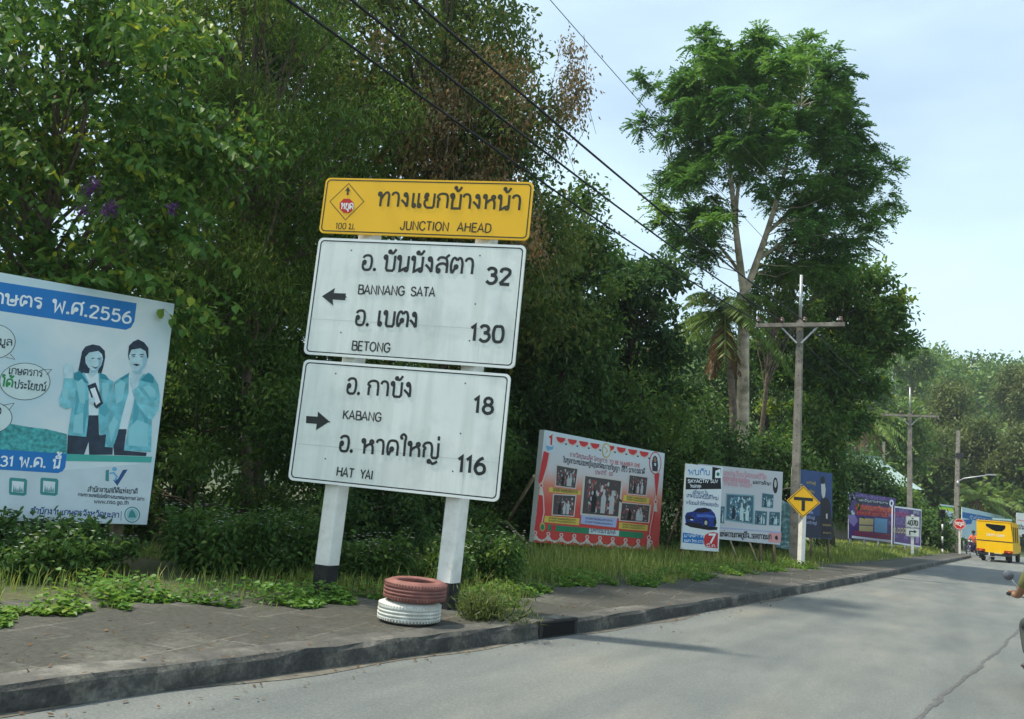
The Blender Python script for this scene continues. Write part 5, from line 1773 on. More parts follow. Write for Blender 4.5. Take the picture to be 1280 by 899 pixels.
# foot: logos and small print
ink.begin()
for x0 in (11, 50):
    ink.poly('icon', [(x0 + 2, 597), (x0 + 21, 598.5), (x0 + 23, 601), (x0 + 22, 618), (x0 + 19, 620), (x0 + 1, 618.5), (x0, 616), (x0 + .5, 599)], 1)
    ink.poly('foot2', [(x0 + 4, 601), (x0 + 19, 602.5), (x0 + 18, 616), (x0 + 3.5, 615)], 2)
    for q in range(5):
        ink.poly('icon', [(x0 + 5 + 2.5 * q, 615), (x0 + 6.2 + 2.5 * q, 606 + (q * 37 % 5)), (x0 + 7.5 + 2.5 * q, 615)], 3)
ink.poly('navy', [(141, 600), (146.5, 607.5), (159.5, 587), (153.5, 587.5), (147, 599)], 1)
ink.poly('icon', [(132, 588), (136, 587), (136, 602), (131.5, 601)], 1); ink.ellipse('skyb', (143, 586.5), 3, 2.6, 1)
ink.line('skyb', [(137, 592), (142, 591), (146, 596), (143, 601)], 0.02, 1)
ink.text('ink', 'สำนักงานสถิติแห่งชาติ', (109, 614.5), (171, 617.5), 5.2, 0.16)
ink.text('ink', 'กระทรวงเทคโนโลยีสารสนเทศและการสื่อสาร', (97, 620), (180, 626), 3.4, 0.17)
ink.text('ink', 'www.nso.go.th', (117, 629), (160, 631), 5.2, 0.15)
ink.text('navy', 'สำนักงานเกษตรจังหวัดยะลา', (37, 642), (148, 647.5), 6.4, 0.17)
ink.line('navy', [(151.5, 639), (151, 651)], 0.006, 1)
ink.ellipse('icon', (165, 643.5), 9.2, 9.4, 1, 0.012); ink.ellipse('icon2', (165, 643.5), 7.2, 7.4, 1)
ink.poly('icon', [(160, 647), (162, 640), (165, 637), (168, 641), (170, 647)], 2)
PK = {'blue': (28, 118, 188), 'white': (232, 240, 242), 'field': (70, 160, 160), 'teal': (70, 170, 158), 'foot': (198, 212, 216), 'foot2': (215, 226, 228), 'bubble': (205, 222, 220), 'ink': (52, 66, 78),
      'green': (40, 140, 80), 'trouser': (44, 58, 74), 'shirt': (214, 232, 236), 'hair': (36, 52, 68), 'skin': (184, 214, 220), 'jacket': (112, 190, 202), 'sleeve': (128, 200, 210), 'collar': (44, 140, 156),
      'fold': (84, 168, 182), 'jacketl': (142, 206, 214), 'cheek': (150, 190, 204), 'icon': (60, 140, 138), 'icon2': (150, 190, 196), 'navy': (44, 78, 130), 'skyb': (110, 170, 205)}
_nm = {'white': 'lettering', 'ink': 'lettering', 'green': 'lettering', 'navy': 'lettering', 'blue': 'printed_band', 'teal': 'printed_band', 'foot': 'printed_band', 'field': 'printed_field', 'bubble': 'speech_bubbles',
       'trouser': 'printed_trousers', 'shirt': 'printed_shirts', 'hair': 'printed_hair', 'skin': 'printed_faces', 'jacket': 'printed_jackets', 'sleeve': 'printed_sleeves', 'collar': 'printed_collars', 'fold': 'printed_folds'}
ink.build(lambda k: (_nm.get(k, 'emblem'), print_mat(PK[k])))
for u in (4.55, 3.55, 1.2):
    a = back(P, u, -0.02, 0.07)
    stick(bb, (a[0] - 0.05, a[1] - .02, 0.0), back(P, u, 2.4, 0.07), 0.115, m_wood, 'post', False)

# 2. red and white school hoarding
m_rbw, n, l, b = node_mat('hoarding vinyl white to red')
co = n.new('ShaderNodeTexCoord')
sx = n.new('ShaderNodeSeparateXYZ'); l.new(co.outputs['Object'], sx.inputs[0])
# printed fade from white (top) to red (foot)
mr = n.new('ShaderNodeMapRange'); mr.inputs['From Min'].default_value = 0.0; mr.inputs['From Max'].default_value = 2.6; l.new(sx.outputs['Z'], mr.inputs['Value'])
l.new(ramp(n, l, mr.outputs[0], [(0.0, lin(196, 52, 48)), (0.34, lin(204, 66, 56)), (0.52, lin(216, 130, 104)), (0.66, lin(206, 200, 200)), (1.0, lin(196, 212, 216))]), b.inputs['Base Color'])
b.inputs['Roughness'].default_value = 0.5
rb, P, ink = board('billboard', 'red and white billboard with scalloped curtains and five snapshots', (-8.76, 16.807, 0.379), 69.9, 1.4, -0.4, 4.5, 2.61, m_rbw, 0.17)
C5 = lambda pts: [(660 + x / 5.618, 530 + y / 5.618) for x, y in pts]
W5 = lambda x, y: (660 + x / 5.618, 530 + y / 5.618)
for i in range(8):
    x = 198 + i * 80 + (24 if i > 3 else 0); y = 90 + i * 14.2
    ink.poly('redc', C5([(x, y), (x + 66, y + 10), (x + 60, y + 30), (x + 38, y + 44), (x + 14, y + 36), (x + 3, y + 20)]), 0)
    ink.line('cream', C5([(x - 2, y + 8), (x + 8, y + 34), (x + 36, y + 52), (x + 62, y + 38), (x + 70, y + 16)]), 0.03, 1)
    ink.poly('inkd', C5([(x + 62, y + 46), (x + 76, y + 48), (x + 74, y + 58), (x + 62, y + 56)]), 1)
for xs_ in ([(110, 190), (148, 205), (130, 300), (100, 400), (78, 420), (72, 400)], [(78, 500), (108, 480), (112, 600), (98, 700), (60, 760), (40, 780)], [(888, 352), (925, 345), (905, 500), (888, 520)], [(880, 600), (898, 600), (862, 800), (842, 800)]):
    ink.poly('redc', C5(xs_), 0)
ink.line('cream', C5([(152, 205), (135, 300), (106, 395), (95, 425), (108, 520), (112, 620), (98, 690)]), 0.035, 1)
ink.line('cream', C5([(884, 352), (890, 450), (895, 530), (880, 620), (860, 720), (850, 800)]), 0.03, 1)
for cx_, cy_ in ((92, 432), (895, 547), (848, 798)):
    ink.ellipse('cream', W5(cx_, cy_), 2.6, 2.8, 2); ink.ellipse('redc', W5(cx_, cy_), 1.4, 1.5, 3)
    ink.poly('cream', C5([(cx_ - 10, cy_ + 15), (cx_ + 8, cy_ + 16), (cx_ + 12, cy_ + 70), (cx_ - 16, cy_ + 66)]), 2)
for i in range(10):
    x = 50 + i * 92 - i * i * .2; y = 765 + i * 7.4
    ink.ellipse('cream', W5(x, y), 2.4, 2.6, 2); ink.ellipse('redc', W5(x, y), 1.2, 1.3, 3)
    if i < 9:
        ink.line('cream', C5([(x, y + 16), (x + 20, y + 46), (x + 45, y + 56), (x + 70, y + 48), (x + 90, y + 22)]), 0.05, 1)
        ink.line('cream', C5([(x, y + 22), (x - 6, y + 44), (x + 6, y + 44), (x, y + 22)]), 0.03, 1)
ink.ellipse('badge', W5(158, 130), 6.6, 13.5, 2); ink.text('redc', '1', W5(142, 145), W5(170, 148), 11, 0.28, 3)
ink.poly('skyb', C5([(125, 150), (165, 162), (182, 150), (172, 180), (135, 188)]), 3)
ink.ellipse('gold', W5(549, 187), 5.4, 9.4, 2); ink.ellipse('badge', W5(549, 187), 4.2, 7.6, 3); ink.line('gold', C5([(535, 160), (556, 185), (540, 210), (560, 190)]), 0.03, 4)
ink.ellipse('redc', W5(893, 275), 7.6, 14.2, 2); ink.ellipse('badge', W5(893, 275), 6.6, 13, 3)
ink.poly('inkd', C5([(872, 330), (868, 270), (878, 232), (892, 222), (906, 236), (912, 290), (908, 335)]), 4); ink.ellipse('ph_mid', W5(891, 252), 1.7, 3.2, 5); ink.poly('badge', C5([(884, 275), (898, 276), (896, 296), (886, 294)]), 5)
ink.text('maroon', 'รางวัลชนะเลิศ โครงการ', W5(292, 228), W5(555, 275), 4.6, 0.14); ink.text('redc', 'TO BE NUMBER ONE', W5(570, 277), W5(785, 305), 4.4, 0.15)
ink.text('inkd', 'ในทูลกระหม่อมหญิงอุบลรัตนราชกัญญา', W5(245, 268), W5(640, 332), 5.4, 0.15); ink.text('inkd', 'สิริวัฒนาพรรณวดี', W5(655, 334), W5(818, 352), 5.4, 0.15)
ink.text('maroon', 'ประจำปี ๒๕๕๖', W5(470, 352), W5(605, 366), 4.4, 0.14)
for sd, q in enumerate(([(203, 292), (346, 318), (330, 450), (196, 432)], [(182, 498), (332, 506), (318, 645), (172, 636)], [(402, 366), (654, 402), (632, 650), (380, 628)], [(714, 360), (838, 378), (826, 500), (702, 488)], [(660, 555), (854, 574), (842, 690), (648, 676)])):
    ink.photo(C5(q), 30 + sd, 1, frame='cream', k=30 if sd != 2 else 46)
pil = lambda x0, y0, x1, y1, sk: [(x0 + 14, y0), (x1 - 14, y1 - sk), (x1, y1 - sk + 14), (x1 - 2, y1 + 4), (x1 - 16, y1 + 14), (x0 + 12, y0 + 38), (x0, y0 + 26), (x0 + 2, y0 + 8)]
for key, q in (('yelw', [(150, 445), (372, 470), (370, 500), (146, 476)]), ('yelw', [(118, 645), (362, 664), (358, 712), (112, 690)]), ('yelw', [(672, 498), (852, 522), (848, 562), (668, 540)]), ('yelw', [(640, 690), (842, 712), (838, 752), (636, 736)]), ('lav', [(375, 640), (626, 662), (616, 728), (368, 700)])):
    ink.poly(key, C5(q), 1)
    a, b2, c2, d2 = [np.array(p, float) for p in q]
    for f in (0.42, 0.8):
        s_, e_ = a * .88 + b2 * .12 + (d2 - a) * f, a * .1 + b2 * .9 + (c2 - b2) * f
        ink.text('inkd', 'นกยลภวพนดมยสบชรกงา', W5(*s_), W5(*e_), 2.2 if f < .5 else 2.0, 0.2)
ink.poly('greenb', C5([(140, 706), (812, 764), (806, 806), (136, 748)]), 1); ink.poly('badge', C5([(430, 733), (640, 750), (636, 788), (426, 770)]), 2)
ink.text('inkd', 'มหกรรมรวมพล', W5(438, 758), W5(610, 774), 4.2, 0.18, 3); ink.ellipse('redc', W5(178, 730), 3.2, 3.6, 2); ink.ellipse('gold', W5(100, 722), 3.4, 5.8, 2); ink.ellipse('greenb', W5(100, 725), 2.2, 3.6, 3)
PK.update({'redc': (200, 50, 52), 'cream': (206, 196, 186), 'inkd': (40, 40, 48), 'badge': (200, 212, 216), 'gold': (190, 165, 90), 'maroon': (160, 70, 90), 'yelw': (216, 190, 84), 'lav': (166, 178, 214), 'greenb': (40, 128, 88),
           'ph_dark': (74, 70, 70), 'ph_dark_fig': (20, 22, 26), 'ph_mid': (150, 110, 96), 'ph_white': (182, 186, 184), 'ph_red': (160, 70, 78), 'pc_dark': (70, 98, 112), 'pc_dark_fig': (34, 52, 66), 'pc_mid': (120, 164, 176), 'pc_white': (190, 214, 214), 'pc_blue': (70, 130, 160)})
_nm.update({'redc': 'printed_curtain', 'cream': 'printed_tassels', 'inkd': 'lettering', 'maroon': 'lettering', 'yelw': 'caption_boxes', 'lav': 'caption_boxes', 'greenb': 'printed_band', 'ph_dark': 'photograph', 'ph_dark_fig': 'photograph', 'ph_mid': 'photograph', 'ph_white': 'photograph', 'ph_red': 'photograph', 'pc_dark': 'photograph', 'pc_mid': 'photograph', 'pc_white': 'photograph', 'pc_blue': 'photograph', 'pc_dark_fig': 'photograph'})
ink.build(lambda k: (_nm.get(k, 'emblem'), print_mat(PK[k])))
gz = lambda p, q=0.1: (p[0], p[1], q)
stick(rb, spot(668, 595, 18.3), gz(on_ground(617, 682, 0.1)), 0.075, m_bamboo)
stick(rb, spot(632, 652, 18.2), gz(on_ground(682, 704, 0.12)), 0.07, m_bamboo)
for u in (0.3, 1.45, 2.6, 4.1):
    a = back(P, u, 0.4, 0.12)
    stick(rb, a, (a[0] - 0.4, a[1] - .1, 0.05), 0.07, m_wood, 'post')
    a = back(P, u + 0.25, 0.1, 0.10)
    s_ = 1 if u not in (1.45,) else -1
    stick(rb, a, (a[0] + 0.45, a[1] + 0.35 * s_, 0.05), 0.05, m_bamboo)

# 3. white hoarding with blue-grey snapshots
wb, P, ink = board('billboard', 'faded white billboard with four bluish snapshots behind the car advert', (-6.085, 20.619, 0.762), 30.9, 0.5, 0.2, 2.22, 1.86, flatmat('faded vinyl grey white', (196, 200, 204), 0.5, 0.06, 1.0))
C3 = lambda pts: [(850 + x / 6.914, 570 + y / 6.914) for x, y in pts]
W3 = lambda x, y: (850 + x / 6.914, 570 + y / 6.914)
ink.text('pink', 'แหล่งเรียนรู้ตลอดชีวิต', W3(375, 165), W3(745, 205), 5, .15); ink.text('pink', 'ศูนย์การศึกษานอกระบบ', W3(370, 212), W3(600, 238), 5, .15); ink.text('inkd', 'และการศึกษา', W3(628, 240), W3(785, 256), 3.6, .15); ink.text('pink', 'อำเภอเมืองยะลา', W3(380, 252), W3(620, 276), 4.6, .15)
for sd, (q, fr) in enumerate((([(408, 335), (632, 350), (626, 580), (400, 548)], 1), ([(714, 325), (806, 338), (800, 448), (708, 440)], 1), ([(652, 475), (750, 484), (744, 596), (646, 588)], 0), ([(775, 485), (862, 490), (858, 600), (770, 594)], 0), ([(348, 440), (385, 442), (380, 580), (345, 575)], 0))):
    ink.photo(C3(q), 60 + sd, 1, cols=('pc_dark', 'pc_mid', 'pc_white', 'pc_blue'), frame='pc_mid', k=60 if sd == 0 else 24)
ink.ellipse('inkd', W3(824, 255), 3.2, 10, 1); ink.ellipse('skinp', W3(824, 240), 1.5, 5, 2)
ink.line('lav', C3([(340, 620), (875, 662)]), 0.03, 1)
ink.poly('pinkb', C3([(770, 662), (874, 668), (870, 752), (764, 744)]), 0); ink.poly('inkd', C3([(818, 715), (824, 690), (840, 688), (848, 716), (836, 728)]), 1)
ink.text('inkd', 'แห่งความภาคภูมิใจ...ของชาวยะลา', W3(345, 695), W3(788, 722), 5.6, 0.15)
PK.update({'pink': (206, 150, 164), 'skinp': (190, 190, 185), 'pinkb': (220, 160, 160)})
_nm.update({'pink': 'lettering', 'pinkb': 'printed_band', 'skinp': 'emblem'})
ink.build(lambda k: (_nm.get(k, 'emblem'), print_mat(PK[k])))
for u in (0.35, 1.75, 2.1):
    a = back(P, u, 0.3, 0.07); stick(wb, a, (a[0], a[1], 0.05), 0.07, m_wood, 'post')
a = back(P, 0.9, 0.1, .05); stick(wb, a, (a[0] + .4, a[1] - .2, 0.05), 0.05, m_bamboo)
a = back(P, 1.4, 0.1, .05); stick(wb, a, (a[0] + .4, a[1] - .2, 0.05), 0.05, m_bamboo)

# 4. narrow car advert standing in front of it
ca, P, ink = board('billboard', 'narrow white advert with a blue car and red number seven', (-6.226, 20.013, 0.447), 51.9, 0.4, 0.2, 1.13, 2.13, flatmat('advert vinyl white', (222, 230, 232), 0.4, 0.03, 2))
ink.poly('carblack', C3([(52, 185), (276, 205), (280, 95), (355, 108), (352, 200), (356, 286), (48, 290)]), 0)
ink.poly('white', C3([(306, 128), (350, 112), (352, 190), (302, 192)]), 1); ink.ellipse('greenb', W3(328, 158), 2, 2.4, 2)
ink.text('blue', 'พบกับ', W3(70, 160), W3(255, 165), 6, 0.16)
ink.text('white', 'SKYACTIV', W3(66, 232), W3(245, 232), 4, 0.22); ink.text('white', 'SUV', W3(262, 232), W3(325, 232), 4, 0.18); ink.text('white', 'ใหม่ล่าสุด', W3(88, 274), W3(180, 274), 3, 0.18)
ink.text('navy', 'ครั้งแรก ใน', W3(110, 325), W3(240, 333), 3.4, .15); ink.text('navy', 'เทคโนโลยีมิติใหม่', W3(55, 355), W3(330, 382), 4, .16); ink.text('navy', 'พร้อมแล้วให้ทดลองขับ', W3(52, 415), W3(330, 440), 3.6, .15)
ink.poly('carblack', C3([(38, 590), (90, 615), (250, 642), (320, 640), (325, 615), (200, 600), (60, 570)]), 1)
ink.poly('carblue', C3([(42, 520), (58, 490), (110, 480), (150, 452), (210, 446), (265, 460), (300, 500), (312, 540), (308, 610), (240, 610), (205, 605), (100, 600), (50, 580)]), 2)
ink.poly('carblack', C3([(118, 484), (152, 456), (235, 455), (270, 472), (240, 485), (185, 490)]), 3); ink.poly('carblack', C3([(62, 565), (110, 575), (190, 585), (195, 605), (110, 602), (60, 590)]), 3)
ink.poly('carblack', C3([(56, 520), (120, 530), (118, 552), (60, 545)]), 3); ink.poly('white', C3([(88, 545), (112, 548), (112, 558), (88, 555)]), 4)
ink.ellipse('carblack', W3(222, 578), 3.4, 4.6, 3); ink.ellipse('ph_white', W3(222, 578), 1.8, 2.8, 4); ink.ellipse('carblack', W3(302, 570), 1.8, 4.2, 3); ink.poly('carlight', C3([(140, 505), (240, 505), (296, 520), (296, 535), (230, 530), (150, 530)]), 3)
ink.poly('blue', C3([(25, 662), (205, 684), (202, 764), (22, 748)]), 1); ink.text('white', 'มาสด้าซิตี้', W3(35, 700), W3(200, 706), 3, .2); ink.text('white', 'ยะลา โทร 073', W3(33, 742), W3(195, 752), 3, .18)
ink.poly('redc', C3([(205, 720), (215, 685), (245, 665), (290, 658), (328, 668), (324, 800), (225, 790), (208, 762)]), 2); ink.text('white', '7', W3(240, 755), W3(300, 755), 11, 0.24, 4); ink.text('white', 'มี.ค.', W3(225, 785), W3(310, 790), 3, .2, 4)
PK.update({'carblack': (22, 24, 30), 'carblue': (28, 52, 130), 'carlight': (70, 110, 190)})
_nm.update({'carblack': 'printed_car', 'carblue': 'printed_car', 'carlight': 'printed_car'})
ink.build(lambda k: (_nm.get(k, 'emblem'), print_mat(PK[k])))
for u in (0.08, 1.02):
    a = back(P, u, 0.4, 0.06); stick(ca, a, (a[0], a[1], 0.05), 0.06, m_wood, 'post', False)
for (a, b2) in (((848, 640), (828, 690)), ((852, 625), (834, 682))):
    stick(ca, spot(*a, 20.2), gz(on_ground(b2[0], b2[1] + 10, 0.1)), 0.045, m_wood)

# 5. torn teal banner sagging between the white hoarding and the pole
m_teal, n, l, b = node_mat('torn banner cloth')
co = n.new('ShaderNodeTexCoord').outputs['Object']
l.new(ramp(n, l, noise(n, l, co, 3.5, 8, 0.7, (1, 1, 2.5)), [(0.35, lin(40, 74, 78)), (0.52, lin(84, 128, 128)), (0.66, lin(170, 190, 186))]), b.inputs['Base Color'])
b.inputs['Roughness'].default_value = 0.7
tbn = thing('torn_banner', 'torn teal banner sagging between the white billboard and utility pole', 'banner', tuple(base_of(985, 24.2)))
mb = MB(); vs = []
o0 = np.array(tbn.location)
TLb, TRb, BRb, BLb = spot(972, 622, 24.2), spot(1003, 615, 25.0), spot(1003, 690, 25.0), spot(968, 684, 24.0)
for j in range(13):
    for i in range(11):
        a, c2 = i / 10, j / 12
        p = (TLb * (1 - a) + TRb * a) * (1 - c2) + (BLb * (1 - a) + BRb * a) * c2
        p = p + np.array([0.5, -0.85, 0]) * (0.10 * math.sin(a * 7 + c2 * 3) + 0.05 * math.sin(a * 19 - c2 * 8)) - np.array([0, 0, 0.22]) * (math.sin(math.pi * a) * (1 - c2))
        vs.append(p - o0)
mb.add(vs, [(j * 11 + i, j * 11 + i + 1, (j + 1) * 11 + i + 1, (j + 1) * 11 + i) for j in range(12) for i in range(10)], 0, True)
mb.build('cloth', m_teal, tbn)
for p in (TLb, TRb):
    stick(tbn, (p[0] - .05, p[1] + .06, 0.05), (p[0] - .05, p[1] + .06, p[2] + 0.25), 0.05, m_wood, 'post')
stick(tbn, spot(977, 612, 24), spot(1003, 606, 25), 0.04, m_bamboo); 

# 6. navy hoarding with a standing man
nb, P, ink = board('billboard', 'navy blue billboard with a dark-suited man behind the utility pole', (-4.695, 26.668, 0.883), 63.2, -0.5, -1.0, 1.92, 2.12, flatmat('navy vinyl', (26, 62, 112), 0.4, 0.18, 1.2))
B5 = lambda pts: [(830 + x / 5.565, 560 + y / 5.565) for x, y in pts]
ink.poly('navyd', B5([(985, 480), (1060, 470), (1170, 480), (1172, 628), (985, 622)]), 0)
ink.poly('suit', B5([(1085, 500), (1090, 370), (1098, 340), (1122, 350), (1140, 350), (1160, 400), (1165, 560), (1150, 628), (1095, 625)]), 1)
ink.poly('skinp', B5([(1092, 255), (1100, 242), (1118, 246), (1124, 290), (1118, 340), (1104, 352), (1095, 320)]), 2)
ink.poly('suit', B5([(1088, 240), (1090, 205), (1110, 198), (1118, 220), (1116, 250), (1095, 250)]), 3); ink.poly('skinp', B5([(1125, 460), (1136, 455), (1136, 495), (1126, 490)]), 3)
for y0, w0, k in ((248, 60, 'gold'), (308, 50, 'gold'), (452, 40, 'lav'), (490, 52, 'lav'), (526, 66, 'lav')):
    ink.text(k, 'นราธิวาสภูมิ' if w0 > 50 else 'ภาคใต้ไทย', (830 + 990 / 5.565, 560 + y0 / 5.565), (830 + (995 + w0) / 5.565, 560 + (y0 + 8) / 5.565), 2.6, 0.16)
ink.text('gold', 'วพมยสบ', (830 + 1100 / 5.565, 560 + 540 / 5.565), (830 + 1162 / 5.565, 560 + 545 / 5.565), 2, 0.16); ink.text('gold', 'สบชกง', (830 + 1105 / 5.565, 560 + 595 / 5.565), (830 + 1160 / 5.565, 560 + 598 / 5.565), 1.8, 0.16)
PK.update({'navyd': (30, 40, 62), 'suit': (22, 24, 34)})
_nm.update({'navyd': 'printed_band', 'suit': 'printed_man', 'gold': 'lettering', 'lav': 'lettering'})
ink.build(lambda k: (_nm.get(k, 'emblem'), print_mat(PK[k])))
for u in (0.5, 0.95, 1.86):
    a = back(P, u, 0.3, 0.06); stick(nb, a, (a[0], a[1], 0.05), 0.07, m_wood, 'post')
a = spot(991, 584, 25.6); stick(nb, (a[0], a[1], 0.05), a, 0.085, m_post, 'white_pole')

# 7 and 8. the two purple hoardings
m_pur = flatmat('purple vinyl', (78, 54, 124), 0.45, 0.2, 0.8)
C4 = lambda pts: [(1050 + x / 7.53, 600 + y / 7.53) for x, y in pts]
W4 = lambda x, y: (1050 + x / 7.53, 600 + y / 7.53)
pu, P, ink = board('billboard', 'larger purple billboard with orange headline and cream and blue boxes', (-5.416, 46.198, 0.689), 67.7, 0.7, -1.2, 5.05, 2.47, m_pur)
ink.poly('lavp', C4([(60, 120), (120, 130), (150, 180), (90, 215), (55, 170)]), 0); ink.poly('lavp', C4([(75, 340), (120, 280), (140, 330), (170, 385), (130, 440), (90, 400)]), 0); ink.poly('badge', C4([(105, 290), (130, 285), (140, 320), (110, 335)]), 1)
ink.poly('navyd', C4([(155, 172), (460, 200), (462, 258), (158, 215)]), 0)
ink.text('lavp', 'มหาวิทยาลัยราชภัฏ', W4(120, 160), W4(440, 195), 3.2, .18); ink.text('white', 'ขอเชิญชวนร่วมงาน', W4(175, 195), W4(450, 226), 2.0, .2)
ink.poly('redp', C4([(140, 225), (500, 268), (500, 352), (150, 330)]), 0)
ink.text('orange', 'เรียนต่อมหาวิทยาลัย', W4(150, 268), W4(495, 308), 4.6, .22); ink.text('orange', 'ภาคปกติ 2557 วันนี้', W4(160, 324), W4(440, 350), 3.2, .2)
ink.poly('creamb', C4([(182, 358), (315, 366), (312, 425), (180, 418)]), 1); ink.poly('creamb', C4([(180, 428), (312, 435), (310, 488), (178, 480)]), 1); ink.poly('cyanb', C4([(325, 358), (446, 370), (442, 502), (322, 490)]), 1)
ink.ellipse('white', W4(485, 220), 2.8, 4.6, 1); ink.ellipse('navyd', W4(485, 220), 1.2, 2.2, 2)
for y0 in (505, 530):
    ink.line('redp', C4([(130, y0 - 18), (500, y0 + 22)]), 0.09, 1)
ink.line('white', C4([(110, 535), (510, 582)]), 0.12, 1)
ink.text('lavp', 'คณะ', W4(455, 345), W4(490, 350), 4, .2); ink.text('lavp', 'สาขา', W4(455, 420), W4(492, 425), 4, .2)
PK.update({'lavp': (150, 134, 190), 'redp': (160, 48, 70), 'orange': (230, 120, 60), 'creamb': (206, 196, 130), 'cyanb': (110, 180, 210)})
_nm.update({'lavp': 'lettering', 'redp': 'printed_band', 'orange': 'lettering', 'creamb': 'caption_boxes', 'cyanb': 'caption_boxes', 'navyd': 'printed_band'})
ink.build(lambda k: (_nm.get(k, 'emblem'), print_mat(PK[k])))
for u in (0.3, 1.8, 3.3, 4.8):
    a = back(P, u, 0.3, 0.07); stick(pu, a, (a[0], a[1], 0.05), 0.09, m_steel, 'post')
p2b, P, ink = board('billboard', 'smaller purple billboard with a large price behind the second pole', (-3.353, 46.232, 0.618), 75.3, 0.4, 0.2, 4.45, 1.91, m_pur)
ink.line('white', C4([(515, 252), (765, 285), (758, 628), (510, 590)]), 0.08, 0, True)
ink.text('lavp', 'ผ่อนสบาย', W4(545, 300), W4(640, 312), 4, .2); ink.text('redq', 'ราคาพิเศษ', W4(512, 340), W4(636, 352), 5, .2); ink.text('lavp', 'ดอกเบี้ยต่ำ', W4(520, 380), W4(640, 392), 3, .2); ink.text('lavp', 'วงเงินสูง', W4(520, 415), W4(640, 427), 3, .2)
ink.text('creamb', '0.000-', W4(500, 492), W4(635, 500), 5.5, .26); ink.text('lavp', 'โทร', W4(520, 545), W4(545, 548), 3, .2); ink.text('lavp', 'สมัคร', W4(600, 556), W4(640, 560), 3, .2); ink.text('badge', 'สหกรณ์', W4(690, 320), W4(745, 326), 3.4, .2); ink.poly('lavp', C4([(715, 520), (745, 530), (740, 600), (712, 590)]), 0)
PK['redq'] = (200, 70, 120); _nm['redq'] = 'lettering'
ink.build(lambda k: (_nm.get(k, 'emblem'), print_mat(PK[k])))
for u in (0.3, 2.2, 4.1):
    a = back(P, u, 0.3, 0.07); stick(p2b, a, (a[0], a[1], 0.05), 0.09, m_steel, 'post')

# far hoardings beyond the junction
fb, P, ink = board('billboard', 'long blue and white billboard across the junction behind the yellow truck', (-0.437, 87.642, 1.084), 74.1, 1.1, 0.3, 16.47, 2.9, flatmat('far vinyl white blue', (196, 220, 230), 0.45, 0.06, 0.5))
ink.poly('bluef', [(1203, 640), (1266, 652), (1266, 658), (1240, 655), (1203, 647)], 0); ink.poly('bluef', [(1204, 650), (1216, 649), (1214, 655), (1206, 656)], 0)
ink.text('white', 'ศูนย์ราชการจังหวัด', (1212, 647.5), (1250, 654), 3, .2); ink.poly('bluef', [(1220, 668), (1264, 672), (1264, 676), (1220, 672)], 0)
PK['bluef'] = (40, 110, 180); _nm['bluef'] = 'printed_band'
ink.build(lambda k: (_nm.get(k, 'emblem'), print_mat(PK[k])))
for u in (1, 5, 9, 13):
    a = back(P, u, 0.3, 0.1); stick(fb, a, (a[0], a[1], -0.02), 0.16, m_steel, 'post')
q = spot(1174.5, 657, 66)
gb, P, ink = board('billboard', 'small white billboard with green and yellow top beside the far street lamp', tuple(q), 42, 1.5, 0, 1.5, 1.75, flatmat('far vinyl white', (208, 216, 222), 0.45, 0.06, 0.5))
ink.poly('limeb', [(1174, 632), (1193.5, 634), (1193.5, 640.5), (1174, 636)], 0); ink.poly('greenl', [(1174, 632), (1193.5, 634), (1193.5, 636), (1174, 633.5)], 1); ink.text('bluef', 'เทศบาล', (1177, 645), (1191, 647), 3.4, .2)
PK.update({'limeb': (190, 214, 60), 'greenl': (60, 170, 80)}); _nm['limeb'] = _nm['greenl'] = 'printed_band'
ink.build(lambda k: (_nm.get(k, 'emblem'), print_mat(PK[k])))
for u in (0.2, 1.3):
    a = back(P, u, 0.3, 0.1); stick(gb, a, (a[0], a[1], 0.0), 0.1, m_steel, 'post')
q = spot(1270, 670, 76)
hb, P, ink = board('billboard', 'white billboard cut off by the right edge beyond the truck', tuple(q), 20, 2, 0, 6.0, 2.2, flatmat('far vinyl plain white', (214, 220, 218), 0.45, 0.08, 0.5))
ink.line('pinkb', [(1272, 650), (1292, 653)], 0.12, 0); ink.text('inkd', 'ประกาศ', (1273, 661), (1290, 664), 5, .16)
ink.build(lambda k: (_nm.get(k, 'emblem'), print_mat(PK[k])))
for u in (0.3, 3, 5.6):
    a = back(P, u, 0.3, 0.1); stick(hb, a, (a[0], a[1], 0.0), 0.12, m_steel, 'post')


# ------------------------------------------------------------------ small road signs
def sign_on_post(name, label, px, py, depth, post_px, post_w=0.1, post_m=None):
    """returns thing placed at the foot of the post, and the post's local top point"""
    b_ = on_ground(*post_px, 0.15)
    o = thing(name, label, 'road sign', (float(b_[0]), float(b_[1]), 0.15))
    top = spot(px, py, (b_ - EYE) @ FW)
    inv = Vector(top) - o.location
    d = Vector((b_[0], b_[1], 0)); yaw = math.atan2(b_[0], b_[1])
    return o, inv, -yaw


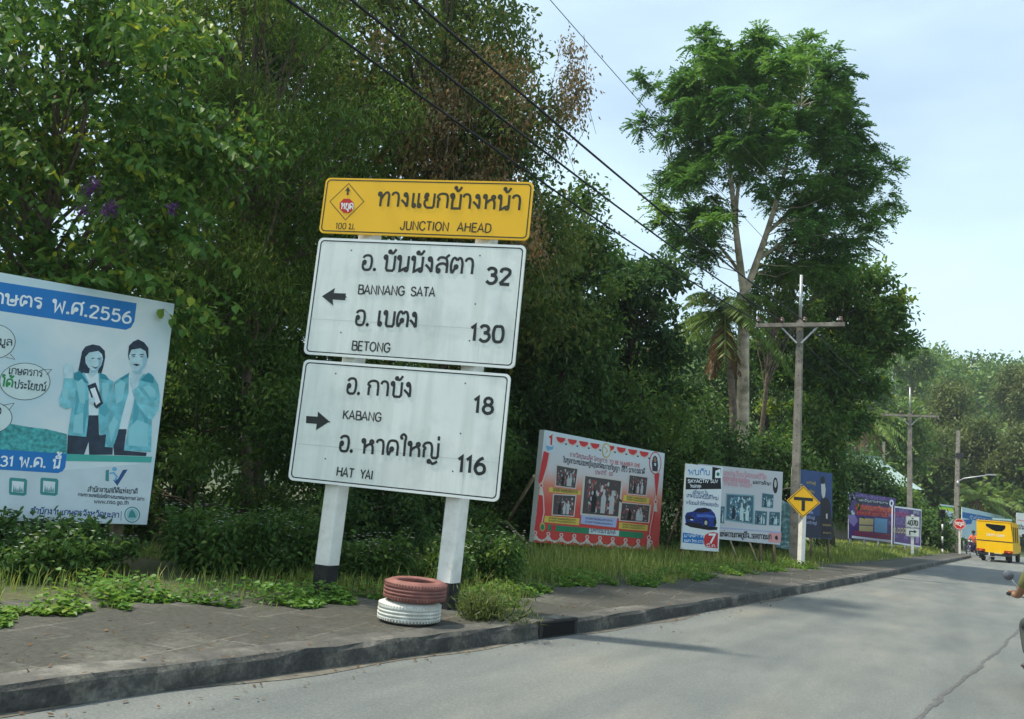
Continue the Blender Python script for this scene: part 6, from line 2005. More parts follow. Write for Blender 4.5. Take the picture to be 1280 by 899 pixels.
# T junction diamond
o, top, yw = sign_on_post('warning_sign', 'yellow diamond T-junction sign on white post before the utility pole', 1005, 627, 0, (1001, 709))
o.rotation_euler = (0, 0, yw + R(4))
inv = o.rotation_euler.to_matrix().inverted()
tl = inv @ top
mb = MB(); mb.bar((0, 0.03, -0.2), (tl.x, 0.05, tl.z + 0.15), 0.15, 0.15); pst = mb.build('post', m_post, o, bevel=0.012)
mb = MB(); mb.box((0, 0.03, 0.06), (0.158, 0.158, 0.16)); mb.build('painted_base', m_base, pst)
s = 0.44
mb = MB(); slab(mb, [(0, -s), (s, 0), (0, s), (-s, 0)], 0.02); pn = mb.build('sign_panel', m_yel, o, (tl.x, -0.06, tl.z))
mb = MB()
for k in range(4):
    a0, a1 = k * math.pi / 2, (k + 1) * math.pi / 2
    r1, r2 = s * 0.93, s * 0.88
    mb.poly([(r1 * math.cos(a0), r1 * math.sin(a0)), (r1 * math.cos(a1), r1 * math.sin(a1)), (r2 * math.cos(a1), r2 * math.sin(a1)), (r2 * math.cos(a0), r2 * math.sin(a0))], -0.012)
mb.build('border', m_blk, pn)
mb = MB(); mb.poly([(-.25, .03), (.25, .03), (.25, .115), (-.25, .115)], -0.0125); mb.poly([(-.045, -.25), (.045, -.25), (.045, .028), (-.045, .028)], -0.0125); mb.build('symbol', m_blk, pn)

# route number sign
o, top, yw = sign_on_post('route_sign', 'white route 4070 sign with right-turn arrow plate by the second pole', 1143, 646, 0, (1140.5, 695))
o.rotation_euler = (0, 0, yw + R(6))
h_ = top.z
mb = MB(); mb.bar((0, 0.03, -0.1), (0, 0.03, h_ + 0.1), 0.13); mb.build('post', m_post, o, bevel=0.01)


class FlatPanel:
    def __init__(s, o, t):
        s.o, s.t = o, t

    def uv(s, x, y):
        return (x, y)


for (cz, hh, kind) in ((h_ - 0.26, 0.56, 'num'), (h_ - 0.78, 0.42, 'arr')):
    mb = MB(); slab(mb, rounded(-0.31, -hh / 2, 0.31, hh / 2, 0.04), 0.02); pn = mb.build('sign_panel', m_whs, o, (0, -0.06, cz))
    ink = Ink(FlatPanel(pn, 0.02))
    rr = rounded(-0.29, -hh / 2 + .02, 0.29, hh / 2 - .02, 0.03); ink.stroke('border', rr + [rr[0]], 0.012, 0, True)
    if kind == 'num':
        ink.text('letters', '4070', (-0.23, -0.17), (0.23, -0.17), -0.24, 0.19); ink.ellipse('letters', (0, 0.17), 0.04, 0.035, 1)
    else:
        ink.poly('arrow', [(-0.16, -.14), (-.10, -.14), (-.10, .02), (.06, .02), (.06, -.04), (.2, .05), (.06, .14), (.06, .08), (-.16, .08)], 1)
    ink.build(nm_)

# stop sign
b_ = base_of(1199.5, 53, 0.1)
o = thing('stop_sign', 'red octagonal stop sign on white post at the junction', 'road sign', tuple(b_), -math.atan2(b_[0], b_[1]))
mb = MB(); mb.bar((0, 0.03, -0.1), (0, 0.03, 1.75), 0.13); mb.build('post', m_post, o, bevel=0.01)
mb = MB(); slab(mb, [(0.38 * math.cos(a), 0.38 * math.sin(a)) for a in np.arange(8) * math.pi / 4 + math.pi / 8], 0.02); pn = mb.build('sign_panel', m_red, o, (0, -0.06, 1.98))
ink = Ink(FlatPanel(pn, 0.02)); oc = [(0.345 * math.cos(a), 0.345 * math.sin(a)) for a in np.arange(9) * math.pi / 4 + math.pi / 8]
ink.stroke('rim', oc, 0.025, 0, True); ink.text('white', 'หยุด', (-0.25, -0.09), (0.25, -0.09), -0.22, 0.19)
ink.build(lambda k: ('border' if k == 'rim' else 'lettering', m_rim))

# dark signal box on its striped post
b_ = base_of(1178, 50, 0.1)
o = thing('signal_post', 'dark signal box on a black and white striped post', 'traffic signal', tuple(b_), -math.atan2(b_[0], b_[1]))
m_sig = mat('signal casing', (0.02, 0.022, 0.024), 0.5, 0.2, 5)
for k in range(6):
    mb = MB(); mb.tube([(0, 0, 0.38 * k - 0.05), (0, 0, 0.38 * (k + 1) - 0.052)], 0.05, 10); mb.build('post_band', m_post if k % 2 == 0 else m_base, o)
mb = MB(); mb.box((0, 0, 2.5), (0.36, 0.24, 0.5)); mb.build('signal_head', m_sig, o, bevel=0.02)
mb = MB(); mb.tube([(0, -0.125, 2.6), (0, -0.24, 2.59)], 0.1, 12, cap=False); mb.tube([(0, -0.125, 2.38), (0, -0.24, 2.37)], 0.1, 12, cap=False); mb.build('visor', m_sig, o)


# ------------------------------------------------------------------ utility poles, lamp, wires
def utility_pole(name, label, base, h, w, arm_z=None, arm_l=2.6, rod=1.5, arm_rot=0.0, ins=(-1.2, -0.5, 0.15, 1.15), lean=0.0):
    o = thing(name, label, 'utility pole', tuple(base), arm_rot)
    mb = MB()
    lo, hi = w / 2, w / 2 * 0.68
    vs = [(sx * lo, sy * lo, -0.2) for sx, sy in ((-1, -1), (1, -1), (1, 1), (-1, 1))] + [(sx * hi + lean, sy * hi, h) for sx, sy in ((-1, -1), (1, -1), (1, 1), (-1, 1))]
    mb.add(vs, [(0, 1, 5, 4), (1, 2, 6, 5), (2, 3, 7, 6), (3, 0, 4, 7), (4, 5, 6, 7)])
    mb.build('shaft', m_conc, o, bevel=0.015)
    mb = MB()
    for k in range(int(h / 0.45)):                      # bolt holes down the face
        mb.box((lean * k * .45 / h, -(lo + (hi - lo) * (0.6 + k * .45) / h) - 0.002, 0.6 + k * 0.45), (0.03, 0.006, 0.03))
    mb.build('bolt_holes', mat('bolt hole', (0.02, 0.02, 0.02)), o)
    if arm_z:
        mb = MB(); mb.box((0, -w / 2 - 0.065, arm_z), (arm_l, 0.11, 0.13)); mb.build('crossarm', m_conc, o, bevel=0.01)
        for s_ in (-1, 1):
            mb = MB(); mb.bar((s_ * 0.06, -w / 2 - 0.03, arm_z - 0.55), (s_ * 0.52, -w / 2 - 0.03, arm_z - 0.05), 0.045); mb.build('brace', m_steel, o)
        for x in ins:
            mb = MB(); mb.lathe([(0.015, 0), (0.03, 0.02), (0.065, 0.05), (0.06, 0.09), (0.045, 0.1), (0.055, 0.14), (0.035, 0.18), (0, 0.19)], 12, Matrix.Identity(3))
            mb.v = [(vx + x, vy - w / 2 - 0.065, vz + arm_z + 0.065) for vx, vy, vz in mb.v]; mb.build('insulator', mat('brown porcelain', (0.12, 0.07, 0.05), 0.25), o)
    if rod:
        mb = MB(); mb.tube([(lean, 0, h - 0.1), (lean, 0, h + rod)], 0.045, 8); mb.build('earth_rod', m_steel, o)
    return o


UP1 = utility_pole('utility_pole', 'nearest concrete utility pole with wide crossarm behind the diamond sign', (-4.37, 24.86, 0.12), 7.25, 0.27, 7.08, 2.55, 1.45, R(4))
UP2 = utility_pole('utility_pole', 'second utility pole with crossarm behind the route sign', (-2.92, 53.28, 0.12), 8.15, 0.34, 8.0, 3.1, 1.6, R(4))
b3 = base_of(1194, 57, 0.1)
UP3 = utility_pole('utility_pole', 'third concrete utility pole carrying a street lamp arm by the stop sign', tuple(b3), 8.7, 0.36, None, 2.4, 0, R(-6), lean=0.25)
mb = MB(); mb.tube([(0.16, -0.15, 5.0), (0.6, -0.3, 5.25), (2.1, -0.6, 5.55)], 0.045, 8); la = mb.build('lamp_arm', m_steel, UP3)
mb = MB(); mb.box((2.35, -0.65, 5.58), (0.6, 0.2, 0.10)); mb.build('lamp_head', m_steel, la, bevel=0.03)
mb = MB(); mb.tube([(0.22, -0.24, 4.75), (0.22, -0.24, 5.05)], 0.08, 10); mb.build('meter', m_steel, UP3)
mb = MB(); mb.box((0.35, -0.2, 6.9), (0.5, 0.2, 0.3)); mb.build('cable_box', m_sig, UP3)
b4 = base_of(1104, 66, 0.1)
utility_pole('utility_pole', 'short bare utility pole standing behind the pale roof', tuple(b4), 8.4, 0.3, None, 2, 0, 0)

m_wire = mat('black cable', (0.012, 0.012, 0.013), 0.6)


def wire(label, pts, sag, r=0.011, nm='power_line', n_=26):
    out = []
    for a, b2 in zip(pts[:-1], pts[1:]):
        a, b2 = np.array(a), np.array(b2)
        for t in np.linspace(0, 1, n_):
            out.append(a + (b2 - a) * t - np.array([0, 0, 4 * sag * t * (1 - t)]))
    base = out[0]
    mb = MB(); mb.tube([p - base for p in out], r, 6, cap=False)
    o = mb.build(nm, m_wire, None, tuple(base))
    return tag(o, label, 'power line', 'overhead power lines')


def pole_pt(X, Y, dx, z, rot=R(4)):
    return (X + dx * math.cos(rot), Y + dx * math.sin(rot) - 0.2, z)


for dx0, dx, lab in ((-1.45, -1.2, 'lowest of the three thick wires slanting above the yellow board'), (-0.72, -0.5, 'middle of the three thick wires slanting down to the nearest pole'), (0.0, 0.15, 'highest of the three thick wires, crossing open sky')):
    wire(lab, [(-6.45 + dx0, -4.5, 7.45), pole_pt(-4.37, 24.86, dx, 7.33), pole_pt(-2.92, 53.28, dx * 1.2, 8.25)], 0.42, 0.018)
wire('thin wire running to the rod on top of the nearest pole', [(-6.2, -4.5, 9.2), (-4.37, 24.86, 8.75), (-2.92, 53.28, 9.8)], 0.3, 0.006)
wire('thin wires strung across the hillside between the far poles', [(b4[0], b4[1], 7.4), (b3[0] + .1, b3[1] - .2, 6.9), (30, 66, 6.6)], 0.25, 0.02)

# radio mast on the ridge
mz = float(ground_z(spot(1117, 450, 135)[0], spot(1117, 450, 135)[1]))
ms = spot(1117, 425, 135)
o = thing('radio_mast', 'slim lattice radio mast on the ridge above the spreading tree', 'mast', (ms[0], ms[1], mz))
mb = MB()
H_ = ms[2] - mz
for k in range(3):
    a = k * 2.094; mb.tube([(0.5 * math.cos(a), 0.5 * math.sin(a), 0), (0.18 * math.cos(a), 0.18 * math.sin(a), H_)], 0.06, 5)
mb.build('legs', m_steel, o)
mb = MB()
for q in range(int(H_ / 1.0)):
    f = 0.5 - 0.32 * q / (H_ / 1.0)
    for k in range(3):
        a, c2 = k * 2.094, (k + 1) * 2.094
        mb.tube([(f * math.cos(a), f * math.sin(a), q), (f * math.cos(c2), f * math.sin(c2), q + 0.9)], 0.035, 4)
mb.build('lattice', m_steel, o)

# ------------------------------------------------------------------ low building with a pale green roof
hb_ = base_of(1036, 57, 0.1)
hs = thing('house', 'low house with pale green metal roof among the trees', 'house', tuple(hb_), R(62))
hs.scale = (1, 1, 1.25)
m_roof = mat('pale green metal roof', (0.36, 0.47, 0.43), 0.4, 0.10, 1.5, spec=0.4, dirt=(0.25, 0.33, 0.29), dirt_amt=0.5)
mb = MB(); mb.box((0, 0, 1.75), (11.0, 5.6, 3.5)); mb.build('wall', mat('house wall', (0.4, 0.38, 0.32), 0.8, 0.1), hs)
mb = MB()
for sgn in (-1, 1):
    nb_ = 44
    vs = []
    for i in range(nb_ + 1):
        x = -6.0 + 12.0 * i / nb_; dz = 0.05 * (i % 2)
        vs += [(x, sgn * 3.5, 3.35 + dz), (x, 0.0, 5.15 + dz)]
    mb.add(vs, [(2 * i, 2 * i + 1, 2 * i + 3, 2 * i + 2) for i in range(nb_)])
mb.build('roof', m_roof, hs)
mb = MB(); mb.bar((-6.1, 0, 5.22), (6.1, 0, 5.22), 0.3, 0.06); mb.build('ridge_cap', m_roof, hs)
mb = MB()
for sgn in (-1, 1):
    mb.add([(sgn * 5.51, -2.8, 3.5), (sgn * 5.51, 2.8, 3.5), (sgn * 5.51, 0, 5.1)], [(0, 1, 2)])
mb.build('gable', mat('house wall', (0.4, 0.38, 0.32)), hs)
for x in (-3.2, 0.2, 3.4):
    mb = MB(); mb.box((x, -2.82, 1.9), (1.2, 0.06, 1.2)); w_ = mb.build('window', mat('window frame', (0.3, 0.28, 0.24)), hs)
    mb = MB(); mb.box((x, -2.855, 1.9), (1.0, 0.02, 1.0)); mb.build('pane', mat('dark glass', (0.02, 0.025, 0.03), 0.1, 0.1), w_)

# ------------------------------------------------------------------ people, built on a skeleton
def skin_mesh(name, joints, edges, radii, m, parent, sub=2):
    me = bpy.data.meshes.new(name)
    me.from_pydata(joints, edges, [])
    o = bpy.data.objects.new(name, me)
    COL.objects.link(o)
    sk = o.modifiers.new('s', 'SKIN')
    sk.use_smooth_shade = True
    sd = me.skin_vertices[0].data
    for i, r in enumerate(radii):
        sd[i].radius = (r, r) if isinstance(r, (int, float)) else r
        sd[i].use_root = (i == 0)
    ss = o.modifiers.new('u', 'SUBSURF'); ss.levels = sub; ss.render_levels = sub
    dg = bpy.context.evaluated_depsgraph_get()
    dg.update()
    nm = bpy.data.meshes.new_from_object(o.evaluated_get(dg))
    bpy.data.objects.remove(o)
    nm.name = name
    for p in nm.polygons:
        p.use_smooth = True
    nm.materials.clear()
    return link(name, nm, m, parent)


m_skin = mat('brown skin', (0.30, 0.165, 0.10), 0.55, 0.1, 10)
m_hair = mat('black hair', (0.012, 0.011, 0.010), 0.5, 0.3, 30)


def rider(name, label, loc, rz, shirt_m, trouser_m, helmet_m=None, scale=1.0):
    """seated on a motorcycle, hands forward on the grips; +y is ahead"""
    o = thing(name, label, 'person', loc, rz)
    o.scale = (scale,) * 3
    J = [(0, -0.18, 0.80), (0, -0.17, 0.98), (0, -0.12, 1.18), (0, -0.09, 1.34), (0, -0.06, 1.44), (0, -0.04, 1.53), (0, -0.02, 1.64)]
    E_ = [(i, i + 1) for i in range(6)]
    Rr = [(0.17, 0.13), (0.155, 0.115), (0.175, 0.125), (0.13, 0.10), 0.055, 0.085, 0.098]
    for s in (-1, 1):
        k = len(J)
        J += [(s * 0.19, -0.08, 1.36), (s * 0.27, 0.0, 1.15), (s * 0.29, 0.20, 1.03), (s * 0.30, 0.33, 1.02), (s * 0.30, 0.42, 1.03)]
        Rr += [0.068, 0.050, 0.042, 0.030, 0.034]
        E_ += [(3, k), (k, k + 1), (k + 1, k + 2), (k + 2, k + 3), (k + 3, k + 4)]
        k = len(J)
        J += [(s * 0.13, -0.10, 0.78), (s * 0.20, 0.28, 0.72), (s * 0.19, 0.20, 0.34), (s * 0.19, 0.18, 0.27), (s * 0.20, 0.34, 0.245)]
        Rr += [0.095, 0.068, 0.046, 0.045, 0.036]
        E_ += [(0, k), (k, k + 1), (k + 1, k + 2), (k + 2, k + 3), (k + 3, k + 4)]
    body = skin_mesh('body', J, E_, Rr, m_skin, o)
    JS = J[:4] + []
    ES = [(0, 1), (1, 2), (2, 3)]
    RS = [(0.185, 0.145), (0.175, 0.135), (0.195, 0.145), (0.15, 0.115)]
    for s in (-1, 1):
        k = len(JS)
        JS += [(s * 0.19, -0.08, 1.36), (s * 0.255, -0.02, 1.20), (s * 0.275, 0.06, 1.11)]
        RS += [0.085, 0.070, 0.062]
        ES += [(3, k), (k, k + 1), (k + 1, k + 2)]
    skin_mesh('shirt', JS, ES, RS, shirt_m, o)
    JT, ET, RT_ = [(0, -0.18, 0.80)], [], [(0.185, 0.14)]
    for s in (-1, 1):
        k = len(JT)
        JT += [(s * 0.13, -0.10, 0.78), (s * 0.20, 0.28, 0.72), (s * 0.19, 0.20, 0.36)]
        RT_ += [0.112, 0.085, 0.062]
        ET += [(0, k), (k, k + 1), (k + 1, k + 2)]
    skin_mesh('trousers', JT, ET, RT_, trouser_m, o)
    for s in (-1, 1):                                   # fingers closed round each grip
        for f in range(4):
            x = s * (0.265 + 0.022 * f)
            mb = MB(); mb.tube([(x, 0.40, 1.05), (x, 0.45, 1.062), (x, 0.475, 1.04), (x, 0.465, 1.01), (x, 0.435, 1.0)], [0.011, 0.011, 0.010, 0.009, 0.007], 6); mb.build('finger', m_skin, body)
        mb = MB(); mb.tube([(s * 0.268, 0.38, 1.02), (s * 0.245, 0.42, 1.01), (s * 0.25, 0.46, 1.0)], [0.013, 0.011, 0.008], 6); mb.build('thumb', m_skin, body)
    # hair or helmet, nose, ears
    M = Matrix.Rotation(0, 3, 'X')
    mb = MB(); mb.lathe([(0.0, 0.135), (0.06, 0.12), (0.10, 0.075), (0.122, 0.01), (0.118, -0.05), (0.112, -0.06)], 18, M)
    mb.v = [(x, y * 1.12 - 0.035, z + 1.66) for x, y, z in mb.v]
    mb.build('helmet' if helmet_m else 'hair', helmet_m or m_hair, o)
    mb = MB(); mb.add([(-0.014, 0.085, 1.62), (0.014, 0.085, 1.62), (0, 0.112, 1.617), (0, 0.088, 1.665)], [(0, 1, 2), (1, 3, 2), (3, 0, 2)]); mb.build('nose', m_skin, body)
    for s in (-1, 1):
        mb = MB(); mb.tube([(s * 0.10, -0.02, 1.60), (s * 0.112, -0.03, 1.63), (s * 0.10, -0.03, 1.66)], [0.012, 0.018, 0.010], 6); mb.build('ear', m_skin, body)
        mb = MB(); mb.lathe([(0, -.01), (.011, 0), (0, .01)], 8); mb.v = [(x + s * 0.034, y + 0.078, z + 1.645) for x, y, z in mb.v]; mb.build('eye', m_hair, body)
        mb = MB(); mb.box((s * 0.2, 0.27, 0.235), (0.085, 0.24, 0.06)); mb.build('shoe', mat('dark shoe', (0.03, 0.027, 0.025)), o, bevel=0.02)
    return o


# ------------------------------------------------------------------ motorcycles
m_rub = mat('black rubber', (0.02, 0.02, 0.02), 0.8, 0.2, 10)
m_chr = mat('scratched chrome', (0.55, 0.55, 0.54), 0.25, 0.1, 8, metal=0.9)
m_blkp = mat('black plastic', (0.025, 0.025, 0.026), 0.45, 0.15, 8)
m_seat = mat('black seat vinyl', (0.018, 0.018, 0.018), 0.5)
m_mred = flatmat('motorcycle red paint', (168, 24, 26), 0.25, 0.06, spec=0.5)
m_mgre = flatmat('motorcycle purple paint', (70, 44, 92), 0.3, 0.06, spec=0.5)
m_lens = mat('red lens', (0.4, 0.02, 0.02), 0.2)
m_glass = mat('clear lamp glass', (0.5, 0.52, 0.52), 0.1)


def motorcycle(name, label, loc, rz, paint, scale=1.0):
    o = thing(name, label, 'motorcycle', loc, rz)
    o.scale = (scale,) * 3
    RY = Matrix.Rotation(R(90), 3, 'Y')
    for y in (-0.62, 0.62):
        mb = MB()
        mb.lathe([(0.285 + 0.035 * math.cos(a), 0.045 * math.sin(a)) for a in np.linspace(0, 2 * math.pi, 12, endpoint=False)], 30, RY, closed=True)
        mb.v = [(vx, vy + y, vz + 0.30) for vx, vy, vz in mb.v]; w = mb.build('wheel', m_rub, o)
        mb = MB(); mb.lathe([(0.245, -0.02), (0.262, -0.028), (0.262, 0.028), (0.245, 0.02)], 30, RY, closed=True)
        for k in range(12):
            a = k * math.pi / 6; mb.tube([(0, 0, 0), (0, 0.25 * math.cos(a), 0.25 * math.sin(a))], 0.006, 4)
        mb.tube([(-0.06, 0, 0), (0.06, 0, 0)], 0.05, 10)
        mb.v = [(vx, vy + y, vz + 0.30) for vx, vy, vz in mb.v]; mb.build('rim', m_chr, w)
    mb = MB()
    for y, a0, a1 in ((0.62, 40, 165), (-0.62, 20, 120)):
        vs = []
        for k in range(11):
            a = R(a0 + (a1 - a0) * k / 10)
            for x, rr in ((-0.07, 0.345), (-0.05, 0.37), (0.05, 0.37), (0.07, 0.345)):
                vs.append((x, y + rr * math.cos(a), 0.30 + rr * math.sin(a)))
        mb.add(vs, [(4 * k + j, 4 * k + j + 1, 4 * k + j + 5, 4 * k + j + 4) for k in range(10) for j in range(3)], 0, True)
    mb.build('mudguard', paint, o)
    mb = MB()
    secs = [(-0.85, 0.05, 0.66, 0.10), (-0.6, 0.11, 0.60, 0.13), (-0.2, 0.12, 0.55, 0.14), (0.0, 0.10, 0.48, 0.13), (0.15, 0.11, 0.50, 0.14), (0.32, 0.13, 0.66, 0.2), (0.42, 0.11, 0.84, 0.16), (0.5, 0.06, 0.92, 0.09)]
    vs = []
    for y, w_, z, h_ in secs:
        for k in range(12):
            a = 2 * math.pi * k / 12
            vs.append((w_ * math.cos(a), y, z + h_ * math.sin(a)))
    mb.add(vs, [(12 * i + k, 12 * (i + 1) + k, 12 * (i + 1) + (k + 1) % 12, 12 * i + (k + 1) % 12) for i in range(len(secs) - 1) for k in range(12)] + [tuple(range(12)), tuple(reversed(range(12 * (len(secs) - 1), 12 * len(secs))))], 0, True)
    mb.build('body', paint, o)
    mb = MB()
    for s in (-1, 1):
        vs = []
        for k in range(9):
            t = k / 8
            vs += [(s * (0.10 + 0.14 * math.sin(math.pi * t) ** .7), 0.46 - 0.20 * t, 0.86 - 0.56 * t), (s * 0.06, 0.55 - 0.16 * t, 0.88 - 0.55 * t)]
        mb.add(vs, [(2 * k, 2 * k + 1, 2 * k + 3, 2 * k + 2) for k in range(8)], 0, True)
    mb.build('leg_shield', paint, o)
    mb = MB(); mb.box((0, -0.35, 0.76), (0.23, 0.80, 0.09)); mb.build('seat', m_seat, o, bevel=0.035)
    mb = MB(); mb.tube([(-0.35, 0.36, 1.02), (-0.12, 0.44, 1.0), (0, 0.46, 0.98), (0.12, 0.44, 1.0), (0.35, 0.36, 1.02)], 0.013, 8); hbm = mb.build('handlebar', m_chr, o)
    for s in (-1, 1):
        mb = MB(); mb.tube([(s * 0.24, 0.42, 1.022), (s * 0.37, 0.35, 1.03)], 0.019, 8); mb.build('grip', m_rub, hbm)
        mb = MB(); mb.tube([(s * 0.22, 0.43, 1.02), (s * 0.27, 0.42, 1.14), (s * 0.33, 0.41, 1.22)], 0.007, 6); mr_ = mb.build('mirror', m_chr, o)
        mb = MB(); mb.lathe([(0, -0.02), (0.04, -0.016), (0.06, 0), (0.055, 0.01), (0, 0.012)], 16, Matrix.Rotation(R(90), 3, 'X'))
        mb.v = [(x + s * 0.345, y + 0.41, z + 1.24) for x, y, z in mb.v]; mb.build('mirror_head', flatmat('grey mirror casing', (92, 98, 104), 0.35), mr_)
        mb = MB(); mb.tube([(s * 0.06, 0.62, 0.30), (s * 0.06, 0.45, 0.80)], 0.022, 8); mb.build('fork', m_chr, o)
        mb = MB(); mb.tube([(s * 0.05, 0.22, 0.25), (s * 0.24, 0.22, 0.25)], 0.016, 8); mb.build('footrest', m_rub, o)
    mb = MB(); mb.lathe([(0, 0.02), (0.06, 0.015), (0.085, 0), (0.08, -0.06), (0, -0.09)], 16, Matrix.Rotation(R(-90), 3, 'X')); mb.v = [(x, y + 0.53, z + 0.98) for x, y, z in mb.v]; mb.build('headlight', m_glass, o)
    mb = MB(); mb.box((0, -0.90, 0.66), (0.16, 0.06, 0.08)); mb.build('tail_light', m_lens, o, bevel=0.015)
    mb = MB(); mb.tube([(0.10, 0.1, 0.28), (0.13, -0.2, 0.26), (0.14, -0.3, 0.30), (0.15, -0.75, 0.38)], [0.02, 0.02, 0.045, 0.045], 10); mb.build('exhaust', m_chr, o)
    mb = MB(); mb.box((0, 0.05, 0.34), (0.2, 0.32, 0.22)); mb.build('engine', m_blkp, o, bevel=0.03)
    mb = MB(); mb.box((0, -0.93, 0.5), (0.2, 0.01, 0.15)); mb.build('number_plate', m_rim, o)
    return o


# near rider, mostly outside the right edge
mp_ = spot(1316, 800, 7.5)
yaw_m = R(8)
motorcycle('motorcycle', 'small red motorcycle entering at the right edge of the road', (mp_[0], mp_[1], 0.0), yaw_m, m_mred, 0.84)
rider('person', 'rider in an olive shirt gripping the handlebar at the right edge', (mp_[0], mp_[1], 0.0), yaw_m, flatmat('olive shirt', (104, 106, 66), 0.8, 0.1, 8), flatmat('grey trousers', (70, 78, 74), 0.8, 0.1, 8), m_blkp, 0.84)
# far rider in orange, just left of the truck
fp = base_of(1216.5, 58, 0.0)
motorcycle('motorcycle', 'dark purple motorcycle far off left of the yellow truck', (fp[0], fp[1], 0.004), R(150), m_mgre, 1.0)
rider('person', 'rider in a bright orange shirt far off left of the yellow truck', (fp[0], fp[1], 0.004), R(150), flatmat('orange shirt', (232, 108, 62), 0.8, 0.05, 8), flatmat('dark trousers', (40, 36, 52), 0.8, 0.1, 8), None, 1.0)

# ------------------------------------------------------------------ yellow passenger truck
tk_p = on_ground(1246, 702, 0.0)
sk = 46.0 / ((tk_p - EYE) @ FW)
tk_p = on_ground(1246, 702.5, 0.0)
TK = thing('passenger_truck', 'yellow covered passenger truck driving away with a dark rear window', 'truck', (float(tk_p[0]) - 0.1, float(tk_p[1]), 0.0), R(-9))
TK.scale = (0.92, 0.92, 0.96)
m_ty = flatmat('truck yellow paint', (244, 190, 10), 0.3, 0.05, 2, spec=0.5)
m_tk = mat('truck black trim', (0.02, 0.02, 0.022), 0.5)
W_, HB, HT, LB = 2.02, 0.55, 2.42, 3.0               # rear body: width, floor, roof, length
y0 = 0.0
# rear wall as a frame around the window opening
mb = MB()
x0, x1 = -W_ / 2, W_ / 2
win = [(-0.48, 2.28), (0.62, 2.24), (0.62, 2.06), (0.42, 1.86), (0.10, 1.84), (-0.16, 1.92), (-0.48, 2.12)]
out = [(x0, HT - .06), (x0 + .06, HT), (x1 - .14, HT), (x1 - .06, HT - .06), (x1, 1.25), (x0, 1.25)]
# upper wall: strips left, right, above and below the opening
up = [[(x0, 1.27), (-0.48, 1.27), (-0.48, HT), (x0 + .05, HT), (x0 + .01, HT - .08)],
      [(0.62, 1.27), (x1, 1.27), (x1 - .10, HT - .06), (x1 - .16, HT), (0.62, HT)],
      [(-0.48, 2.28), (0.62, 2.24), (0.62, HT), (-0.48, HT)],
      [(-0.48, 1.27), (0.62, 1.27), (0.62, 2.06), (0.42, 1.86), (0.10, 1.84), (-0.16, 1.92), (-0.48, 2.12)]]
for p in up:
    pp = [(u, v) for u, v in p]
    sl = MB(); slab(sl, pp, 0.05); mb.add(sl.v, sl.f)
low = MB(); slab(low, [(x0, 0.62), (-0.55, 0.62), (-0.55, 0.54), (0.50, 0.54), (0.50, 0.62), (x1, 0.62), (x1, 1.20), (x0, 1.20)], 0.05); mb.add(low.v, low.f)
rw = mb.build('rear_panel', m_ty, TK)
mb = MB(); mb.box((0, 0.0, 1.235), (W_ + .01, 0.045, 0.066)); mb.build('black_stripe', m_tk, TK)
ink = Ink(FlatPanel(rw, 0.05)); ink.text('white', 'ยะลา เบตง', (-0.44, 1.55), (0.55, 1.53), -0.13, 0.16); ink.build(lambda k: ('lettering', m_rim))
mb = MB(); slab(mb, [(-0.47, 2.27), (0.61, 2.23), (0.61, 2.07), (0.42, 1.87), (0.10, 1.85), (-0.16, 1.93), (-0.47, 2.13)], 0.01); mb.v = [(x, y + 0.012, z) for x, y, z in mb.v]
mb.build('window_pane', mat('dark smoked glass', (0.012, 0.015, 0.017), 0.08, 0.1, spec=0.6), TK)
mb = MB()
for s in (-1, 1):                                       # side walls with a long open window
    x = s * (W_ / 2 - 0.03)
    mb.box((x, LB / 2 + .03, 0.90), (0.05, LB, 0.66)); mb.box((x, LB / 2 + .03, 2.28), (0.05, LB, 0.20))
    for yy in (0.16, 1.05, 2.0, LB - .1):
        mb.box((x, yy, 1.70), (0.05, 0.10, 0.96))
mb.build('side_wall', m_ty, TK)
mb = MB()
for s in (-1, 1):
    mb.box((s * (W_ / 2 - 0.045), LB / 2, 1.70), (0.012, LB - .2, 0.95))
mb.build('side_window', mat('dark smoked glass', (0.012, 0.015, 0.017)), TK)
mb = MB(); mb.box((-.04, LB / 2 + .05, HT + 0.02), (W_ - .10, LB + .2, 0.07)); mb.build('roof', m_ty, TK, bevel=0.025)
mb = MB(); mb.box((0.12, LB - .3, HT + 0.22), (1.1, 0.5, 0.12)); mb.tube([(-.35, LB - .3, HT), (-.35, LB - .3, HT + .2)], 0.02, 6); mb.tube([(.55, LB - .3, HT), (.55, LB - .3, HT + .2)], 0.02, 6); mb.build('roof_sign', flatmat('roof sign blue', (120, 160, 190), 0.4), TK)
mb = MB(); mb.box((0, LB + .95, 1.05), (1.7, 1.7, 0.95)); mb.box((0, LB + .75, 1.72), (1.5, 1.1, 0.5)); mb.box((0, LB + 2.2, 0.85), (1.65, 0.9, 0.6)); mb.build('cab', m_ty, TK, bevel=0.08)
mb = MB(); mb.box((0, LB / 2, 0.50), (W_ - .2, LB, 0.10)); mb.build('floor', m_tk, TK)
mb = MB(); mb.box((0, -0.03, 0.43), (W_ - .1, 0.10, 0.16)); mb.build('bumper', m_tk, TK, bevel=0.02)
mb = MB(); mb.box((-0.08, -0.26, 0.30), (0.85, 0.42, 0.03)); mb.build('step', m_steel, TK)
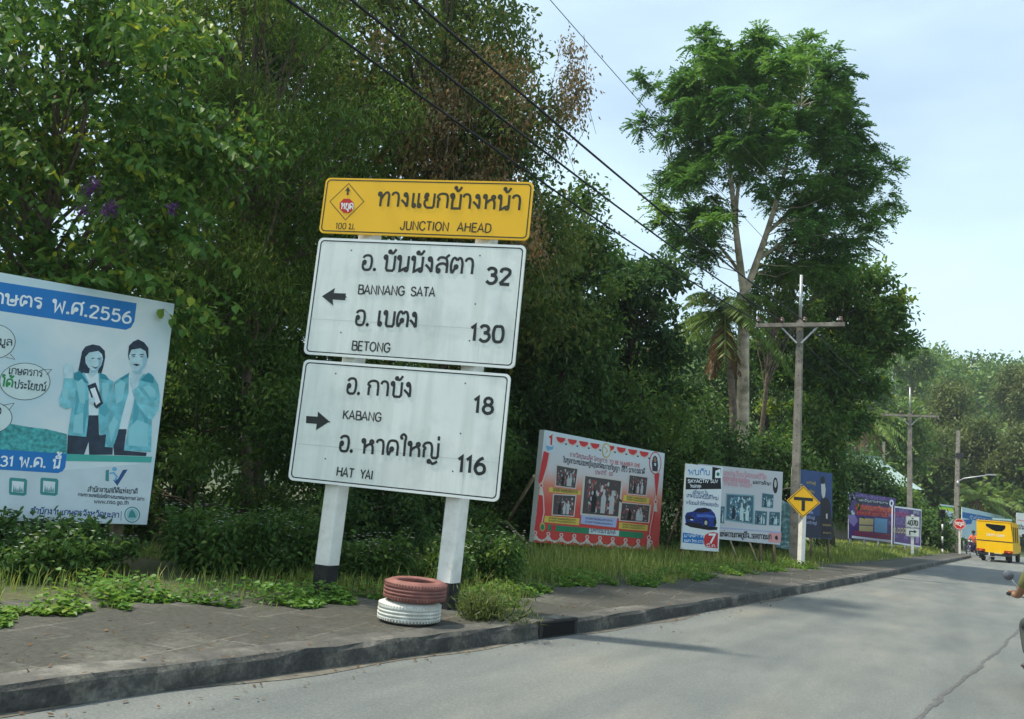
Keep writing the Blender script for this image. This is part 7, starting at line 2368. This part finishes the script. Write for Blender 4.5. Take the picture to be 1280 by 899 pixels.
for s in (-1, 1):
    mb = MB(); mb.box((s * 0.76, -0.035, 0.66), (0.46, 0.04, 0.13)); tl_ = mb.build('tail_light', m_lens, TK, bevel=0.01)
    mb = MB(); mb.box((s * 0.80, -0.058, 0.635), (0.14, 0.012, 0.07)); mb.build('indicator', flatmat('amber lens', (226, 120, 40), 0.2), tl_)
    for yy in (0.75, LB + 1.6):
        mb = MB(); mb.lathe([(0.20, -0.1), (0.31, -0.1), (0.335, -0.07), (0.335, 0.07), (0.31, 0.1), (0.20, 0.1), (0.19, 0.05), (0, 0.05), (0, -0.05), (0.19, -0.05)], 24, Matrix.Rotation(R(90), 3, 'Y'))
        mb.v = [(x + s * 0.74, y + yy, z + 0.335) for x, y, z in mb.v]; mb.build('wheel', m_rub, TK)
    mb = MB(); mb.box((s * 0.74, 0.30, 0.30), (0.36, 0.02, 0.34)); mb.build('mudflap', m_rub, TK)
mb = MB(); mb.box((0.20, -0.06, 0.47), (0.42, 0.015, 0.16)); mb.build('number_plate', flatmat('plate cream', (210, 190, 130), 0.5), TK)
mb = MB(); mb.tube([(-0.26, -0.32, 0.54), (-0.26, -0.40, 0.04)], 0.028, 8); mb.tube([(-0.34, -0.40, 0.03), (-0.18, -0.40, 0.03)], 0.03, 8); mb.build('ladder_leg', m_steel, TK)
for s in (1,):
    mb = MB(); mb.tube([(W_ / 2 - .1, LB + .6, 1.7), (W_ / 2 + .16, LB + .5, 1.75)], 0.015, 6); mr_ = mb.build('wing_mirror', m_tk, TK)
    mb = MB(); mb.box((W_ / 2 + .2, LB + .48, 1.72), (0.14, 0.05, 0.24)); mb.build('mirror_head', m_tk, mr_)


# ------------------------------------------------------------------ the moist air over the far slope
hz = MB()
hz.add([(x, y, z) for z in (-3.0, 75.0) for y in (-130.0, 640.0) for x in (-430.0, 430.0)], [(0, 2, 3, 1), (4, 5, 7, 6), (0, 1, 5, 4), (2, 6, 7, 3), (0, 4, 6, 2), (1, 3, 7, 5)])
m_haze = bpy.data.materials.new('pale haze')
m_haze.use_nodes = True
n, l = m_haze.node_tree.nodes, m_haze.node_tree.links
n.remove(n['Principled BSDF'])
pv = n.new('ShaderNodeVolumePrincipled')
pv.inputs['Color'].default_value = (0.82, 0.90, 0.93, 1)
pv.inputs['Density'].default_value = 0.00048
pv.inputs['Anisotropy'].default_value = 0.2
l.new(pv.outputs[0], n['Material Output'].inputs['Volume'])
tag(hz.build('haze', m_haze), kind='stuff')


# ------------------------------------------------------------------ repeats share a group phrase
GROUPS = {'shrub': 'shrubs along the edge of the wood', 'slope_tree': 'trees on the slope beyond the junction', 'bushy_tree': 'bushy trees behind the billboards', 'dense_tree': 'trees closing the wood behind the sign',
          'flowering_weed': 'flowering weeds on the verge', 'utility_pole': 'utility poles along the road', 'billboard': 'billboards along the road', 'coconut_palm': 'coconut palms', 'banana_plant': 'banana plants by the house',
          'tyre': 'stacked tyres by the sign', 'motorcycle': 'motorcycles on the road', 'person': 'motorcycle riders'}
for o in list(bpy.data.objects):
    if o.parent is None and 'label' in o and 'group' not in o:
        g_ = GROUPS.get(o.name.split('.')[0])
        if g_:
            o['group'] = g_
